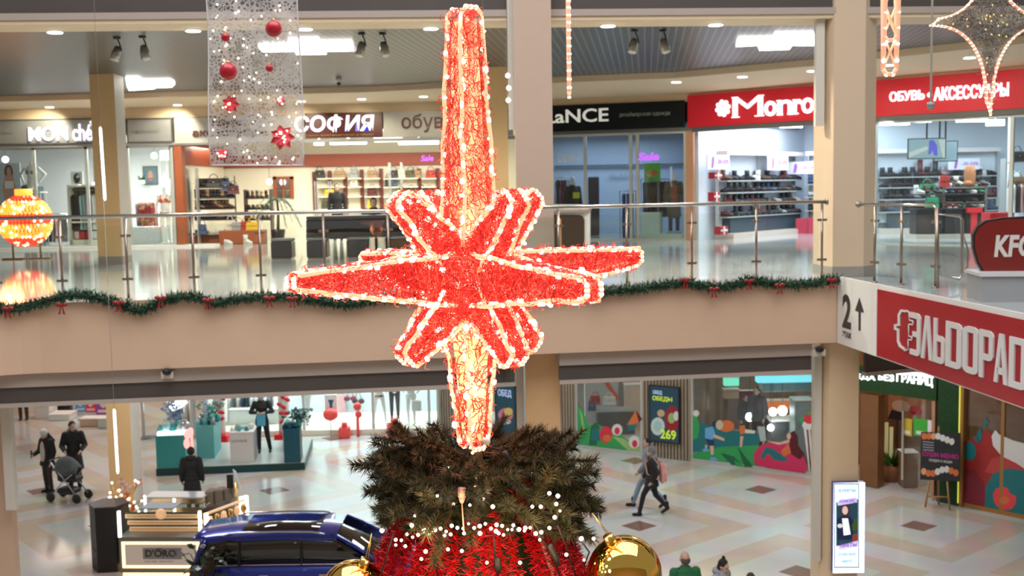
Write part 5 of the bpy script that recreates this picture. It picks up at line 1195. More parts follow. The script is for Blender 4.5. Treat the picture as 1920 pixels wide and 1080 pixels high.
lowrk = thing('low_stand', 'low wooden stand with folded goods before the palm', 'stand', Vector((atY(452, 450, 33.2).x, 33.2, Z2)))
m = MB(); c = atY(455, 450, 33.2); m.rbox((c.x, 33.3, Z2 + .2), (1.3, .6, .4), .02); m.build('box', M_redwood, lowrk)
for i, (x, c_, k) in enumerate(((432, 'cream', 1), (447, 'grey', 2), (474, 'yellow', 2), (462, 'red', 0))): bag(Vector((atY(x, 430, 33.2).x, 33.2, Z2 + .401)), k, c_, '%s bag on the low wooden stand before the palm' % c_, 'bags on the low stand', .2)
for i, (x, c_, k) in enumerate(((428, 'white', 1), (465, 'white', 0))): shoe(Vector((atY(x, 460, 32.7).x, 32.7, Z2 + .003)), .9, k, c_, ('white low shoe standing in front of the low wooden stand', 'white ankle boot standing in front of the low wooden stand')[i], 'white shoes in the bag shop entrance', 1.3)
st = thing('dark_shelf_unit', 'dark shelf unit of small goods behind the palm', 'shelf unit', Vector((atY(490, 440, 35.5).x, 35.5, Z2))); x0, x1 = atY(462, 400, 35.5).x, atY(510, 400, 35.5).x
for y in (372, 392, 412): m = MB(); m.box(((x0 + x1) / 2, 35.5, atY(480, y, 35.5).z), (x1 - x0, .4, .04)); m.build('shelf', mat('dark_tier', (0, 0, 0)), st)
for x in (x0, x1): m = MB(); m.box((x, 35.5, Z2 + .8), (.04, .4, 1.6)); m.build('side', mat('dark_tier', (0, 0, 0)), st)
for j, y in enumerate((372, 392, 412)):
    for i in range(5): shoe(Vector((x0 + .12 + (x1 - x0 - .24) * i / 4, 35.4, atY(480, y, 35.5).z + .023)), .5, 1 if j else 0, ('black', 'brown', 'olive', 'tan', 'black')[(i + j) % 5], '%s shoe on the %s shelf of the dark unit behind the palm, %s along it' % (('black', 'brown', 'olive', 'tan', 'black')[(i + j) % 5], ORD[j], ORD[i]), 'shoes on the dark unit', 1.1)
for i, (x0, x1, y0, y1, lab) in enumerate(((592, 618, 340, 440, 'glass display tower of small goods by the black-haired assistant'), (730, 752, 305, 440, 'tall glass display tower before the cream back wall'))):
    t = thing('display_tower', lab, 'display case', Vector((atY((x0 + x1) / 2, 440, 35).x, 35, Z2))); a, b = atY(x0, y0, 35), atY(x1, y0, 35)
    for x in (a.x, b.x):
        for y in (34.8, 35.2): m = MB(); m.box((x, y, (Z2 + a.z) / 2), (.03, .03, a.z - Z2)); m.build('post', M_alu, t)
    for k in range(5): z = Z2 + .2 + (a.z - Z2 - .25) * k / 4; m = MB(); m.box(((a.x + b.x) / 2, 35, z), (b.x - a.x, .4, .025)); m.build('shelf', M_shopglass if k else M_redwood, t)
pm = thing('potted_palm', 'potted palm with drooping fronds inside the bag shop entrance', 'plant', Vector((atY(522, 455, 33.5).x, 33.5, Z2)))
px_ = ROOTM[pm.name].translation; m = MB(); m.lathe([(.16, 0), (.22, .38), (.2, .4)], px_, 16); m.build('pot', M_black, pm)
m = MB(); m.tube([px_ + Vector((0, 0, .3)), px_ + Vector((.03, 0, .9)), px_ + Vector((0, 0, 1.35))], [.05, .04, .03], 8); m.build('stem', M_stem, pm); m = MB(); rp_ = random.Random(9)
for i in range(20):
    a = 2 * PI * i / 20 + rp_.uniform(-.2, .2); d = Vector((math.cos(a), math.sin(a), 0)); L = rp_.uniform(.6, .9); up_ = rp_.uniform(.2, .75); b0 = px_ + Vector((0, 0, 1.25))
    q = [b0 + d * L * t + ZU * (up_ * t - 1.05 * t * t) for t in np.linspace(0, 1, 7)]
    for k in range(1, 7):
        for s in (1, -1):
            w_ = (d.cross(ZU) * s * .8 + d * .5 - ZU * .25).normalized() * .2 * (1.1 - k / 9); m.add([q[k] - d * .025, q[k] + d * .025, q[k] + w_], [(0, 1, 2)])
        m.tube([q[k - 1], q[k]], .008, 4)
m.build('fronds', mat('palm_green', (.018, .085, .03), .45, noise=.4), pm)
for i, (x0, x1, y0, y1) in enumerate(((620, 686, 260, 271), (702, 754, 258, 266), (748, 822, 258, 271), (590, 606, 264, 272))):
    Y = 33.2; m = MB(); a, b = atY(x0, y1, Y), atY(x1, y0, Y); m.box(((a.x + b.x) / 2, Y, (a.z + b.z) / 2), (b.x - a.x, .3, b.z - a.z)); t = thing('ceiling_light', ['long white strip light under the maroon sign', 'white strip light between the maroon and pale signs', 'longest white strip light beneath the pale sign', 'stubby white strip light by the lace strip'][i], 'light', a); m.build('diffuser', M_led, t); m = MB(); m.box(((a.x + b.x) / 2, Y, (b.z + 9.47) / 2), (.06, .06, 9.47 - b.z)); m.build('hanger', M_white, t)

M_dk = mat('dark_navy_laminate', (.035, .045, .06), .25, noise=.1); M_tbl = mat('charcoal_top', (.05, .05, .055), .3)
dk = thing('display_counter', 'long low dark blue counter standing in the gallery behind the railing', 'counter', atZ(680, 487, Z2))
DF = Fr((atZ(560, 478, Z2).x, 25.2), (atZ(800, 478, Z2).x, 25.6))
for nm, q, o0, o1, mt in (('top', (574, 404, 792, 410), -.75, .05, M_tbl), ('blue_panel', (574, 411, 776, 428), -.7, .0, M_dk), ('shelf', (574, 436, 776, 447), -.7, .02, M_tbl)):
    m = MB(); DF.px(m, *q, o0, o1); m.build(nm, mt, dk)
m = MB(); DF.px(m, 574, 428, 776, 437, -.7, -.66); m.build('back_panel', mat('grey_panel', (.2, .2, .2), .4), dk)
for x in (580, 700, 772): m = MB(); DF.px(m, x - 2, 446, x + 2, 484, -.6, -.5); m.build('leg', M_black, dk)
for i, (x0, x1, y0, y1, mt, lab) in enumerate(((508, 546, 450, 482, M_tbl, 'charcoal cube stool standing apart before the palm'), (575, 612, 450, 482, M_tbl, 'charcoal cube stool under the near end of the dark blue counter'), (650, 690, 450, 484, M_tbl, 'charcoal cube stool under the middle of the dark blue counter'), (733, 776, 452, 492, mat('brown_leatherette', (.10, .045, .02), .5), 'brown cube stool at the star end of the dark blue counter'))):
    Y = 24.9; a, b = atY(x0, y1, Y), atY(x1, y0, Y); t = thing('cube_stool', lab, 'stool', Vector(((a.x + b.x) / 2, Y, Z2))); wd_ = b.x - a.x
    m = MB(); m.rbox((a.x + wd_ / 2, Y + wd_ / 2, Z2 + .22), (wd_, wd_, .38), .02); m.build('body', mt, t)
    m = MB(); m.rbox((a.x + wd_ / 2, Y + wd_ / 2, Z2 + .44), (wd_ + .01, wd_ + .01, .055), .02); m.build('cushion', mat('grey_cushion', (.22, .22, .22), .5), t); m = MB(); m.box((a.x + wd_ / 2, Y + wd_ / 2, Z2 + .015), (wd_ * .9, wd_ * .9, .03)); m.build('base', M_steel, t)
for i, (x, lab) in enumerate(((698, 'pale cream round post beneath the dark counter, the slimmer one'), (716, 'pale cream round post beneath the dark counter, the fatter one'))):
    Y = 25.0; c = atY(x, 470, Y); r = (.075, .10)[i]; m = MB(); m.lathe([(r * 1.1, 0), (r * .9, .04), (r, .2), (r * .85, .42), (r * 1.05, .46)], Vector((c.x, Y, Z2)), 16); m.build('round_post', M_wallc, label=lab, cat='post')
kb = thing('round_kiosk', 'white round-cornered kiosk with a dark brown front partly behind the middle column', 'kiosk', atZ(1020, 476, Z2))
KB = Fr((atZ(925, 476, Z2).x, 23.2), (atZ(1110, 476, Z2).x, 23.0))
def arch(x0, x1, y0, y1, r): return [(x0, y1), (x0, y0 + r), (x0 + r * .3, y0 + r * .3), (x0 + r, y0), (x1 - r, y0), (x1 - r * .3, y0 + r * .3), (x1, y0 + r), (x1, y1)]
m = MB(); KB.pxpoly(m, arch(926, 1106, 384, 486, 14), -.9, -.05); m.build('shell', mat('white_gloss', (.72, .70, .68), .2), kb)
m = MB(); KB.pxpoly(m, arch(936, 1096, 403, 486, 10), -.1, -.01); m.build('dark_front', mat('dark_brown_front', (.035, .018, .012), .3), kb)
m = MB(); KB.px(m, 926, 394, 1108, 398, -.9, .06); m.build('counter_edge', M_steel, kb)
m = MB(); KB.px(m, 1049, 410, 1053, 478, -.02, .02); m.build('copper_strip', mat('copper_strip', (.5, .3, .18), .3, .7), kb)
t = poster('notice_board', 'small white notice with a red line on the round kiosk', KB, 918, 356, 946, 384, -.5, M_white, [('red_line', M_redcloth, [(.15, .6), (.85, .6), (.85, .8), (.15, .8)]), ('dark_patch', mat('grey_ink', (0, 0, 0)), [(.2, .1), (.55, .1), (.55, .4), (.2, .4)])], cat='sign')
GB = atY(47, 414, 27.0); Rg = 49 * 27 / FPX
t = thing('light_ball', 'giant glowing red and gold bauble with a square cap on a gallery stand', 'ball', Vector((GB.x, 27, Z2)))
m = MB(); m.ball(GB, Rg * .93, 28, 18); m.build('core', mat('dark_red_core', (.3, .03, .02), .5, emit=(.9, .08, .02), es=.25), t)
M_rb = mat('red_bead', (.9, .1, .05), .4, emit=(1, .06, .03), es=.8, sample=False); M_gb = mat('gold_bead', (.9, .6, .2), .4, emit=(1, .5, .06), es=.75, sample=False); M_gh = mat('gold_hot_bead', (1, .9, .6), .4, emit=(1, .85, .45), es=2.4, sample=False)
bands = ((78, 50, M_rb, 'red_band'), (48, 14, M_gb, 'gold_band'), (12, -6, M_rb, 'red_band'), (-8, -42, M_gb, 'gold_band'), (-44, -78, M_rb, 'red_band'))
for a0, a1, mt, nm in bands:
    m = MB(); a = a0
    while a >= a1:
        rr_ = math.cos(math.radians(a)); n = max(6, int(46 * rr_))
        for j in range(n):
            b = 2 * PI * (j + (a % 12) / 24) / n; c = GB + Vector((rr_ * math.cos(b), rr_ * math.sin(b), math.sin(math.radians(a)))) * Rg * .96; m.ball(c, .037, 6, 5, mi=1 if rq.random() < (.25 if mt is M_gb else .10) else 0)
        a -= 6
    m.build(nm, [mt, M_gh], t)
m = MB(); m.lathe([(.2, 0), (.2, .17), (.17, .17)], GB + ZU * Rg * .94, 16); m.build('cap', mat('gold_cap_lit', (.9, .6, .1), .4, emit=(1, .55, .06), es=1.1), t)
for s in (-1, 1): m = MB(); x = GB.x + s * .33; m.cyl(Vector((x, 27, Z2)), Vector((x, 27, GB.z - Rg * .75)), .022, n=8); m.box((x, 27, Z2 + .015), (.5, .14, .03)); m.build('leg', mat('olive_metal', (.16, .12, .04), .4, .5), t)
point('light_ball_glow', GB + Vector((0, -Rg - .35, 0)), 22, (1, .35, .12), .3)

UBi = Fr((1.0, 33.2), (6.8, 31.4)); UBk = Fr((1.25, 36.1), (7.4, 36.1))
m = MB(); UBk.px(m, 1040, 308, 1300, 312, 0, .06); S(m.build('trim_53', M_shopceil))
t = panel('wall_lettering', 'faint grey letters on the pale blue back wall of the clothing shop', loc=UBk.at(1170, 330, .05)); k = MB(); pxletters(k, UBk, 'ELANCE', 1145, 325, 1200, 332, .0, depth=.02, bold=.0); k.build('lettering', mat('blue_grey_letter', (.36, .45, .58), .5), t)
t = panel('window_lettering', 'white frosted letters high on the clothing shop glass', loc=UB.at(1075, 296, .02)); k = MB(); pxletters(k, UB, 'LANCE', 1046, 288, 1084, 304, .005, depth=.004, bold=.02); k.build('lettering', mat('frosted_white', (.75, .82, .9), .6), t)
t = panel('violet_word', 'reflection of a violet word in the glass over the green food picture', loc=UB.at(1212, 298, .02)); k = MB(); pxletters(k, UB, 'Sale', 1196, 286, 1236, 301, .0, depth=.03, bold=.04, shear=.2); k.build('lettering', mat('violet_neon_and_reflection', (0, 0, 0)), t)  # a reflection in the window glass, put in as solid glowing letters
poster('food_picture', 'bright green picture of round orange food inside the clothing shop', UBi, 1208, 306, 1238, 341, -.02, mat('vivid_green', (.05, .28, .02), .5, emit=(.05, .3, .02), es=.25), [('food', mat('pale_bun', (.65, .4, .15), .5), ell(.4, .45, .33, .2)), ('slice', mat('orange_food', (.7, .2, .03), .5), ell(.65, .5, .2, .14)), ('egg', mat('cream_food', (.75, .65, .3), .5), ell(.3, .35, .15, .1))])
t = [o for o in bpy.data.objects if o.get('label', '').startswith('bright green picture')][0]; m = MB(); q = UBi.at(1222, 341, -.02); m.cyl(Vector((q.x, q.y, Z2)), q, .02, n=8); m.build('stand_pole', M_steel, t)
pl_ = thing('display_plinth', 'tall pale green-white block plinth in the clothing shop window', 'plinth', UB.at(1218, 445, -.5)); m = MB(); UB.px(m, 1202, 398, 1237, 446, -.9, -.45); m.build('block', mat('mint_white', (.60, .72, .70), .5), pl_)
m = MB(); UB.box(m, gx(UB, 1186, 440), UB.L - .3, Z2, Z2 + .16, -1.3, -.15); m.build('window_step', mat('mint_white', (0, 0, 0)), label='low pale step along the clothing shop window', cat='platform')
for i, (x, h, cm, cm2, yaw, lab) in enumerate(((1075, 1.80, 'black', 'black', .5, 'white-headed mannequin in a black suit with a yellow tag'), (1264, 1.70, 'camel', 'grey', -.1, 'white-headed mannequin in an open brown coat by the copper post'))):
    p = UB.at(x, 452, -.8 - .5 * (i == 0)); p.z = Z2 + (.16 if i else .0)
    t, J, H = figure('mannequin', lab, p, yaw, h, None, skin=M_mann, face=False, coat=dict(m=CM[cm] if i == 0 else mat('cloth_taupe', (.14, .115, .09), .8, noise=.15), hem=.75 if i == 0 else .45, n='coat', collar=False), trousers=dict(m=CM['navy'] if i else CM['black']), cat='mannequin', vox=.016, hands=False)
    if i == 0: m = MB(); m.box((0.02, -.16, 1.22), (.22, .02, .17)); fpart(t, 'price_tag', m, mat('yellow_tag', (.75, .75, .03), .5))
    else: m = MB(); m.box((0, -.15, 1.1), (.16, .03, .55)); fpart(t, 'rust_blouse', m, mat('rust_cloth', (.32, .09, .03), .7))
    m = MB(); m.lathe([(.22, -.0), (.22, .03)], (0, 0, 0), 18); fpart(t, 'stand', m, M_steel)
rail_of(['navy', 'black', 'black', 'black', 'grey', 'black', 'black'], UBi.at(1205, 342, .4), UBi.at(1250, 340, .4), 'garments behind the clothing shop window', 'the rail below the green picture', 1.0, .9)
rail_of(['black', 'wine', 'black', 'grey'], UBk.at(1042, 338, .6), UBk.at(1068, 338, .6), 'garments near the suited mannequin', 'the rail behind the suited mannequin', 1.0, .6)
rail_of(['blue', 'blue', 'lilac'], UBi.at(1166, 364, .3), UBi.at(1188, 362, .3), 'long coats by the window mullion', 'the rail of long blue coats', 1.45, 1.2)
for i, (x0, x1, y) in enumerate(((1202, 1254, 336), (1040, 1072, 332), (1162, 1192, 358))):
    fr_, o_ = ((UBi, .4), (UBk, .6), (UBi, .3))[i]; t = thing('clothes_rail', ['steel rail of dark garments below the green picture', 'steel rail behind the suited mannequin', 'steel rail of long blue coats by the window mullion'][i], 'rail', Vector((fr_.at((x0 + x1) / 2, y, o_).x, fr_.at((x0 + x1) / 2, y, o_).y, Z2)))
    a, b = fr_.at(x0, y, o_), fr_.at(x1, y, o_); m = MB(); m.cyl(a, b, .014, n=6); m.build('bar', M_steel, t)
    for p in (a, b): m = MB(); m.cyl(Vector((p.x, p.y, Z2)), p, .014, n=6); m.build('upright', M_steel, t)
m = MB(); p = UBk.at(1113, 360, 1.2); m.rbox((p.x, p.y, Z2 + .9), (.32, .4, 1.8), .03); m.build('dark_cabinet', CM['black'], label='narrow dark cabinet at the back of the clothing shop', cat='cabinet')

def shoe_wall(fr, u0, u1, zs, off, depth, lab, place, grp, per, cols, plinth=True, kindp=.2, fwd=0):
    t = thing('shoe_shelving', lab, 'shelving', fr.W((u0 + u1) / 2, Z2, off))
    for u in (u0, (u0 + u1) / 2, u1): m = MB(); fr.box(m, u - .02, u + .02, Z2, 8.55, off - depth, off - depth + .08); m.build('upright', M_alu, t)
    m = MB(); fr.box(m, u0, u1, Z2 + .3, 8.5, off - depth - .03, off - depth); m.build('back_panel', M_wallb, t)
    if plinth: m = MB(); fr.box(m, u0 - .1, u1 + .1, Z2, Z2 + .14, off - depth, off + .25); m.build('plinth', mat('pale_wood', (.6, .5, .44), .45, noise=.1), t); m = MB(); fr.box(m, u0 + .3, u1, Z2 + .14, Z2 + .72, off - depth, off - .1); m.build('dark_drawer_front', mat('slate_blue_front', (.05, .085, .11), .3), t)
    m = MB(); fr.box(m, u0, u1, 8.5, 8.62, off - depth, off); m.build('cornice', mat('rose_white', (.75, .68, .68), .5), t)
    for j, z in enumerate(zs):
        m = MB(); fr.box(m, u0, u1, z - .03, z, off - depth, off); m.build('shelf', M_alu, t)
        for i in range(per):
            c = rq.choice(cols); k = 2 if rq.random() < kindp * .5 else rq.choice((0, 0, 0, 1)); u = u0 + .2 + (u1 - u0 - .4) * i / (per - 1)
            shoe(fr.W(u, z + .003, off - depth * .45), PI / 2 + rq.uniform(-.3, .3) + (PI if rq.random() < .25 else 0), k, c, '%s %s on the %s shelf of %s, %s along' % (c, KN[k], ORD[j], place, ORD[i]), grp, 1.3)
    return t
SL = Fr((5.55, 31.0), (9.1, 34.9)); dk_ = ['black'] * 9 + ['navy', 'wine', 'brown', 'white', 'grey']
shoe_wall(SL, .15, 4.5, [7.80, 7.47, 7.14, 6.80], .42, .36, 'long shelving of shoes along the near wall of the shoe shop', 'the near shoe wall', 'shoes on the near wall', 14, dk_)
SB = Fr((8.9, 33.75), (10.8, 32.15))
shoe_wall(SB, .1, 1.9, [7.66, 7.28, 6.88], .3, .3, 'short shoe shelving at the back by the wide cream column', 'the back shoe wall', 'shoes on the back wall', 6, dk_ + ['white'])
SR = Fr((10.5, 32.7), (17, 32.7))
shoe_wall(SR, .15, 3.6, [7.82, 7.52, 7.18, 6.82], .36, .34, 'wide shelving of dark shoes seen under the hanging television', 'the wide shoe wall', 'shoes on the wide wall', 15, ['black'] * 9 + ['wine', 'navy', 'white', 'grey'], True, .25)
SF = Fr((10.6, 29.6), (13.4, 29.6))
for j, (u0, u1, z) in enumerate(((.0, 1.75, 7.35), (.0, 1.75, 6.98))):
    for i in range(9): c = rq.choice(['black', 'black', 'green', 'wine', 'grey', 'white', 'navy']); shoe(SF.W(u0 + .1 + (u1 - u0 - .2) * i / 8, z + .003, .2), .8, (0, 1)[j], c, '%s %s on the %s level of the middle island, %s along' % (c, KN[(0, 1)[j]], ('upper', 'lower')[j], ORD[i]), 'shoes on the middle island', 1.12)
t = thing('shoe_island', 'dark island stand of shoes before the wide shoe wall', 'stand', SF.W(.9, Z2, 0))
for z in (7.35, 6.98): m = MB(); SF.box(m, 0, 1.75, z - .03, z, -.2, .45); m.build('shelf', M_tbl, t)
m = MB(); SF.box(m, 0, 1.75, Z2 + .1, 6.95, -.2, .3); m.build('box', mat('black_block', (.02, .02, .025), .4), t); m = MB(); SF.box(m, -.1, 1.9, Z2, Z2 + .1, -.3, .6); m.build('plinth', mat('pale_wood', (0, 0, 0)), t)
bag(SF.W(.35, 7.37, .1), 2, 'green', 'green bag on the shoe island behind the short railing', 'bags in the shoe shop'); bag(SF.W(.35, 6.0 + 1.0, .42), 0, 'green', 'lower green bag on the shoe island', 'bags in the shoe shop')
m = MB(); SF.box(m, 1.22, 1.6, 6.85, 6.98, .46, .6); SF.box(m, 1.33, 1.48, 6.3, 6.85, .5, .56); m.build('red_stool', mat('hot_red', (.75, .02, .03), .4), label='hot red T-shaped stool before the shoe island', cat='stool')
bn = thing('shoe_bench', 'taupe two-bay display bench with a red gift box and shoes', 'bench', SF.W(2.6, Z2, .3)); M_tp = mat('taupe_laminate', (.20, .16, .14), .45, noise=.05)
u0, u1 = SF.hit(1770, 400, .3)[0], SF.hit(1848, 400, .3)[0]; um2 = SF.hit(1808, 400, .3)[0]; zt_ = SF.hit(1800, 350, .3)[1]; zm = SF.hit(1800, 378, .3)[1]
for nm, q in (('top', (u0, u1, zt_ - .05, zt_)), ('shelf', (u0, u1, zm - .04, zm)), ('base', (u0, u1, Z2, Z2 + .12)), ('side', (u0 - .03, u0 + .03, Z2, zt_)), ('side', (u1 - .03, u1 + .03, Z2, zt_)), ('divider', (um2 - .03, um2 + .03, Z2, zm))): m = MB(); SF.box(m, *q, -.2, .3); m.build(nm, M_tp, bn)
m = MB(); SF.box(m, u0, u1, Z2, zt_, -.24, -.2); m.build('back_panel', M_tp, bn)
for i in range(5): shoe(SF.W(u0 + .15 + i * .22, zm + .003, .1), .7, 1, ('navy', 'black', 'navy', 'grey', 'black')[i], '%s low shoe on the taupe bench, %s along it' % (('navy', 'black', 'navy', 'grey', 'black')[i], ORD[i]), 'shoes on the taupe bench', 1.15)
for i in range(6): shoe(SF.W(u0 + .12 + i * .19, zt_ + .003, .05), .9, 0, ('white', 'black', 'cream', 'black', 'wine', 'black')[i], '%s ankle boot on top of the taupe bench, %s along it' % (('white', 'black', 'cream', 'black', 'wine', 'black')[i], ORD[i]), 'boots on the taupe bench', 1.3)
bag(SF.W(um2 - .5, zt_ + .001, .22), 1, 'red', 'vivid red bag on top of the taupe bench', 'bags in the shoe shop')
t = thing('fur_boot', 'fluffy rust-brown tall boot display on the taupe bench', 'boot', SF.W(u1 - .35, zt_, .1)); q = SF.W(u1 - .35, zt_ + .0, .1); m = MB(); m.lathe([(.12, 0), (.14, .1), (.15, .35), (.11, .52), (.05, .54)], q, 14); m.ball(q + Vector((-.08, -.1, .08)), (.12, .15, .08), 10, 7); m.build('fur', mat('rust_fur', (.42, .17, .07), .9, noise=.4, nscale=20, bump=1), t)
M_gift = mat('gift_red', (.42, .02, .05), .4)
def gift(fr, x, y, o, w_, h_, lab):
    u, z = fr.hit(x, y, o); z = Z2 + .145 if z < Z2 + .5 else z; t = thing('gift_box', lab, 'box', fr.W(u, z, o), 0, 'red gift boxes'); m = MB(); fr.box(m, u - w_ / 2, u + w_ / 2, z, z + h_, o - .2, o); m.build('box', M_gift, t)
    k = MB(); fr.box(k, u - .03, u + .03, z, z + h_ + .004, o - .2, o + .006); fr.box(k, u - w_ / 2, u + w_ / 2, z + h_ * .42, z + h_ * .58, o, o + .006); c = fr.W(u, z + h_ * .5, o + .02)
    for s in (1, -1): k.ball(c + fr.t * .06 * s, (.05, .02, .035), 8, 6)
    k.build('white_ribbon', M_white, t)
gift(SL, 1347, 335, .44, .36, .17, 'red gift box with a white bow on the top shelf of the near shoe wall'); gift(SL, 1344, 377, .44, .26, .24, 'taller red gift box with a white bow on the near shoe wall'); gift(SL, 1358, 441, .62, .36, .22, 'red gift box with a white bow on the plinth of the near shoe wall')
gift(SF, 1786, 397, .28, .4, .2, 'red gift box with a white bow inside the taupe bench')
for i, (x0, x1, y0, y1) in enumerate(((1492, 1515, 405, 423), (1517, 1537, 405, 428))):
    t = thing('red_box_seat', ['plain red cube seat by the end of the near shoe wall', 'plain red cube seat touching the wide column in view'][i], 'seat', SB.at(x0 + 8, y1, .6)); m = MB(); u0_, u1_, _, _ = SB.ext(x0, y0, x1, y1, .6); SB.box(m, u0_, u1_, Z2, Z2 + .45, .3, .6 + .05 * i); m.build('cube', mat('rose_red', (.5, .05, .09), .5), t)
M_prom = mat('white_promo', (.74, .74, .82), .4, emit=(.8, .8, .95), es=.12); M_violet = mat('violet_ink', (.45, .15, .55), .4)
for i, (fr_, q, o_) in enumerate(((SL, (1326, 290, 1368, 318), .44), (SL, (1440, 292, 1478, 319), .44), (SB, (1476, 303, 1540, 326), .3), (SR, (1778, 297, 1837, 318), .36))):
    t = poster('promo_board', ['white discount board with a boot at the near end of the shoe wall', 'white discount board with a boot at the far end of the near shoe wall', 'white discount board over the back shoe wall', 'white discount board under the hanging television'][i], fr_, *q, o_, M_prom, [('boot_print', mat('violet_ink', (0, 0, 0)), [(.18, .1), (.26, .1), (.3, .5), (.3, .85), (.22, .85), (.2, .5)])], cat='sign')
    k = MB(); x0, y0, x1, y1 = q; pxletters(k, fr_, '-30-50%', x0 + (x1 - x0) * .42, y0 + (y1 - y0) * .32, x0 + (x1 - x0) * .96, y0 + (y1 - y0) * .62, o_ + .03, depth=.004, bold=.02); k.build('lettering', M_violet, t)
TV = Fr((10.0, 27.6), (13, 27.2))
for i, (q, o_, lab) in enumerate(((((1702, 259, 1774, 298)), .0, 'big television hanging on two dark rods over the shoe shop'), (((1750, 264, 1796, 303)), -.5, 'second television half hidden behind the big hanging one'))):
    u0, u1, z0, z1 = TV.ext(*q, o_); t = thing('television', lab, 'television', TV.W((u0 + u1) / 2, z0, o_)); m = MB(); TV.box(m, u0, u1, z0, z1, o_ - .06, o_); m.build('case', M_black, t)
    m = MB(); TV.box(m, u0 + .02, u1 - .02, z0 + .02, z1 - .02, o_, o_ + .004); m.build('screen', mat('screen_teal', (.2, .3, .34), .25, emit=(.30, .45, .50), es=.55), t)
    for u in ((u0 + u1) / 2 - .0, u1 - .15) if i == 0 else ((u0 + u1) / 2,): m = MB(); m.cyl(TV.W(u, z1, o_ - .03), TV.W(u, 9.95, o_ - .03), .022, n=8); m.build('rod', M_black, t)
    if i == 0:
        k = MB(); TV.pxpoly(k, [(1742, 264), (1750, 262), (1757, 272), (1758, 292), (1752, 292), (1748, 282), (1744, 290), (1740, 288), (1742, 276)], .004, .007); k.build('picture_figure', mat('screen_blue', (.1, .1, .5), .3, emit=(.12, .12, .55), es=.6), t)
        k = MB(); TV.pxpoly(k, [(1704, 296), (1704, 286), (1738, 274), (1740, 280)], .004, .006); TV.pxpoly(k, [(1760, 262), (1772, 262), (1772, 296), (1768, 296)], .004, .006); k.build('picture_pavement', mat('screen_grey', (.4, .45, .45), .3, emit=(.5, .58, .55), es=.5), t)
for i, (x0, y0, x1, y1) in enumerate(((1650, 229, 1704, 235), (1690, 222, 1745, 230), (1700, 216, 1717, 222), (1758, 214, 1790, 222), (1818, 210, 1850, 218), (1794, 221, 1850, 229), (1850, 224, 1882, 236), (1876, 206, 1895, 218), (1463, 232, 1504, 240), (1530, 234, 1543, 239))):
    Y = 26.8 if x0 > 1600 else 31.0; a, b = atY(x0, y1, Y), atY(x1, y0, Y); t = thing('ceiling_light', '%s white strip light in the shoe shop, from its %s' % (ORD[i] if i < 8 else ORD[i - 8], 'glass edge' if i < 8 else 'doorway'), 'light', a, 0, 'strip lights in the shoe shop')
    m = MB(); m.box(((a.x + b.x) / 2, Y, (a.z + b.z) / 2), (b.x - a.x, .12, b.z - a.z)); m.build('diffuser', M_led, t); m = MB(); m.cyl(Vector(((a.x + b.x) / 2, Y, b.z)), Vector(((a.x + b.x) / 2, Y, 9.93)), .012, n=6); m.build('hanger', M_steel, t)
m = MB(); p = atY(1890, 470, 29.0); m.cyl(Vector((p.x, 29, Z2)), Vector((p.x, 29, 9.92)), .06, n=14); t = thing('white_post', 'slim white round post inside the shoe shop glass', 'post', Vector((p.x, 29, Z2))); m.build('shaft', M_white, t); m = MB(); m.rbox((p.x, 28.9, Z2 + .85), (.3, .3, 1.7), .01); m.build('lower_casing', M_wallb, t)
rail_of(['white', 'black', 'pink', 'mint'], atY(1896, 345, 27.5), atY(1925, 345, 27.5), 'garments by the white post', 'the rack beside the slim white post', .7, .5)
shoe_rowp = [atY(x, 338, 27.8) for x in (1895, 1906, 1916)]
t = thing('bag_rack', 'rack of mixed bags at the edge beside the slim white post', 'rack', Vector((atY(1905, 420, 27.6).x, 27.6, Z2)))
for z in (6.9, 7.5, 8.1): m = MB(); m.box((atY(1908, 400, 27.6).x, 27.7, z), (.6, .35, .03)); m.build('shelf', M_alu, t)
for s in (-.3, .3): m = MB(); m.box((atY(1908, 400, 27.6).x + s, 27.75, Z2 + 1.0), (.03, .3, 2.0)); m.build('side', M_alu, t)
for i, (z, c, k) in enumerate(((6.917, 'cream', 1), (7.517, 'tan', 2), (8.117, 'black', 0))): bag(Vector((atY(1905, 400, 27.6).x, 27.6, z)), k, c, '%s bag on the rack beside the slim white post' % c, 'bags on the edge rack', .2)
m = MB(); p, q = atY(1848, 405, 26.5), atY(1893, 398, 26.5); m.box(((p.x + q.x) / 2, 26.5, (Z2 + q.z) / 2), (q.x - p.x, .5, q.z - Z2)); m.build('red_low_counter', mat('hot_red', (0, 0, 0)), label='low red counter behind the round red sign', cat='counter')
def blk(name, lab, cat, x0, y0, x1, y1, Y, dep, mt, z0=0.0, extra=None, grp=None):
    a, b = atY(x0, y1, Y), atY(x1, y0, Y); t = thing(name, lab, cat, Vector(((a.x + b.x) / 2, Y, z0)), 0, grp); m = MB(); zb = z0 if z0 is not None else a.z
    m.rbox(((a.x + b.x) / 2, Y + dep / 2, (zb + b.z) / 2), (b.x - a.x, dep, b.z - zb), .015); m.build('body', mt, t)
    m = MB(); m.rbox(((a.x + b.x) / 2, Y + dep / 2, b.z + .015), (b.x - a.x + .04, dep + .04, .03), .01); m.build('top', extra or M_white, t); return t
blk('sales_counter', 'white counter block in the peach shop beside the standing legs', 'counter', 65, 762, 92, 793, 38.4, .7, M_white)
blk('sales_counter', 'longer lower white counter in the peach shop before the dark display', 'counter', 91, 778, 130, 795, 38.0, .7, M_white)
blk('display_unit', 'black display unit at the back of the peach shop', 'display', 94, 750, 131, 776, 39.4, .5, M_black, extra=M_black)
blk('tool_box', 'orange box on the white counter in the peach shop', 'box', 67, 752, 84, 761, 38.6, .4, mat('orange_box', (.6, .2, .05), .5), z0=atY(70, 761, 38.6).z)
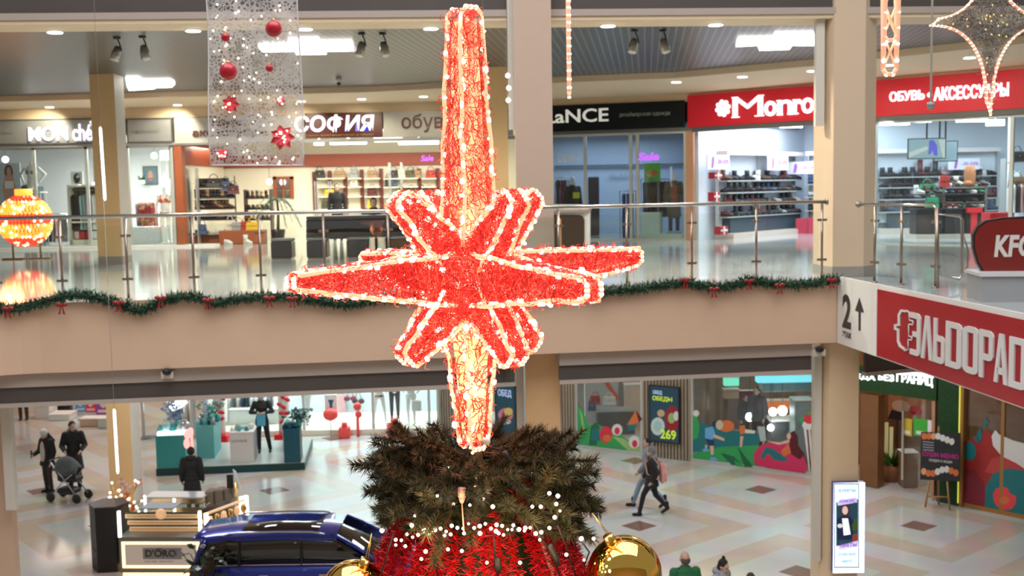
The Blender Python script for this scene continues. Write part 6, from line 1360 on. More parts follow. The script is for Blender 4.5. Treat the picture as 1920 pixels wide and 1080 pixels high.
blk('low_counter', 'beige low counter beneath the bright posters', 'counter', 150, 786, 183, 808, 36.9, .5, mat('beige_counter', (.62, .47, .36), .5))
blk('shelf_box', 'pale green-white low shelf box beside the ochre column', 'shelf', 184, 786, 204, 812, 36.6, .5, mat('green_white', (.55, .58, .5), .5))
LP = Fr((-16, 39.0), (-10, 39.0))
for q, nm, bg, fg, lab in (((141, 744, 160, 772), 'wall_poster', mat('print_blue', (.08, .35, .68), .5), mat('print_pale', (.6, .75, .9), .5), 'bright blue poster with pale patches, first of the row beside the ochre column'), ((160, 744, 179, 773), 'wall_poster', mat('print_red', (.75, .06, .1), .5), mat('print_pink', (.9, .5, .55), .5), 'bright red poster between the blue and purple ones'), ((180, 742, 207, 777), 'wall_poster', mat('print_purple', (.32, .08, .42), .5), mat('print_face', (.85, .65, .6), .5), 'purple poster with a pale face beside the ochre column')):
    poster(nm, lab, LP, *q, 0, bg, [('picture', fg, ell(.5, .6, .25, .25)), ('band', fg, [(.1, .1), (.9, .1), (.9, .25), (.1, .25)])])
m = MB(); LP.px(m, 136, 730, 212, 782, -.12, -.005); S(m.build('wall_poster_panel', M_wallw))
M_bright = mat('white_gloss_wall', (.86, .88, .88), .35)
m = MB(); LA.box(m, LA.L - 9.5 + 1.9, LA.L - .4, 0, .18, -2.6, .1); S(m.build('trim_60', mat('cream_step', (.72, .70, .58), .5)))
shopwindow(5, LA, gx(LA, 268, 790), gx(LA, 822, 780), .0, 3.4, [gx(LA, x, 790) for x in (268, 365, 410, 540, 570, 700, 805, 822)], M_alu, .1)
def legs(lab, x, yb, Y, mt, rz, h=1.8, **k):
    p = atY(x, yb, Y); return figure('mannequin', lab, Vector((p.x, Y, .19)), rz, h, k.pop('J', None), skin=mt, face=False, cat='mannequin', vox=.016, hands=False, **k)
M_wmann = mat('gloss_white_mannequin', (.88, .88, .87), .25)
t, J, _ = legs('white striding mannequin in dark red briefs in the lower lingerie window', 712, 800, 35.6, M_wmann, .25, J=dict(kneL=(.15, -.05, .5), ankL=(.20, .0, .085), kneR=(-.14, .03, .5), ankR=(-.17, .1, .085), **AK)); bra(t, mat('wine_cloth', (.16, .01, .03), .6), {**AK}, mat('wine_cloth', (0, 0, 0)))
t, J, _ = legs('white mannequin nearest the slatted wall in the lower lingerie window', 772, 806, 35.5, M_wmann, -.3, J=AK); m = MB(); m.rbox((.22, -.1, .62), (.3, .12, .36), .03); fpart(t, 'white_carrier_bag', m, M_white)
t, J, _ = legs('mannequin in dark leggings in the lower lingerie window', 741, 792, 36.6, M_wmann, .1, trousers=dict(m=M_blackcloth), shoes=dict(m=M_blackcloth))
t, J, _ = legs('slim white mannequin by the lace-red pillar in the lower lingerie shop', 577, 806, 35.8, M_wmann, -.1, J=dict(ankL=(.04, .02, .085), kneL=(.06, 0, .5), ankR=(-.04, .02, .085), kneR=(-.06, 0, .5), elbL=(.2, .05, 1.15), wriL=(.17, 0, .9), elbR=(-.2, .05, 1.15), wriR=(-.17, 0, .9)))
for i, (x, y0, y1, lab) in enumerate(((410, 740, 802, 'white pillar wound with red bows behind the teal kiosk, the complete one'), (531, 742, 793, 'white pillar wound with red bows near the dark teal display column'))):
    Y = 34.3; a, b = atY(x - 10, y1, Y), atY(x + 10, y0 - 40, Y); t = thing('wound_pillar', lab, 'pillar', Vector(((a.x + b.x) / 2, Y, 0))); m = MB(); m.lathe([(.17, 0), (.17, 3.6)], Vector(((a.x + b.x) / 2, Y, 0)), 18); m.build('shaft', M_white, t)
    for k, y in enumerate(range(y0 - 8, y1, 14)):
        c = atY(x + 4 * math.sin(k * 2.2), y, Y - .2); m = MB(); T = Matrix.Translation(c) @ Matrix.Rotation(.6 * math.sin(k), 4, 'Y')
        for s in (1, -1): m.ball((s * .085, 0, .015), (.085, .05, .06), 10, 6, T=T)
        m.ball((0, -.02, 0), (.03, .03, .03), 8, 6, T=T); m.build('red_bow', mat('bright_red_bow', (.65, .01, .02), .5), t)
    m = MB(); m.rbox(((a.x + b.x) / 2, Y, .12), (.55, .5, .24), .02); m.build('red_base', mat('bright_red_bow', (0, 0, 0)), t)
Y = 34.9
LAo = Fr((-20, 34.86), (-1.9, 34.86))
poster('window_poster', 'dark blue figure on a white framed board in the lower lingerie window', LAo, 611, 742, 630, 772, -.1, M_pwhite, [('figure', mat('print_navy', (.02, .1, .22), .5), [(.2, .75), (.8, .75), (.65, .5), (.62, .2), (.38, .2), (.35, .5)])], frame=M_white)
m = MB(); p = atY(620, 788, 34.7); m.cyl(Vector((p.x, 34.7, 0)), Vector((p.x, 34.7, .55)), .015, n=6); m.ball(Vector((p.x, 34.7, .72)), (.24, .24, .2), 14, 10, mi=1); m.build('red_pouf', [M_steel, mat('coral_red', (.85, .08, .07), .5)], label='coral red round tuft on a thin stand in the lower lingerie window', cat='ornament')
t = thing('balloon_post', 'pair of red balls on a thin striped post in the lower lingerie window', 'ornament', Vector((atY(671, 800, 34.7).x, 34.7, 0))); p = ROOTM[t.name].translation
m = MB(); m.cyl(p, p + ZU * .6, .05, n=8); m.build('post', mat('coral_red', (0, 0, 0)), t); m = MB(); m.ball(p + ZU * .95, .13, 12, 8); m.ball(p + ZU * .7 + Vector((.03, 0, 0)), .11, 12, 8); m.build('balls', mat('coral_red', (0, 0, 0)), t)
for i, (x, y, s, lab) in enumerate(((646, 803, .34, 'small red gift cube in the lower lingerie window'), (740, 808, .42, 'bigger red gift cube lying on white paper in the lower lingerie window'))):
    p = atY(x, y, 34.6); t = thing('gift_cube', lab, 'box', Vector((p.x, 34.6, .0))); m = MB(); m.rbox((p.x, 34.6, s / 2), (s, s, s), .02, .3 * i); m.build('box', mat('coral_red', (0, 0, 0)), t); m = MB(); m.rbox((p.x, 34.6, s + .07), (s * .5, s * .5, .14), .02, .3 * i); m.build('lid_bow', mat('coral_red', (0, 0, 0)), t)
for i, (x, y) in enumerate(((672, 752), (657, 747), (640, 749))):
    c = atY(x, y, 38.5); t = thing('hanging_bra', ['dark bra on a white back wall peg in the lower lingerie shop', 'maroon bra above the dark one in the lower lingerie shop', 'pink slip hanging beside the framed blue figure'][i], 'clothing', c - ZU * .1); m = MB()
    if i < 2:
        for s in (1, -1): m.ball(c + Vector((s * .11, -.04, 0)), (.11, .06, .09), 10, 7)
        for s in (1, -1): m.tube([c + Vector((s * .11, -.03, .08)), c + Vector((s * .05, .0, .28))], .012, 5)
    else: m.rbox(c + Vector((0, 0, -.2)), (.3, .05, .75), .02)
    m.build('cups' if i < 2 else 'slip', [M_blackcloth, mat('wine_cloth', (0, 0, 0)), CM['pink']][i], t)
rail_of(['white', 'white', 'camel', 'white', 'black', 'white', 'white', 'camel', 'white'], atY(314, 738, 36.8), atY(362, 738, 36.8), 'garments in the lower lingerie shop', 'the white rail behind the teal counter', 1.6, 1.2)
rail_of(['white', 'black', 'white', 'navy', 'black', 'white', 'white', 'black', 'white', 'grey', 'white'], atY(428, 742, 36.5), atY(520, 742, 36.5), 'garments behind the shop assistant', 'the long rail behind the shop assistant', .75, 1.0)
for i, (x0, x1, y) in enumerate(((312, 364, 733), (426, 522, 737))):
    a, b = atY(x0, y, 36.8 - .3 * i), atY(x1, y, 36.8 - .3 * i); t = thing('clothes_rail', ['white rail of long garments behind the teal counter', 'long rail of short garments behind the shop assistant'][i], 'rail', Vector(((a.x + b.x) / 2, a.y, 0))); m = MB(); m.cyl(a, b, .014, n=6); m.build('bar', M_white, t)
    for p in (a, b): m = MB(); m.cyl(Vector((p.x, p.y, 0)), p, .016, n=6); m.build('upright', M_white, t)
blk('white_bench', 'long low white display bench under the rail of short garments', 'bench', 430, 768, 522, 800, 36.0, .6, M_bright)
t = thing('flood_lamp', 'bright slanted white lamp in the lower lingerie shop', 'lamp', atY(335, 760, 36.2)); m = MB(); m.tube([atY(322, 766, 36.2), atY(346, 750, 36.2)], .14, 10); m.build('tube', M_led, t); m = MB(); m.cyl(atY(334, 758, 36.25), Vector((atY(334, 758, 36.2).x, 36.25, 5.2)), .02, n=6); m.build('rod', M_white, t)
M_slat = mat('wood_slat', (.33, .27, .20), .55, noise=.15); M_slatd = mat('slat_gap', (.10, .075, .05), .6)
def slats(fr, x0, y0, x1, y1, n):
    u0, u1, z0, z1 = fr.ext(x0, y0, x1, y1); m = MB(); fr.box(m, u0, u1, z0, z1, -.1, 0, 1)
    for i in range(n): c = u0 + (u1 - u0) * (i + .5) / n; fr.box(m, c - (u1 - u0) / n * .3, c + (u1 - u0) / n * .3, z0, z1, 0, .04)
    return S(m.build('wall_slat_panel', [M_slat, M_slatd]))
slats(LB, 820, 660, 852, 835, 7); slats(LB, 1050, 640, 1081, 845, 6); slats(LB, 1204, 640, 1296, 860, 15); slats(LB, 1296 - 3, 640, 1297, 862, 1)
def cafewin(n, x0, x1, ym):
    u0, u1 = gx(LB, x0, ym), gx(LB, x1, ym); shopwindow(n, LB, u0, u1, 0, 5.2, [u0, u1], M_alu, .1)
cafewin(6, 1081, 1204, 780); cafewin(7, 1297, 1530, 800); cafewin(8, 852, 985, 780)
P_ = lambda n, c: mat('print_' + n, c, .45, noise=.06)
PG, PDG, PLG, PT, PR, PDR, PP, PO, PB, PN, PSK, PW = P_('leaf', (.03, .36, .10)), P_('deep_green', (.015, .13, .06)), P_('lime', (.32, .52, .18)), P_('teal', (.01, .17, .19)), P_('berry', (.68, .03, .06)), P_('oxblood', (.10, .008, .016)), P_('rose', (.62, .03, .12)), P_('orange', (.68, .17, .05)), P_('sky', (.14, .42, .75)), P_('navyblue', (.02, .03, .12)), P_('peach', (.72, .46, .36)), P_('chalk', (.72, .72, .70))
def mural(lab, fr, shapes, o=.02):
    c = fr.at(*shapes[0][2][0], o); t = thing('window_mural', lab, 'mural', Vector((c.x, c.y, 0)))
    for i, (nm, mt, pts) in enumerate(shapes): k = MB(); fr.pxpoly(k, pts, o, o + .003 + .0012 * i); k.build(nm, mt, t)
    return t
E2 = lambda cx, cy_, rx, ry, n=14: [(cx + rx * math.cos(2 * PI * i / n), cy_ + ry * math.sin(2 * PI * i / n)) for i in range(n)]
mural('window print of green plants, red berries and white wheels beside the slatted wall', LB, [
    ('ground', PG, [(1083, 832), (1083, 800), (1120, 795), (1160, 812), (1203, 846), (1203, 853)]),
    ('path', PLG, [(1148, 818), (1168, 822), (1203, 845), (1203, 853), (1183, 850)]),
    ('leaf', PG, [(1081, 756), (1094, 772), (1103, 800), (1100, 828), (1083, 834)]), ('leaf', PLG, [(1086, 765), (1092, 780), (1096, 805), (1092, 815), (1090, 790)]),
    ('stem', PDG, [(1104, 835), (1108, 800), (1116, 792), (1124, 800), (1118, 835)]), ('pot', PT, [(1108, 826), (1110, 806), (1122, 802), (1126, 826)]),
    ('berry', PR, E2(1136, 815, 12, 16)), ('berry_shade', PO, E2(1138, 822, 8, 7)), ('wheel', PW, E2(1157, 806, 10, 11)), ('wheel_hub', PR, E2(1157, 808, 5, 7)), ('wheel', PW, E2(1189, 829, 10, 12)), ('wheel_hub', PR, E2(1190, 832, 5, 7)),
    ('cup', PT, [(1176, 794), (1192, 792), (1190, 806), (1178, 808)]), ('slice', PO, [(1176, 796), (1192, 770), (1200, 790), (1188, 796)]), ('slice', PDR, [(1192, 770), (1204, 786), (1198, 792)])])
mural('window print of a running boy, ball and a woman resting on a rose-red fruit', LB, [
    ('backdrop', PT, [(1298, 848), (1298, 790), (1340, 800), (1400, 812), (1430, 815), (1420, 838)]),
    ('ground', PG, [(1298, 868), (1298, 850), (1350, 838), (1420, 835), (1440, 850), (1440, 880)]),
    ('leaf', PG, [(1297, 770), (1306, 775), (1312, 800), (1308, 822), (1299, 825)]), ('flower', PW, E2(1305, 775, 6, 6)),
    ('boy_shirt', PB, [(1322, 803), (1336, 800), (1341, 812), (1336, 825), (1322, 822)]), ('boy_head', PN, E2(1341, 795, 6, 6)), ('boy_arm', PSK, [(1338, 814), (1358, 822), (1358, 827), (1337, 820)]), ('boy_shorts', PN, [(1322, 822), (1338, 825), (1339, 835), (1330, 836)]), ('boy_leg', PSK, [(1331, 836), (1338, 836), (1338, 852), (1333, 853)]), ('boy_boot', PB, [(1331, 858), (1338, 857), (1347, 863), (1332, 864)]), ('boy_leg', PSK, [(1322, 834), (1327, 836), (1322, 844)]), ('boy_boot', PB, E2(1323, 844, 6, 3)),
    ('ball', PO, E2(1362, 799, 15, 11)), ('bun', P_('bun', (.6, .5, .35)), E2(1349, 797, 7, 9)),
    ('child_shirt', PO, [(1386, 799), (1396, 797), (1398, 812), (1388, 815)]), ('child_leg', PSK, [(1388, 818), (1394, 818), (1391, 838), (1387, 838)]), ('sleeve', PW, [(1397, 805), (1416, 808), (1415, 813), (1397, 812)]), ('grey_cup', P_('mist', (.42, .5, .52)), [(1420, 800), (1434, 800), (1436, 826), (1426, 828)]),
    ('fern', PDG, [(1352, 850), (1376, 857), (1390, 873), (1372, 872)]), ('fern', PDG, [(1384, 840), (1400, 862), (1412, 876), (1396, 876)]), ('fern', PG, [(1376, 862), (1398, 876), (1380, 874)]),
    ('fruit', PP, [(1414, 870), (1413, 850), (1424, 836), (1444, 829), (1478, 832), (1505, 850), (1513, 875), (1510, 888), (1440, 878)]),
    ('trousers', PT, [(1425, 858), (1436, 838), (1450, 842), (1476, 860), (1472, 866), (1452, 862), (1440, 850), (1432, 860)]), ('blouse', PO, [(1464, 846), (1478, 832), (1484, 848), (1470, 856)]), ('long_hair', PDR, [(1481, 812), (1488, 808), (1495, 818), (1496, 836), (1508, 852), (1500, 862), (1484, 852), (1480, 835)]), ('face', PSK, E2(1479, 818, 4, 6)), ('arm', PSK, [(1440, 828), (1462, 830), (1480, 824), (1480, 830), (1460, 834)]),
    ('cup_stripe', PW, [(1506, 798), (1527, 800), (1526, 890), (1517, 884)]), ('cup_dark', PDR, [(1512, 800), (1515, 800), (1522, 886), (1519, 886)]), ('cup_dark', PDR, [(1519, 802), (1523, 802), (1526, 880), (1524, 880)]), ('cream_top', PW, E2(1516, 797, 12, 9)), ('strawberry', PR, E2(1517, 785, 10, 10)), ('strawberry_leaf', PG, [(1496, 788), (1508, 783), (1506, 792), (1500, 793)]), ('strawberry_leaf', PG, [(1510, 774), (1526, 774), (1518, 779)])])
mural('window print of green leaves and pale flowers behind the lit star', LB, [('ground', PG, [(852, 832), (852, 778), (868, 772), (878, 800), (885, 838)]), ('leaf', PG, [(850, 742), (862, 752), (868, 770), (858, 775)]), ('flower', PW, E2(858, 790, 6, 9)), ('flower_heart', PR, E2(858, 790, 3, 5))])
def menu(lab, fr, q, kind):
    t = poster('menu_screen', lab, fr, *q, .06, mat('ink_teal', (.012, .05, .075), .3, emit=(.01, .06, .1), es=.25), [], dep=.06, cat='screen', frame=M_black); x0, y0, x1, y1 = q; o = .122
    X = lambda f: x0 + (x1 - x0) * f; Yp = lambda f: y0 + (y1 - y0) * f
    sh = [('red_bowl', P_('bowl', (.35, .01, .03)), E2(X(.78), Yp(.58), 14, 24), 0), ('salad', PLG, E2(X(.76), Yp(.57), 7, 10), 1), ('rice', PW, E2(X(.92), Yp(.53), 5, 9), 2), ('pale_plate', P_('plate', (.6, .72, .68)), E2(X(.27), Yp(.72), 13, 17), 0), ('soup', P_('soup', (.4, .62, .66)), E2(X(.27), Yp(.72), 8, 10), 1), ('roll', P_('bread', (.6, .42, .25)), E2(X(.38), Yp(.48), 7, 7), 0)]
    if kind: sh = [('meat', P_('meat', (.6, .25, .2)), E2(X(.5), Yp(.5), 14, 13), 0), ('egg', P_('egg', (.75, .55, .15)), E2(X(.65), Yp(.44), 8, 7), 1), ('plate', PW, E2(X(.45), Yp(.62), 12, 5), 2), ('pink_food', P_('pinkfood', (.65, .2, .35)), E2(X(.3), Yp(.5), 7, 8), 3)]
    for nm, mt, pts, i in sh: k = MB(); fr.pxpoly(k, pts, o, o + .003 + .001 * i); k.build(nm, mt, t)
    M_lime = mat('lime_letter', (.6, .8, .05), .4, emit=(.55, .75, .05), es=.3); M_pb = mat('pale_blue_letter', (.5, .65, .9), .4, emit=(.4, .5, .9), es=.3)
    for s, f, mt in (([('ОБЕД', (.1, .06, .42, .14), M_pb), ('ОБЕДЫ', (.08, .17, .78, .27), M_lime), ('269', (.36, .78, .92, .96), M_lime)]) if not kind else ([('ОБЕД', (.1, .06, .8, .2), M_pb), ('220', (.2, .84, .95, .98), M_lime)])) and [(a, b, c) for a, b, c in (([('ОБЕД', (.1, .06, .42, .14), M_pb), ('ОБЕДЫ', (.08, .17, .78, .27), M_lime), ('269', (.36, .78, .92, .96), M_lime)]) if not kind else ([('ОБЕД', (.1, .06, .8, .2), M_pb), ('220', (.2, .84, .95, .98), M_lime)]))]:
        k = MB(); pxletters(k, fr, s, X(f[0]), Yp(f[1]), X(f[2]), Yp(f[3]), o, depth=.006, bold=.03); k.build('lettering', mt, t)
menu('dark lunch menu screen with a lime price on the slatted wall', LB, (1219, 726, 1272, 828), 0)
menu('dark lunch menu screen beside the lit star, before the ochre lower column', LB, (930, 724, 966, 832), 1)
t = blk('service_counter', 'grey cafe service counter behind the running boy print', 'counter', 1445, 790, 1525, 848, 31.6, .8, mat('grey_counter', (.16, .17, .17), .4, noise=.2)); t = blk('service_counter', 'dark cafe counter behind the print with wheels', 'counter', 1120, 772, 1190, 840, 34.3, .7, mat('dark_counter', (.04, .042, .045), .4), extra=M_sgrey)
blk('kitchen_hood', 'long pale cyan lit fascia in the cafe ceiling', 'light', 1420, 703, 1531, 716, 31.0, .3, mat('cyan_lit', (.3, .8, .85), .4, emit=(.22, .82, .95), es=1.0), z0=atY(1500, 717, 31.0).z)
blk('grey_bulkhead', 'grey curved bulkhead beneath the cyan fascia', 'bulkhead', 1430, 717, 1529, 733, 31.6, .5, mat('grey_bulk', (.3, .36, .38), .5), z0=atY(1500, 734, 31.6).z)
blk('orange_ledge', 'glowing orange ledge in the cafe behind the fruit print', 'ledge', 1436, 752, 1490, 768, 33.2, .3, mat('orange_lit', (.8, .25, .08), .5, emit=(.9, .22, .05), es=.55), z0=atY(1460, 768, 33.2).z)
blk('menu_lightbox', 'small turquoise lit box high in the cafe', 'light', 1358, 708, 1386, 724, 33.8, .2, mat('turquoise_lit', (.2, .8, .6), .4, emit=(.2, .85, .62), es=.8), z0=atY(1370, 724, 33.8).z)
blk('beige_cabinet', 'peach-beige wall cabinet under the turquoise box', 'cabinet', 1358, 731, 1386, 748, 34.0, .3, mat('peach_board', (.55, .40, .31), .5), z0=atY(1370, 748, 34.0).z)
blk('wine_menu_board', 'dark wine-red board on the cafe wall', 'board', 1387, 733, 1412, 754, 34.2, .1, mat('wine_board', (.12, .015, .02), .5), z0=atY(1400, 754, 34.2).z)
blk('fridge', 'pale grey-green drinks fridge in the cafe behind the striped cup print', 'fridge', 1490, 752, 1527, 870, 30.4, .6, mat('pale_fridge', (.38, .46, .46), .4))
blk('cafe_pillar', 'cream round-edged pillar inside the cafe behind the wheel print', 'pillar', 1172, 722, 1206, 815, 35.3, .4, mat('cream_pillar', (.66, .52, .42), .5))
blk('grey_cafe_wall_unit', 'pale grey tall unit inside the cafe behind the green leaf print', 'unit', 1097, 712, 1160, 782, 35.6, .3, mat('pale_unit', (.48, .5, .52), .5))
t = thing('red_slide', 'slanted orange-red beam inside the cafe', 'beam', atY(1145, 752, 34.6)); m = MB(); m.prism([atY(x, y, 34.6) for x, y in ((1131, 716), (1142, 716), (1160, 745), (1158, 754))], [atY(x, y, 34.75) for x, y in ((1131, 716), (1142, 716), (1160, 745), (1158, 754))]); m.build('beam_body', mat('orange_red', (.62, .08, .03), .5), t)
for i, x in enumerate((1326, 1345, 1360)): m = MB(); a = atY(x, 700, 34.3); m.box((a.x, 34.3, 2.6), (.12, .12, 5.2)); m.build('wood_post', mat('dark_wood_post', (.14, .08, .04), .5, noise=.2), label='brown timber post in the dim cafe corner, %s from the slatted wall' % ORD[i], cat='post', group='timber posts in the cafe')
for i, (x, y, r, c) in enumerate(((1449, 772, .12, 'white'), (1467, 770, .14, 'white'), (1406, 782, .13, 'white'), (1445, 802, .1, 'white'))):
    p = atY(x, y, 31.5 if x > 1430 else 32.4); t = thing('paper_lantern', 'round white glowing lamp in the cafe, %s' % ('over the grey counter beside the standing man', 'over the grey counter nearer the fridge', 'below the seated dark figure', 'low at the front of the grey counter')[i], 'lamp', p); m = MB(); m.ball(p, r, 12, 8); m.build('globe', M_led, t); m = MB(); m.cyl(p, Vector((p.x, p.y, 5.2)), .008, n=5); m.build('cord', M_black, t)
for i, (x, y, c) in enumerate(((1116, 752, 'red'), (1110, 764, 'navy'), (1143, 752, 'white'))): bag(atY(x, y + 6, 34.5), i % 3, c, '%s carrier on the dark cafe counter behind the print with wheels' % c, 'carriers in the cafe')
M_moss = mat('green_moss', (.012, .05, .012), .9, noise=.7, nscale=25, bump=1); M_walnut = mat('walnut_panel', (.20, .085, .028), .4, noise=.25, nscale=3)
t = thing('shop_sign', 'mossy dark green sign with white glowing capitals over the timber entrance', 'sign', LC.at(1690, 735, .1)); m = MB(); LC.px(m, 1600, 694, 1756, 741, 0, .1); m.build('moss_board', M_moss, t)
for s, x0, y0, x1, y1 in (('ЕДА', 1606, 702, 1642, 713), ('БЕЗ', 1648, 701, 1677, 714), ('ГРАНИЦ', 1682, 703, 1750, 723)): k = MB(); pxletters(k, LC, s, x0, y0, x1, y1, .1, depth=.04, bold=.02); k.build('lettering', M_glow, t)
m = MB(); LC.px(m, 1668, 697, 1750, 704, .1, .13); m.build('light_strip', M_glow, t)
m = MB(); LC.px(m, 1758, 640, 1797, 944, -.2, .1); S(m.build('wall_moss', M_moss))
t = thing('moss_edge_light', 'thin yellow-green light strip down the edge of the mossy wall', 'light', LC.at(1799, 944, .1)); m = MB(); LC.px(m, 1797.5, 640, 1800, 944, .0, .11); m.build('strip', mat('yellow_green_strip', (.5, .5, .05), .4, emit=(.6, .62, .06), es=.9), t)
m = MB(); LC.px(m, 1800, 640, 1806, 948, -.2, .12); S(m.build('trim_61', mat('amber_wood', (.36, .17, .04), .45, noise=.1)))
m = MB(); LC.px(m, 1612, 740, 1646, 912, -.25, .05); S(m.build('wall_walnut', M_walnut))
m = MB(); LC.px(m, 1646, 738, 1756, 744, -.1, .06); LC.px(m, 1746, 744, 1752, 935, -.08, .06); S(m.build('door_1_frame', mat('copper_wood', (0, 0, 0))))
d = thing('glass_door', 'open glass shop door with a grey upright handle under the mossy sign', 'door', LC.at(1690, 900, -.4)); m = MB(); LC.px(m, 1690, 744, 1746, 918, -.06, -.045); m.build('pane', M_shopglass, d); m = MB(); LC.px(m, 1690, 770, 1694, 900, -.03, .02); m.build('handle', M_steel, d)
LCi = Fr((8.9, 29.4), (14.2, 23.4)); LCk = Fr((10.2, 30.6), (15.6, 24.4))
blk_ = lambda *a, **k: blk(*a, **k)
poster('food_picture', 'large warm food photograph inside the timber entrance', LCk, 1665, 745, 1735, 790, 0, mat('print_warm', (.55, .22, .10), .5), [('bread', P_('bread2', (.75, .5, .35)), ell(.35, .6, .25, .25)), ('tomato', PR, ell(.75, .5, .18, .2)), ('dark', P_('char', (.04, .02, .02)), [(.0, .0), (.45, .0), (.4, .35), (.1, .4)])], cat='picture')
for i, (q, c, lab) in enumerate((((1692, 785, 1710, 817), P_('mustard', (.6, .42, .03)), 'mustard yellow leaflet on the shop door'), ((1713, 785, 1738, 818), P_('lawn', (.05, .42, .04)), 'bright green leaflet on the shop door'), ((1739, 788, 1750, 812), M_pwhite, 'small white leaflet on the shop door'))): poster('door_leaflet', lab, LC, *q, -.04, c, [('block', PW, [(.2, .1), (.8, .1), (.8, .3), (.2, .3)])], dep=.006)
pt = thing('potted_plant', 'lit green pot plant just inside the timber entrance', 'plant', LC.at(1673, 882, -.9)); q = ROOTM[pt.name].translation; q.z = 0; m = MB(); m.lathe([(.2, 0), (.27, .4), (.25, .42)], q, 16); m.build('pot', mat('terracotta', (.30, .12, .05), .6), pt); m = MB(); rl = random.Random(5)
for i in range(70):
    a = rl.random() * 6.28; v = Vector((math.cos(a), math.sin(a), rl.uniform(.3, 1.6))).normalized() * rl.uniform(.3, .65); s = v.orthogonal().normalized() * .05; b0 = q + ZU * .4; m.add([b0, b0 + v * .55 + s, b0 + v, b0 + v * .55 - s], [(0, 1, 2, 3)])
m.build('leaves', mat('lit_leaf', (.10, .22, .04), .5, noise=.3), pt); ROOTM[pt.name] = Matrix.Translation(q)
pt.location = q
for i, x in enumerate((1654, 1662, 1671)): p = LCi.at(x, 830, .1); m = MB(); m.cyl(Vector((p.x, p.y, 0)), Vector((p.x, p.y, 1.6 - .1 * i)), .045, n=10); m.build('lit_reed', mat('pale_reed', (.55, .52, .3), .5, emit=(.5, .45, .2), es=.35), label='pale lit upright reed inside the timber entrance, %s from the walnut panel' % ORD[i], cat='ornament', group='lit reeds inside the timber entrance')
blk('cash_desk', 'brown cash desk inside the timber entrance', 'desk', 1694, 850, 1722, 892, 27.6, .4, M_walnut)
ez = thing('menu_easel', 'wooden easel with a dark sushi menu board before the mossy wall', 'easel', atZ(1765, 948, 0)); EF = Fr((atZ(1722, 948, 0).x, 26.05), (atZ(1803, 948, 0).x, 25.45))
for x0, y0, x1, y1 in ((1742, 903, 1735, 948), (1776, 903, 1781, 950)): m = MB(); q = EF.at(x1, y1, .1); q.z = .022; m.tube([EF.at(x0, y0, .02), q], .022, 6); m.build('leg', mat('easel_wood', (.38, .20, .08), .5), ez)
m = MB(); q = EF.at(1760, 936, -.25); q.z = .022; m.tube([EF.at(1760, 800, -.05), q], .022, 6); m.build('leg', mat('easel_wood', (0, 0, 0)), ez); m = MB(); m.tube([EF.at(1738, 931, .05), EF.at(1779, 932, .05)], .018, 6); m.build('crossbar', mat('easel_wood', (0, 0, 0)), ez)
m = MB(); EF.pxpoly(m, [(1727, 810), (1801, 812), (1800, 903), (1725, 899)], 0, .03); m.build('board', P_('board_black', (.02, .022, .026)), ez)
rl = random.Random(3)
for k_, y0, n in ((0, 818, 7), (1, 884, 8)):
    for i in range(n):
        m = MB(); cx = 1732 + 8.6 * i + (0 if k_ else 1); cy_ = y0 + (4 * math.sin(i) if k_ else 3.4 * max(0, i - 3)); EF.pxpoly(m, E2(cx, cy_, 5.2, 6.5, 10), .03, .034 + .001 * i); m.build('sushi_print', [PW, PO, P_('salmon', (.75, .35, .2)), PW][rl.randrange(4)], ez)
k = MB(); pxletters(k, EF, 'СУШИ МЕНЮ', 1729, 849, 1797, 858, .03, depth=.004, bold=.03); k.build('lettering', P_('magenta', (.5, .02, .25)), ez); k = MB(); pxletters(k, EF, 'скидки и акции', 1742, 862, 1785, 868, .03, depth=.004); k.build('lettering', PW, ez)
for y in (828, 833, 838, 843): m = MB(); EF.px(m, 1730, y, 1748 + (y % 5), y + 2, .03, .033); m.build('text_line', P_('dim_text', (.3, .3, .32)), ez)
u0, u1 = gx(LC, 1806, 850), gx(LC, 1960, 850); shopwindow(9, LC, u0, u1, 0, 5.2, [u0, gx(LC, 1880, 850), u1], mat('amber_wood', (0, 0, 0)), .1)
mural('tall window print of red waves, a white curl and a coral flower on teal', LC, [
    ('red_field', P_('brick', (.36, .02, .02)), [(1806, 945), (1806, 830), (1820, 822), (1850, 805), (1866, 820), (1920, 880), (1960, 930), (1960, 985)]), ('red_wave', P_('coral_red2', (.5, .05, .05)), [(1845, 885), (1860, 860), (1890, 852), (1920, 870), (1960, 900), (1960, 915), (1900, 895)]),
    ('maroon_wave', P_('maroon2', (.24, .012, .03)), [(1806, 945), (1806, 880), (1825, 880), (1845, 905), (1850, 955)]), ('teal_pond', PT, [(1846, 958), (1848, 912), (1862, 888), (1890, 878), (1920, 882), (1960, 892), (1960, 988), (1890, 970)]), ('white_curl', PW, [(1866, 806), (1874, 815), (1900, 826), (1930, 834), (1960, 840), (1960, 905), (1930, 885), (1905, 868), (1878, 855), (1862, 836), (1859, 818)]),
    ('flower', P_('coral_flower', (.8, .06, .07)), [(1862, 925), (1868, 916), (1880, 912), (1890, 916), (1893, 925), (1905, 930), (1904, 945), (1896, 955), (1882, 957), (1868, 948), (1863, 938)]), ('flower_heart', PO, E2(1883, 938, 9, 8)), ('teal_leaf', PT, E2(1818, 846, 12, 18)), ('teal_leaf', PT, [(1838, 800), (1842, 818), (1836, 830), (1832, 812)]), ('teal_leaf', PT, [(1848, 782), (1854, 790), (1848, 802), (1844, 796)]), ('teal_leaf', PT, [(1824, 822), (1832, 815), (1836, 832)])])
M_teal = mat('teal_panel', (.035, .33, .33), .4, noise=.05); M_teall = mat('light_teal_panel', (.13, .47, .47), .4, noise=.05); M_teald = mat('deep_teal_panel', (.008, .10, .15), .4, noise=.05); M_tbase = mat('dark_teal_base', (.004, .055, .06), .4)
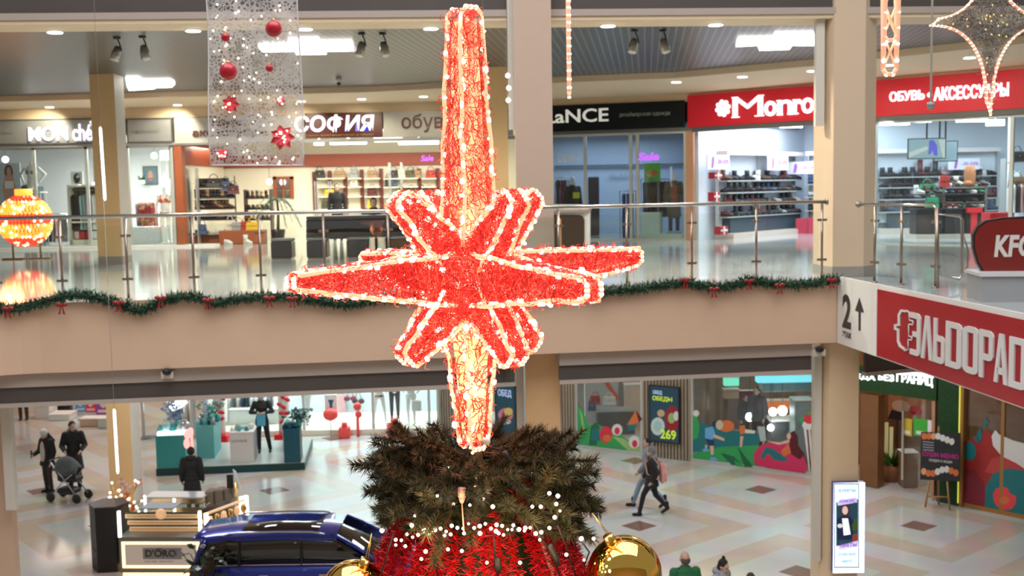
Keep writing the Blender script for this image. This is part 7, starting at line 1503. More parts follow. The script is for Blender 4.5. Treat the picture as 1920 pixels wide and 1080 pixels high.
kp = thing('kiosk_platform', 'low dark teal platform of the gift kiosk', 'platform', atZ(430, 890, 0)); a, b = atZ(293, 893, 0), atZ(572, 881, 0)
KF2 = Fr((a.x, a.y), (b.x, b.y)); m = MB(); KF2.box(m, 0, KF2.L, 0, .2, -3.0, 0); m.build('base', M_tbase, kp); m = MB(); KF2.box(m, .03, KF2.L - .03, .2, .21, -2.97, -.03); m.build('deck', mat('grey_green_deck', (.45, .5, .47), .3, noise=.1), kp)
def kbox(lab, u0, u1, z1, o0, o1, mt, top=None, side=None):
    t = thing('kiosk_counter', lab, 'counter', KF2.W((u0 + u1) / 2, .21, (o0 + o1) / 2)); m = MB(); KF2.box(m, u0, u1, .21, z1, o0, o1); m.mi = [0, 0, 0, 1, 0, 0]; m.build('body', [mt, side or mt], t)
    m = MB(); KF2.box(m, u0 - .01, u1 + .01, z1, z1 + .03, o0 - .01, o1 + .01); m.build('top', top or mt, t); return t
U = lambda x, y=850: KF2.hit(x, y)[0]
kbox('teal counter with a white lit tray at the corner of the gift kiosk', .02, U(348), 1.08, -.75, -.02, M_teal, side=M_teall)
kbox('light teal counter behind the corner one in the gift kiosk', U(357), U(391), 1.12, -2.2, -.95, M_teall, side=M_teal)
wp = kbox('white podium with grey lettering in front of the shop assistant', U(429), U(474), 1.05, -1.0, -.25, M_white, side=M_sgrey)
k = MB(); u0, u1 = U(432), U(462); letters(k, KF2, 'LOTOSUR', u0, u1, .80, .87, -.25, depth=.006, bold=.01); k.build('lettering', mat('grey_ink', (0, 0, 0)), wp)
kbox('tall deep teal display column at the end of the gift kiosk', U(532), U(563), 1.12, -.75, -.05, M_teald, side=M_tbase)
kbox('pale mint counter behind the deep teal column', U(522), U(548), 1.0, -2.6, -1.3, mat('pale_mint', (.5, .66, .62), .4))
m = MB(); KF2.box(m, .06, U(345), 1.11, 1.20, -.7, -.04); m.build('lit_tray', mat('cool_lit_tray', (.8, .95, .95), .4, emit=(.75, 1, 1), es=1.3), label='bright white lit tray on the teal corner counter', cat='tray')
ri = random.Random(12)
def gift_item(p, s, mt, lab, kind, grp):
    t = thing('gift_ornament', lab, 'ornament', p, 0, grp); m = MB()
    if kind == 0: m.lathe([(s * .5, 0), (s * .55, s * .3), (s * .2, s * .8), (s * .25, s)], p, 12)
    elif kind == 1: m.lathe([(s * .5, 0), (s * .35, s * .4), (s * .42, s * .42), (s * .2, s * .8), (s * .02, s * 1.2)], p, 12)
    else: m.ball(p + ZU * s * .5, s * .5, 12, 8)
    m.build('ornament_body', mt, t); m = MB(); m.ball(p + ZU * s * 1.05, s * .13, 8, 6); m.build('knob', M_foil, t)
tm = [M_teall, M_white, mat('pale_aqua', (.4, .65, .68), .3), mat('silver_grey', (.5, .52, .55), .25, .6), M_teal]
cn = ['light teal', 'white', 'pale aqua', 'silver grey', 'teal']
for i in range(9): c = i % 5; gift_item(KF2.W(.1 + .085 * i, 1.202, -.3 - .2 * (i % 2)), .16 + .05 * (i % 3), tm[c], '%s small ornament on the lit tray, %s along' % (cn[c], ORD[i]), i % 3, 'ornaments on the lit tray')
for i in range(8): c = (i + 2) % 5; gift_item(KF2.W(U(359) + .07 * i, 1.152, -1.1 - .3 * (i % 3)), .2 + .05 * (i % 3), tm[c], '%s ornament on the light teal counter, %s along' % (cn[c], ORD[i]), (i + 1) % 3, 'ornaments on the light teal counter')
for i in range(6): c = (i * 2 + 1) % 5; gift_item(KF2.W(U(432) + .1 * i, 1.082, -.45 - .2 * (i % 2)), .1 + .04 * (i % 3), tm[c], '%s trinket on the white podium, %s along' % (cn[c], ORD[i]), i % 3, 'trinkets on the white podium')
for i in range(6): c = (i + 4) % 5; gift_item(KF2.W(U(534) + .07 * i, 1.152, -.2 - .2 * (i % 2)), .16 + .05 * (i % 2), tm[c] if i % 2 else M_teald, '%s trinket on the deep teal column, %s along' % (cn[c] if i % 2 else 'deep teal', ORD[i]), (i + 1) % 3, 'trinkets on the deep teal column')
def flowers(lab, p, h, mt, n, spread, vase):
    t = thing('bouquet', lab, 'bouquet', p); m = MB(); m.lathe([(.07, 0), (.1, .15), (.06, .3)], p, 12); m.build('vase', vase, t); m = MB(); r = random.Random(int(h * 100))
    for i in range(n):
        v = Vector((r.gauss(0, spread), r.gauss(0, spread), r.uniform(.3, 1) * h)); m.tube([p + ZU * .25, p + v], .006, 4); s = r.uniform(.04, .08)
        for k in range(4): a = r.random() * 6.28; d = Vector((math.cos(a), math.sin(a), r.uniform(-.4, .8))) * s * 1.6; o_ = d.orthogonal().normalized() * s * .5; m.add([p + v, p + v + d * .5 + o_, p + v + d, p + v + d * .5 - o_], [(0, 1, 2, 3)])
    m.build('blossoms', mt, t)
flowers('blue-grey flower spray on the teal corner counter', KF2.W(.45, 1.2, -.5), .75, mat('blue_petal', (.22, .32, .5), .5, noise=.3), 40, .13, M_white)
flowers('teal leafy spray on the light teal counter', KF2.W(U(386), 1.15, -1.2), .6, mat('teal_petal', (.04, .30, .26), .5, noise=.3), 40, .14, M_teall)
flowers('dark teal spray in a basket at the end of the gift kiosk', KF2.W(U(560), 1.15, -.5), .5, mat('dark_teal_petal', (.02, .11, .11), .5, noise=.3), 50, .16, M_tbase)
t = thing('tall_vase', 'tall slim pale blue vase on the light teal counter', 'vase', KF2.W(U(374), 1.15, -1.2)); m = MB(); m.lathe([(.06, 0), (.08, .1), (.055, .6), (.085, .78), (.04, .82)], KF2.W(U(374), 1.15, -1.2), 14); m.build('vase_body', mat('pale_blue_glaze', (.5, .6, .75), .25), t)
t = thing('pink_neon', 'pink glowing bow-shaped neon on a stick before the gift kiosk', 'neon light', KF2.W(U(352), .0, .25)); M_pn = mat('pink_neon_tube', (1, .4, .4), .4, emit=(1, .30, .28), es=1.6); p = KF2.W(U(357), 1.0, .25)
m = MB(); m.tube([KF2.at(361, 852, .25), KF2.at(359, 812, .25), KF2.at(357, 806, .25)], .035, 8); m.build('stick', M_pn, t); m = MB()
for x, y in ((351, 815), (350, 832), (357, 811)): m.ball(KF2.at(x, y, .25), (.085, .05, .14), 10, 8)
m.build('bow_loops', M_pn, t); m = MB(); q = KF2.at(361, 852, .25); m.cyl(Vector((q.x, q.y, 0)), q, .012, n=6); m.build('support', M_steel, t)
M_kgrey = mat('grey_kiosk_frame', (.26, .25, .24), .35, noise=.05); M_warmled = mat('warm_led_edge', (1, .8, .5), .4, emit=(1, .66, .34), es=2.2); M_jtray = mat('jewellery_tray_lit', (.75, .5, .33), .4, emit=(1, .55, .28), es=.6); M_gold2 = mat('gold_jewellery', (.85, .55, .15), .25, 1.0, noise=.1)
t = thing('hexagonal_pillar', 'black hexagonal display pillar beside the gold jewellery kiosk', 'pillar', (atZ(200, 1075, 0).x, 22.4, 0)); c = Vector((atY(197, 1000, 22.4).x, 22.7, 0)); m = MB(); hx = [(c.x + .40 * math.cos(PI / 3 * i + .1), c.y + .40 * math.sin(PI / 3 * i + .1)) for i in range(6)]; m.poly(hx, 0, 1.34); m.build('body', mat('black_laminate', (.018, .017, .018), .4, noise=.1), t)
m = MB(); m.poly([(c.x + (x - c.x) * 1.03, c.y + (y - c.y) * 1.03) for x, y in hx], 1.34, 1.37); m.build('lid', M_tbl, t)
JF = Fr((atY(222, 1040, 22.0).x, 22.05), (atY(380, 1040, 22.0).x, 21.95))
m = MB(); q0 = atY(183, 1036, 22.3); f6 = Fr((hx[4][0], hx[4][1]), (hx[5][0], hx[5][1])) if hx[4][0] < hx[5][0] else Fr((hx[5][0], hx[5][1]), (hx[4][0], hx[4][1])); 
f6 = Fr((hx[3][0], hx[3][1]), (hx[4][0], hx[4][1])); letters(m, f6, "D'ORO", .08, f6.L - .1, .40, .47, .002, depth=.006); m.build('small_lettering', M_kgrey, t)
jk = thing('jewellery_counter', 'lit gold jewellery kiosk counter with a glowing name panel', 'counter', JF.W(JF.L / 2, 0, 0)); L_ = JF.L
m = MB(); JF.box(m, 0, L_, .1, .83, -.62, 0); m.build('body', M_kgrey, jk); m = MB(); JF.box(m, .04, L_ - .04, 0, .1, -.58, -.04); m.build('kick_base', M_warmled, jk)
m = MB(); JF.box(m, .06, L_ - .04, .2, .74, 0, .015); m.build('lit_border', M_warmled, jk); m = MB(); JF.box(m, .13, L_ - .1, .26, .69, .015, .022); m.build('name_panel', mat('grey_lit_panel', (.6, .56, .54), .35, emit=(1, .78, .6), es=.2), jk)
m = MB(); ux = JF.hit(292, 1042)[0]; JF.box(m, ux - .25, JF.hit(337, 1042)[0] + .05, .39, .62, .022, .03); m.build('name_plate', mat('grey_plate', (.42, .41, .42), .35), jk)
k = MB(); letters(k, JF, "D'ORO", JF.hit(274, 1042)[0], JF.hit(331, 1042)[0], .44, .585, .03, depth=.01, bold=.012); m_ = JF; JF.box(k, JF.hit(294, 1042)[0], JF.hit(305, 1042)[0], .60, .615, .03, .04); k.build('lettering', mat('dark_bronze_letter', (.05, .04, .035), .4), jk)
k = MB(); letters(k, JF, 'VIA DEL TESORO', JF.hit(272, 1058)[0], JF.hit(326, 1058)[0], .325, .355, .022, depth=.004); k.build('small_word', mat('grey_ink', (0, 0, 0)), jk)
for z in (.92, 1.08, 1.24):
    m = MB(); JF.box(m, .08, L_ - .08, z - .075, z + .01, -.55 + (z - .9), -.18 + (z - .92) * .6 - .2); m.build('tray', M_jtray, jk)
m = MB()
for z in (.92, 1.08, 1.24):
    for i in range(44): u = .12 + (L_ - .24) * i / 43; m.ball(JF.W(u, z - .03, -.372 + (z - .92) * .6), (.012, .012, .03), 6, 4)
m.build('jewellery_row_pattern', M_gold2, jk)
for z in (.92, 1.08, 1.24): m = MB(); o = -.38 + (z - .92) * .6; JF.box(m, .08, L_ - .08, z + .011, z + .045, o - .05, o - .005); m.build('dark_liner', M_black, jk)
for u in (.02, L_ - .02): m = MB(); JF.box(m, u - .025, u + .025, .83, 1.36, -.06, 0); m.build('lit_corner_post', mat('hot_white_post', (1, .95, .85), .4, emit=(1, .93, .8), es=4), jk)
m = MB(); JF.box(m, .0, L_, 1.36, 1.385, -.62, 0); m.build('glass_top', M_glass, jk); m = MB(); JF.box(m, .05, L_ - .05, .83, 1.36, -.008, 0); m.build('glass_front', M_glass, jk); m = MB(); JF.box(m, .45, L_ - .55, 1.39, 1.41, -.5, -.05); m.build('grey_cover', mat('grey_blue_cover', (.3, .34, .4), .4), jk)
t = thing('tan_ring_stand', 'round tan jewellery stand at the middle of the lit case', 'stand', JF.W(L_ * .52, 1.386, -.3)); m = MB(); c = JF.W(L_ * .52, 1.3, -.03); m.ball(c, (.11, .04, .11), 14, 10); m.build('ring_pad', M_jtray, t)
JB = Fr((atY(272, 950, 24.3).x, 24.3), (atY(384, 950, 24.3).x, 24.2)); jb = thing('jewellery_counter', 'rear glass counter of the gold jewellery kiosk', 'counter', JB.W(JB.L / 2, 0, 0)); L2 = JB.L
m = MB(); JB.box(m, 0, L2, 0, .62, -.5, 0); m.build('body', M_kgrey, jb)
for z in (.68, .88): m = MB(); JB.box(m, .05, L2 - .05, z - .02, z, -.42, -.05); m.build('tray', M_gold2, jb)
m = MB(); JB.box(m, 0, L2, .62, 1.0, -.006, 0); m.build('glass_front', M_glass, jb); m = MB(); JB.box(m, 0, L2, 1.0, 1.03, -.5, .0); m.build('glass_top', mat('pale_glass_top', (.45, .5, .55), .15), jb)
for u in (.0, L2 * .5): m = MB(); JB.box(m, u - .02, u + .02, .62, 1.0, -.04, .01); m.build('lit_corner_post', mat('hot_white_post', (0, 0, 0)), jb)
JR = Fr((JF.W(L_, 0).x + .03, 22.2), (JF.W(L_, 0).x + .62, 23.3)); jr = thing('jewellery_counter', 'angled glass counter of hanging gold by the blue car', 'counter', JR.W(.9, 0, 0)); L3 = JR.L
m = MB(); JR.box(m, 0, L3, 0, .66, -.4, 0); m.build('body', M_kgrey, jr); m = MB(); JR.box(m, 0, L3, 1.2, 1.24, -.05, 0); m.build('warm_top', M_jtray, jr)
for j, z in enumerate((1.1, .88)):
    for i in range(6): m = MB(); c = JR.W(.12 + .2 * i, z, .01); m.lathe([(.03, -.14), (.07, -.06), (.05, .04), (.02, .06)], c, 10); m.build('bust_stand', M_gold2 if (i + j) % 2 else M_jtray, jr)
m = MB(); JR.box(m, 0, L3, .66, 1.2, -.4, -.38); m.build('dark_back', M_black, jr)
for u in (.02, L3 - .02): m = MB(); JR.box(m, u - .03, u + .03, .66, 1.24, -.03, .03); m.build('lit_corner_post', mat('hot_white_post', (0, 0, 0)), jr)
for i in range(3):
    p = atY(396 + 18 * i, 945, 24.6); t = thing('taupe_stand', 'taupe slanted jewellery pad behind the angled counter, %s from the rear counter' % ORD[i], 'stand', Vector((p.x, 24.6, 0)), 0, 'taupe jewellery pads'); m = MB(); m.rbox((p.x, 24.6, .55), (.2, .3, 1.1 + .06 * i), .03); m.build('pad', mat('taupe_pad', (.2, .16, .12), .6), t)
t = thing('promo_stand', 'dark promo frame and white slanted board at the end of the jewellery kiosk', 'stand', Vector((atY(438, 950, 24.4).x, 24.4, 0))); m = MB(); a, b = atY(426, 915, 24.4), atY(437, 890, 24.4); m.box(((a.x + b.x) / 2, 24.4, (a.z + b.z) / 2), (b.x - a.x, .04, b.z - a.z)); m.build('dark_frame', M_black, t)
m = MB(); q = [atY(x, y, 24.5) for x, y in ((436, 880), (442, 884), (452, 915), (446, 917))]; m.prism(q, [p + Vector((0, .03, 0)) for p in q]); m.build('white_board', M_white, t); m = MB(); m.cyl(Vector((atY(440, 950, 24.45).x, 24.45, 0)), atY(442, 905, 24.45), .03, n=8); m.build('pole', M_gold2, t)
for i, (x, y0, y1) in enumerate(((453, 932, 972), (461, 930, 958))): a, b = atY(x, y1, 23.6), atY(x, y0, 23.6); m = MB(); m.cyl(Vector((a.x, 23.6 + .3 * i, 0)), a, .04, n=8); m.cyl(a, b, .05, n=10, mi=1); m.build('lit_post', [M_gold2, mat('hot_white_post', (0, 0, 0))], label='bright lit gold post at the car end of the jewellery kiosk, the %s one' % ('taller', 'shorter')[i], cat='lamp')
t = thing('lit_twig_tree', 'little twig tree of warm lights and red flowers at the jewellery kiosk corner', 'ornament', Vector((atY(225, 960, 23.6).x, 23.6, 0))); q = ROOTM[t.name].translation; m = MB(); m.rbox(q + ZU * .35, (.8, .5, .7), .02); m.build('stand', M_kgrey, t)
rl = random.Random(17); tw = MB(); fl_ = MB()
for i in range(46):
    p = atY(rl.uniform(203, 272), 960 - rl.random() ** 1.3 * (62 if i % 2 else 40), 23.6 + rl.uniform(-.15, .15)); tw.tube([q + ZU * .7, q.lerp(p, .6) + ZU * .3, p], .006, 4)
    if i % 3 == 0:
        for k in range(5): a = rl.random() * 6.28; d = Vector((math.cos(a), -.3, math.sin(a))) * .09; o_ = d.orthogonal().normalized() * .04; fl_.add([p, p + d * .6 + o_, p + d, p + d * .6 - o_], [(0, 1, 2, 3)], 1 if i % 2 else 0)
    else: b = MB(); b.ball(p, .024, 8, 6); b.build('bulb', M_spark if i % 2 else M_bulb, t)
tw.build('twig_foliage', M_gold2, t); fl_.build('flower_foliage', [mat('flower_red', (.55, .02, .03), .5), mat('flower_pink', (.7, .4, .38), .5)], t)
t = thing('thin_pole', 'thin black pole rising beside the ochre lower column', 'pole', Vector((atY(212, 905, 25.5).x, 25.5, 0))); m = MB(); m.cyl(Vector((atY(212, 905, 25.5).x, 25.5, 0)), atY(204, 770, 25.5), .025, .012, 8); m.build('shaft', M_black, t)
M_blue = mat('blue_car_paint', (.014, .05, .50), .25, .3, coat=1.0, noise=.05); M_cglass = mat('dark_car_glass', (.008, .009, .010), .03, spec=.8, coat=.5); M_chrome = mat('bright_trim', (.75, .75, .76), .15, 1.0)
CX0, CXL, CYc = -6.0, 4.72, 20.62
car = thing('blue_car', 'glossy dark blue SUV with a black glass roof parked on the atrium floor', 'car', (CX0 + CXL / 2, CYc, 0))
def cx(f): return CX0 + CXL * f
def loft(mb, secs, mi=0, close=True):
    n = len(secs[0]); vs = [v for s in secs for v in s]; fs = [(i * n + j, i * n + j + 1, (i + 1) * n + j + 1, (i + 1) * n + j) for i in range(len(secs) - 1) for j in range(n - 1)]
    if close: fs += [tuple(range(n - 1, -1, -1)), tuple((len(secs) - 1) * n + j for j in range(n))] + [((i + 1) * n, i * n, i * n + n - 1, (i + 1) * n + n - 1)[::-1] for i in range(len(secs) - 1)]
    return mb.add(vs, fs, mi, True)
def lower_sec(f, hw, zb, zm, zt):
    return [Vector((cx(f), CYc + y, z)) for y, z in ((-hw * .92, zb), (-hw, zb + .12), (-hw * 1.0, zm), (-hw * .965, zt - .05), (-hw * .90, zt), (hw * .90, zt), (hw * .965, zt - .05), (hw, zm), (hw, zb + .12), (hw * .92, zb))]
m = MB(); loft(m, [lower_sec(*q) for q in ((0, .70, .38, .6, .80), (.015, .82, .30, .62, .92), (.08, .90, .22, .66, .98), (.25, .92, .20, .68, .98), (.5, .92, .20, .68, .97), (.68, .92, .20, .68, .96), (.74, .91, .20, .66, .95), (.86, .89, .22, .62, .90), (.96, .82, .26, .58, .80), (.995, .70, .32, .52, .66))]); m.build('body', M_blue, car)
def cab(f, hb, ht, zb, zt): return [Vector((cx(f), CYc + y, z)) for y, z in ((-hb, zb), (-ht - (hb - ht) * .25, zt - .1), (-ht + .03, zt), (ht - .03, zt), (ht + (hb - ht) * .25, zt - .1), (hb, zb))]
m = MB(); loft(m, [cab(*q) for q in ((.005, .80, .58, .90, .96), (.075, .84, .62, .95, 1.42), (.16, .85, .64, .96, 1.475), (.40, .85, .65, .96, 1.495), (.56, .85, .64, .955, 1.45), (.75, .84, .76, .94, .985))]); m.build('window_glass', M_cglass, car)
def roofs(f, ht, zt): return [Vector((cx(f), CYc + y, z)) for y, z in ((-ht - .05, zt - .115), (-ht - .025, zt - .05), (-ht + .05, zt + .012), (ht - .05, zt + .012), (ht + .025, zt - .05), (ht + .05, zt - .115))]
m = MB(); loft(m, [roofs(*q) for q in ((.045, .60, 1.42), (.10, .63, 1.455), (.20, .645, 1.487), (.40, .65, 1.502), (.52, .645, 1.478), (.575, .63, 1.44))], close=False); m.build('roof', M_blue, car)
m = MB(); loft(m, [[Vector((cx(f), CYc + y, z)) for y, z in ((-h, zz), (h, zz), (h, zz + .006), (-h, zz + .006))] for f, h, zz in ((.20, .50, 1.50), (.35, .51, 1.515), (.50, .50, 1.498))]); m.build('glass_roof', M_cglass, car)
for s in (-1, 1):
    m = MB(); m.tube([Vector((cx(f), CYc + s * (.655), z)) for f, z in ((.13, 1.46), (.17, 1.515), (.35, 1.53), (.48, 1.515), (.53, 1.47))], .018, 8); m.build('roof_rail', M_chrome, car)
    m = MB(); m.tube([Vector((cx(f), CYc + s * (hw), z)) for f, hw, z in ((.06, .85, .975), (.3, .862, .985), (.5, .862, .98), (.70, .85, .965))], .012, 6); m.build('belt_trim', M_chrome, car)
    for f0, f1 in ((.575, .735),): m = MB(); m.tube([Vector((cx(f0), CYc + s * .645, 1.43)), Vector((cx(.66), CYc + s * .73, 1.22)), Vector((cx(f1), CYc + s * .80, .985))], .035, 6); m.build('front_pillar', M_blue, car)
    for f in (.20, .44): m = MB(); m.tube([Vector((cx(f), CYc + s * .70, 1.39)), Vector((cx(f + .005), CYc + s * .855, .97))], .028, 6); m.build('side_pillar', M_black, car)
    m = MB(); m.tube([Vector((cx(.06), CYc + s * .64, 1.40)), Vector((cx(.03), CYc + s * .80, .96))], .05, 6); m.build('rear_pillar', M_blue, car)
    m = MB(); m.ball(Vector((cx(.685), CYc + s * 1.0, 1.0)), (.09, .10, .07), 12, 8); m.tube([Vector((cx(.685), CYc + s * .86, .96)), Vector((cx(.685), CYc + s * .95, .98))], .025, 6); m.build('door_mirror', M_blue, car)
    m = MB(); m.ball(Vector((cx(.97), CYc + s * .66, .70)), (.16, .14, .06), 12, 8); m.build('headlamp', mat('lamp_glass', (.8, .85, .9), .1), car); m = MB(); m.ball(Vector((cx(.015), CYc + s * .66, .84)), (.06, .16, .07), 12, 8); m.build('tail_lamp', mat('tail_red', (.4, .01, .01), .2), car)
    for f in (.30, .53): m = MB(); m.rbox((cx(f), CYc + s * .925, .80), (.18, .03, .03), .01); m.build('door_handle', M_chrome, car)
    for f in (.19, .80):
        m = MB(); c = Vector((cx(f), CYc + s * .83, .35)); m.lathe([(.22, -.11), (.345, -.09), (.35, 0), (.345, .09), (.22, .11)], (0, 0, 0), 28, T=Matrix.Translation(c) @ Matrix.Rotation(PI / 2, 4, 'X')); o = m.build('wheel', mat('tyre_rubber', (.02, .02, .02), .8), car)
        m = MB(); m.lathe([(.05, .0), (.22, .01), (.23, .03), (.05, .035)], (0, 0, 0), 20, T=Matrix.Translation(c + Vector((0, s * .1, 0))) @ Matrix.Rotation(PI / 2 * -s, 4, 'X')); m.build('rim', M_chrome, o)
m = MB(); loft(m, [[Vector((cx(f), CYc + y, z)) for y, z in ((-.58, zz), (.58, zz), (.58, zz + .03), (-.58, zz + .03))] for f, zz in ((.015, 1.385), (.06, 1.41))]); m.build('spoiler', M_blue, car)
m = MB(); m.rbox((cx(.985), CYc, .55), (.06, .9, .22), .02); m.build('front_grille', M_black, car)
pt = thing('leafy_plant', 'dark green broad-leaved plant in front of the jewellery kiosk and the car', 'plant', (atY(382, 1080, 19.4).x, 19.4, 0)); q = ROOTM[pt.name].translation; m = MB(); m.lathe([(.22, 0), (.28, .45), (.26, .47)], q, 18); m.build('pot', M_white, pt); m = MB(); r = random.Random(2); lf = MB()
for i in range(46):
    a = r.random() * 6.28; v = Vector((math.cos(a) * r.uniform(.08, .38), math.sin(a) * r.uniform(.08, .34), r.uniform(.55, 1.38))); e = q + v; m.tube([q + ZU * .4, q + Vector((v.x * .4, v.y * .4, v.z * .75)), e], .008, 4)
    d = Vector((v.x, v.y, r.uniform(-.25, .15))).normalized(); s = d.cross(ZU).normalized(); L = r.uniform(.16, .26); w_ = L * .33
    lf.add([e, e + d * L * .3 + s * w_, e + d * L * .7 + s * w_ * .8, e + d * L - ZU * .04, e + d * L * .7 - s * w_ * .8, e + d * L * .3 - s * w_, e + d * L * .5 + ZU * .025], [(0, 1, 6), (1, 2, 6), (2, 3, 6), (3, 4, 6), (4, 5, 6), (5, 0, 6)])
m.build('stems', M_stem, pt); lf.build('leaves', mat('rubber_leaf', (.012, .045, .015), .3, noise=.3), pt)
BF = Fr((5.0, 17.63), (5.5, 17.63)); u0, u1, z0, z1 = BF.ext(1559, 902, 1617, 1070); lb = thing('light_box', 'narrow blue-white light box advert with a woman on the wide lower column', 'light box', BF.W((u0 + u1) / 2, z0, .1)); m = MB(); BF.box(m, u0, u1, z0, z1, -.015, .1); m.build('case', mat('blue_case', (.05, .06, .35), .3), lb)
m = MB(); BF.box(m, u0, u1, z0, z1, .1, .104); m.build('lit_edge', mat('blue_white_edge', (.6, .7, 1), .4, emit=(.68, .74, 1), es=2.6), lb)
pb = lambda nm, mt, pts, i: (lambda k: (BF.pxpoly(k, pts, .104, .106 + .0015 * i), k.build(nm, mt, lb)))(MB())
lm = lambda n, c, e=.55: mat('lit_' + n, c, .4, emit=c, es=e)
pb('dark_margin', lm('margin', (.03, .1, .12)), [(1563.5, 906), (1611, 906), (1611, 1065), (1563.5, 1065)], 0); pb('pale_face', mat('lit_pale', (.7, .8, .85), .4, emit=(.72, .88, .95), es=.95), [(1565, 908), (1609.5, 908), (1609.5, 1063), (1565, 1063)], 1)
pb('photo', lm('night_green', (.015, .06, .09)), [(1568, 942), (1609, 936), (1609, 1018), (1568, 1024)], 2); pb('hair', lm('dark_hair', (.05, .02, .03)), E2(1585, 957, 9, 12), 3); pb('face', lm('pale_skin', (.8, .55, .5)), E2(1584.5, 957, 5.5, 8), 4); pb('coat', lm('navy', (.01, .015, .06)), [(1569, 975), (1576, 968), (1594, 968), (1602, 982), (1598, 1012), (1571, 1012)], 4)
pb('blouse', mat('lit_white', (.8, .85, .85), .4, emit=(.75, .9, .9), es=.9), [(1579, 972), (1590, 972), (1595, 1002), (1582, 1004)], 5); pb('bouquet', lm('leaf', (.2, .6, .25)), [(1597, 985), (1605, 970), (1609, 975), (1608, 993), (1599, 996)], 5); pb('flower', lm('petals', (.75, .85, .8)), E2(1575, 986, 5, 4), 5)
pb('red_cup', lm('brick', (.25, .05, .03)), [(1598, 1003), (1608, 1000), (1608, 1014), (1598, 1016)], 5)
pb('banner', mat('lit_lilac', (.6, .5, .85), .4, emit=(.6, .5, .9), es=.9), [(1570, 940), (1606, 932), (1607, 942), (1571, 948)], 6); pb('banner', mat('lit_lilac', (0, 0, 0)), [(1572, 1024), (1608, 1014), (1609, 1024), (1573, 1031)], 6)
for s, x0, y0, x1, y1, c in (('БУКЕТЫ', 1573, 917, 1604, 922, (.2, .35, .45)), ('КОНКУРС', 1574, 936, 1604, 943, (.2, .05, .4)), ('ЦВЕТЫ', 1576, 1018, 1606, 1026, (.2, .05, .4)), ('доставка цветов', 1572, 1037, 1604, 1042, (.3, .5, .55)), ('цветы', 1578, 1050, 1598, 1055, (.3, .5, .55))): k = MB(); pxletters(k, BF, s, x0, y0, x1, y1, .1145, depth=.003, bold=.02); k.build('lettering', lm('word%d' % int(y0), c), lb)
CL = lambda n, c: mat('wear_' + n, c, .75, noise=.12, nscale=12)
K, GR, DN = CL('black', (.014, .014, .016)), CL('grey', (.22, .23, .25)), CL('denim', (.22, .34, .44))
def G(x, y): p = atZ(x, y, 0); return Vector((p.x, p.y, 0))
p = G(92, 922)
t, J, _ = figure('person', 'person in a white knit hat and black jacket looking at a phone by the pram', p, -.55, 1.68, dict(hed=(0, -.05, 1.60), look=(0, -.75, -.6), elbR=(-.27, -.02, 1.13), wriR=(-.20, -.27, 1.06), kneL=(.10, -.03, .5)), coat=dict(m=K, hem=.72, g=.03, flare=.03), trousers=dict(m=CL('brown', (.045, .03, .022))), shoes=dict(m=K, h=.08), hat=dict(m=CL('white_knit', (.62, .66, .66))), hair=dict(m=CL('brown_hair', (.06, .035, .02)), s='long'))
m = MB(); m.ball((0, -.135, 1.12), (.09, .05, .30), 14, 10); fpart(t, 'cream_vest', m, CL('cream', (.6, .57, .48))); m = MB(); m.rbox((-.19, -.34, 1.12), (.07, .012, .14), .005); fpart(t, 'phone', m, M_black)
p = G(142, 918)
t, J, _ = figure('person', 'dark-haired person in a long black coat with a pale hood standing behind the pram', p, .25, 1.84, dict(hed=(.0, -.03, 1.61), look=(.5, -1, -.15), elbR=(-.27, .0, 1.13), wriR=(-.18, -.22, 1.04), elbL=(.27, .0, 1.13), wriL=(.2, -.25, 1.04)), coat=dict(m=K, hem=.5, g=.026, flare=.04, hood=GR), trousers=dict(m=K), shoes=dict(m=K, h=.08), hair=dict(m=CL('dark_hair', (.02, .015, .012))))
q = G(131, 938); pr = thing('pram', 'grey-hooded pushchair with black wheels beside the person in the white hat', 'pram', q, 1.3); gm, km = CL('slate', (.10, .12, .135)), mat('pram_black', (.02, .02, .022), .5)
m = MB(); n = 12
vs = []; fs = []
for i in range(8):
    a = math.radians(8 + i * 19)
    for j in range(9): b = PI * j / 8; vs.append((.235 * math.cos(b), .05 - .30 * math.cos(a) * 1.0 , .80 + .34 * math.sin(a) * math.sin(b) * 1.0))
for i in range(7):
    for j in range(8): fs.append((i * 9 + j, i * 9 + j + 1, (i + 1) * 9 + j + 1, (i + 1) * 9 + j))
m.add(vs, fs, 0, True); m.ball((0, .06, .84), (.235, .30, .30), 16, 12); m.build('hood', gm, pr, local=True)
m = MB(); m.rbox((0, -.05, .58), (.38, .55, .16), .05); m.rbox((0, .18, .75), (.36, .10, .40), .04); m.build('seat', km, pr, local=True); m = MB(); m.rbox((0, .02, .26), (.36, .5, .16), .05); m.build('basket', km, pr, local=True)
for s in (-1, 1):
    m = MB(); m.tube([(s * .22, -.38, .16), (s * .21, .0, .62), (s * .21, .36, 1.02)], .016, 8); m.tube([(s * .22, .38, .16), (s * .21, .05, .5), (s * .21, -.25, .72)], .014, 8); m.build('frame_side', mat('pram_silver', (.5, .5, .52), .3, .8), pr, local=True)
    for y in (-.38, .38): m = MB(); m.lathe([(.05, -.022), (.115, -.022), (.125, 0), (.115, .022), (.05, .022)], (0, 0, 0), 18, T=Matrix.Translation((s * .24, y, .125)) @ Matrix.Rotation(PI / 2, 4, 'Y')); m.build('wheel', km, pr, local=True)
m = MB(); m.tube([(-.21, .36, 1.02), (-.2, .40, 1.05), (.2, .40, 1.05), (.21, .36, 1.02)], .018, 8); m.build('push_handle', km, pr, local=True)
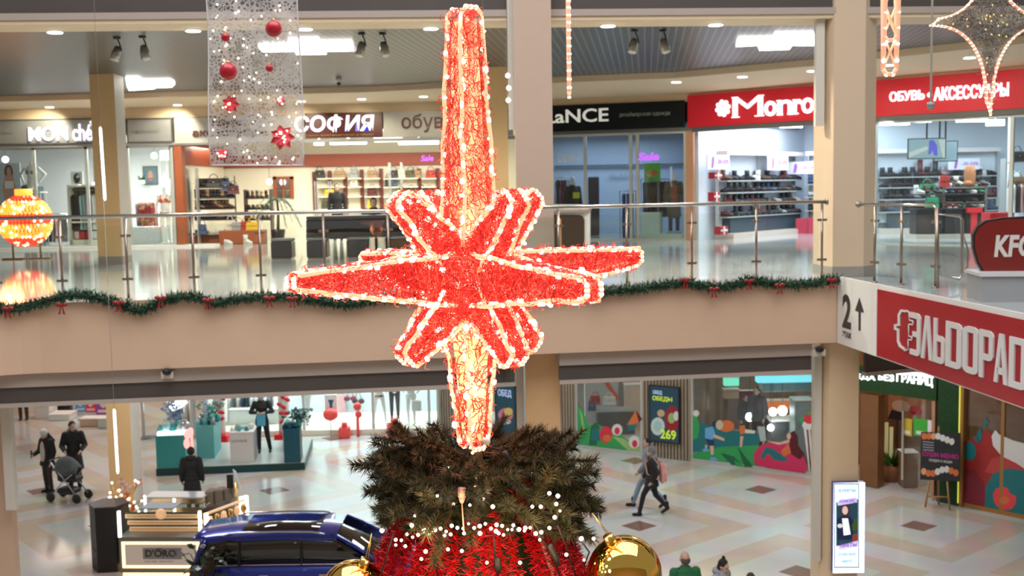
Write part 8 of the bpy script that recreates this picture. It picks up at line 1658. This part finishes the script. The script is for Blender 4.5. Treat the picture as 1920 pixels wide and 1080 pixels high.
p = atY(360, 900, 26.4); figure('person', 'person in a black hooded coat seen from behind at the jewellery kiosk', Vector((p.x, 26.4, 0)), PI + .1, 1.66, dict(hed=(0, -.03, 1.60)), coat=dict(m=K, hem=.45, g=.034, flare=.04, hood=K), trousers=dict(m=K), shoes=dict(m=K), hat=dict(m=K))
p = KF2.W(U(480, 868) + .02, .21, -1.5); t, J, _ = figure('person', 'shop assistant in black holding a light blue item in the gift kiosk', p, .15, 1.78, dict(hed=(0, -.05, 1.61), look=(0, -.85, -.45), elbL=(.30, .0, 1.16), wriL=(.10, -.24, 1.18), elbR=(-.30, .0, 1.16), wriR=(-.10, -.24, 1.18), kneL=(.14, -.02, .5), ankL=(.2, .05, .085)), coat=dict(m=K, hem=.85, g=.015, n='sweater', flare=0), trousers=dict(m=K), shoes=dict(m=K), hair=dict(m=CL('dark_hair', (0, 0, 0)))); m = MB(); m.rbox((0, -.30, 1.0), (.24, .03, .38), .01); fpart(t, 'blue_folder', m, mat('sky_folder', (.1, .45, .65), .5))
p = G(1222, 966); wk = dict(kneL=(.08, -.20, .54), ankL=(.09, -.30, .09), kneR=(-.08, .10, .50), ankR=(-.09, .38, .20), toeR=(0, -.8, -.6), elbL=(.22, .12, 1.14), wriL=(.22, .02, .92), elbR=(-.22, -.05, 1.13), wriR=(-.20, -.20, .93))
t, J, _ = figure('person', 'walking person in black with a grey fur hood and a pink backpack', p, -PI / 2 - .15, 1.64, wk, coat=dict(m=K, hem=.72, g=.04, hood=GR), trousers=dict(m=K, g=.012), shoes=dict(m=K, h=.1), hat=dict(m=CL('mid_grey_knit', (.2, .2, .21)), pom=True))
m = MB(); m.rbox((0, .27, 1.10), (.32, .17, .52), .07); m.rbox((0, .36, 1.0), (.24, .06, .24), .03); fpart(t, 'backpack', m, CL('pink', (.72, .36, .34)))
for s in (1, -1): m = MB(); m.tube([(s * .13, .2, 1.3), (s * .14, .06, 1.48), (s * .13, -.14, 1.38), (s * .16, -.1, 1.1), (s * .15, .15, .95)], .02, 6); fpart(t, 'strap', m, CL('pink', (0, 0, 0)))
p = G(1216, 951); figure('person', 'walking person in a grey jacket and pale jeans beyond the pink backpack', p, -PI / 2 - .1, 1.70, dict(kneL=(.08, .08, .50), ankL=(.09, .40, .19), toeL=(0, -.8, -.6), kneR=(-.08, -.22, .54), ankR=(-.09, -.38, .09), elbL=(.22, -.05, 1.13), wriL=(.2, -.22, .95)), coat=dict(m=CL('steel_grey', (.20, .22, .27)), hem=.80, g=.045, hood=CL('pale_fur', (.55, .53, .52))), trousers=dict(m=DN, g=.016), shoes=dict(m=K, h=.12), hair=dict(m=CL('dark_hair', (0, 0, 0))))
p = atY(1284, 1037, 17.8); figure('person', 'balding person in a green shirt seen from behind at the bottom edge', Vector((p.x, 17.8, 0)), PI + .15, 1.76, None, coat=dict(m=CL('green', (.015, .15, .055)), hem=.85, g=.016, n='shirt', flare=.0, sleeve=.3), trousers=dict(m=K), shoes=dict(m=K), hair=dict(m=CL('grey_hair', (.10, .08, .07)), s='bald'))
tm_ = bpy.context.scene.objects[-1]
t = [o for o in bpy.data.objects if o.get('label', '').startswith('balding')][0]; m = MB(); m.tube([(.16, -.12, 1.42), (.1, .02, 1.475), (-.05, .155, 1.25), (-.17, .13, 1.0)], .018, 6); fpart(t, 'shoulder_strap', m, K)
p = atY(1352, 1052, 17.9); figure('person', 'person with a dark topknot in a grey hooded jacket at the bottom edge', Vector((p.x, 17.9, 0)), .9, 1.60, dict(hed=(0, -.05, 1.60), look=(0, -.95, -.3)), coat=dict(m=CL('light_grey', (.34, .37, .40)), hem=.8, g=.04, hood=CL('light_grey', (0, 0, 0))), trousers=dict(m=K), shoes=dict(m=K), hair=dict(m=CL('dark_hair', (0, 0, 0)), s='bun'))
p = atY(1398, 1078, 18.0); figure('person', 'person in a mustard yellow jacket, only the shoulders showing at the bottom edge', Vector((p.x, 17.9, 0)), PI - .5, 1.55, dict(hed=(0, -.22, 1.30), nek=(0, -.14, 1.30), che=(0, -.08, 1.20), look=(0, -.7, -.7), shoL=(.185, -.06, 1.28), shoR=(-.185, -.06, 1.28)), coat=dict(m=CL('mustard', (.50, .33, .02)), hem=.8, g=.04), trousers=dict(m=K), shoes=dict(m=K), hair=dict(m=CL('brown_hair', (0, 0, 0))))
p = atY(1420, 780, 32.3); figure('person', 'dark-haired person in a charcoal jacket standing in the cafe behind the prints', Vector((p.x, 32.3, 0)), -.8, 1.80, None, coat=dict(m=CL('charcoal', (.05, .052, .058)), hem=.75, g=.04), trousers=dict(m=K), shoes=dict(m=K), hair=dict(m=CL('dark_hair', (0, 0, 0))), vox=.014)
p = atY(1397, 790, 32.9); figure('person', 'person in black sitting low in the cafe beside the charcoal jacket', Vector((p.x, 32.9, 0)), .5, 1.45, None, coat=dict(m=K, hem=.75, g=.05, hood=K), trousers=dict(m=K), shoes=dict(m=K), hair=dict(m=CL('dark_hair', (0, 0, 0)), s='long'), vox=.014)
p = atY(632, 380, 34.6); figure('person', 'black-haired shop assistant in black among the glass towers of the bag shop', Vector((p.x, 34.6, Z2)), .3, 1.74, None, coat=dict(m=K, hem=.8, g=.02), trousers=dict(m=K), shoes=dict(m=K), hair=dict(m=CL('dark_hair', (0, 0, 0)), s='long'), vox=.014)
SIT = dict(pel=(0, .05, .52), che=(0, 0, .86), nek=(0, -.01, 1.04), hed=(0, -.05, 1.20), hipL=(.09, .03, .50), hipR=(-.09, .03, .50), kneL=(.12, -.42, .50), kneR=(-.12, -.42, .50), ankL=(.12, -.42, .085), ankR=(-.12, -.42, .085), shoL=(.185, 0, .99), shoR=(-.185, 0, .99), elbL=(.24, -.05, .72), elbR=(-.24, -.05, .72), wriL=(.15, -.28, .60), wriR=(-.15, -.28, .60))
for i, (x, y, c, hc, lab) in enumerate(((700, 386, K, CL('dark_hair', (0, 0, 0)), 'person in black sitting behind the dark blue counter, nearer the glass towers'), (736, 383, CL('pale_blue', (.45, .52, .6)), CL('ash_hair', (.24, .19, .16)), 'fair-haired person in pale blue sitting behind the dark blue counter'))):
    p = atY(x, y, 27.0); figure('person', lab, Vector((p.x, 27.0, Z2)), .2 - PI * (i == 1), 1.75, SIT, coat=dict(m=c, hem=.45, g=.03, flare=0), trousers=dict(m=K), shoes=dict(m=K), hair=dict(m=hc), vox=.014)
    m = MB(); m.rbox((p.x, 27.08, Z2 + .2), (.46, .46, .40), .03); s_ = thing('cube_stool', ('plain dark stool under the person in black behind the counter', 'plain dark stool under the fair-haired person behind the counter')[i], 'stool', Vector((p.x, 27.08, Z2))); m.build('body', M_tbl, s_)
p = atY(45, 790, 38.3); figure('person', 'person in dark trousers standing on the peach shop floor, head hidden by the gallery', Vector((p.x, 38.3, 0)), .2, 1.78, None, coat=dict(m=CL('dark_olive', (.03, .035, .02)), hem=.7, g=.035), trousers=dict(m=CL('brown', (0, 0, 0))), shoes=dict(m=K), hair=dict(m=CL('dark_hair', (0, 0, 0))), vox=.014)
for o in list(bpy.data.lights):
    pass
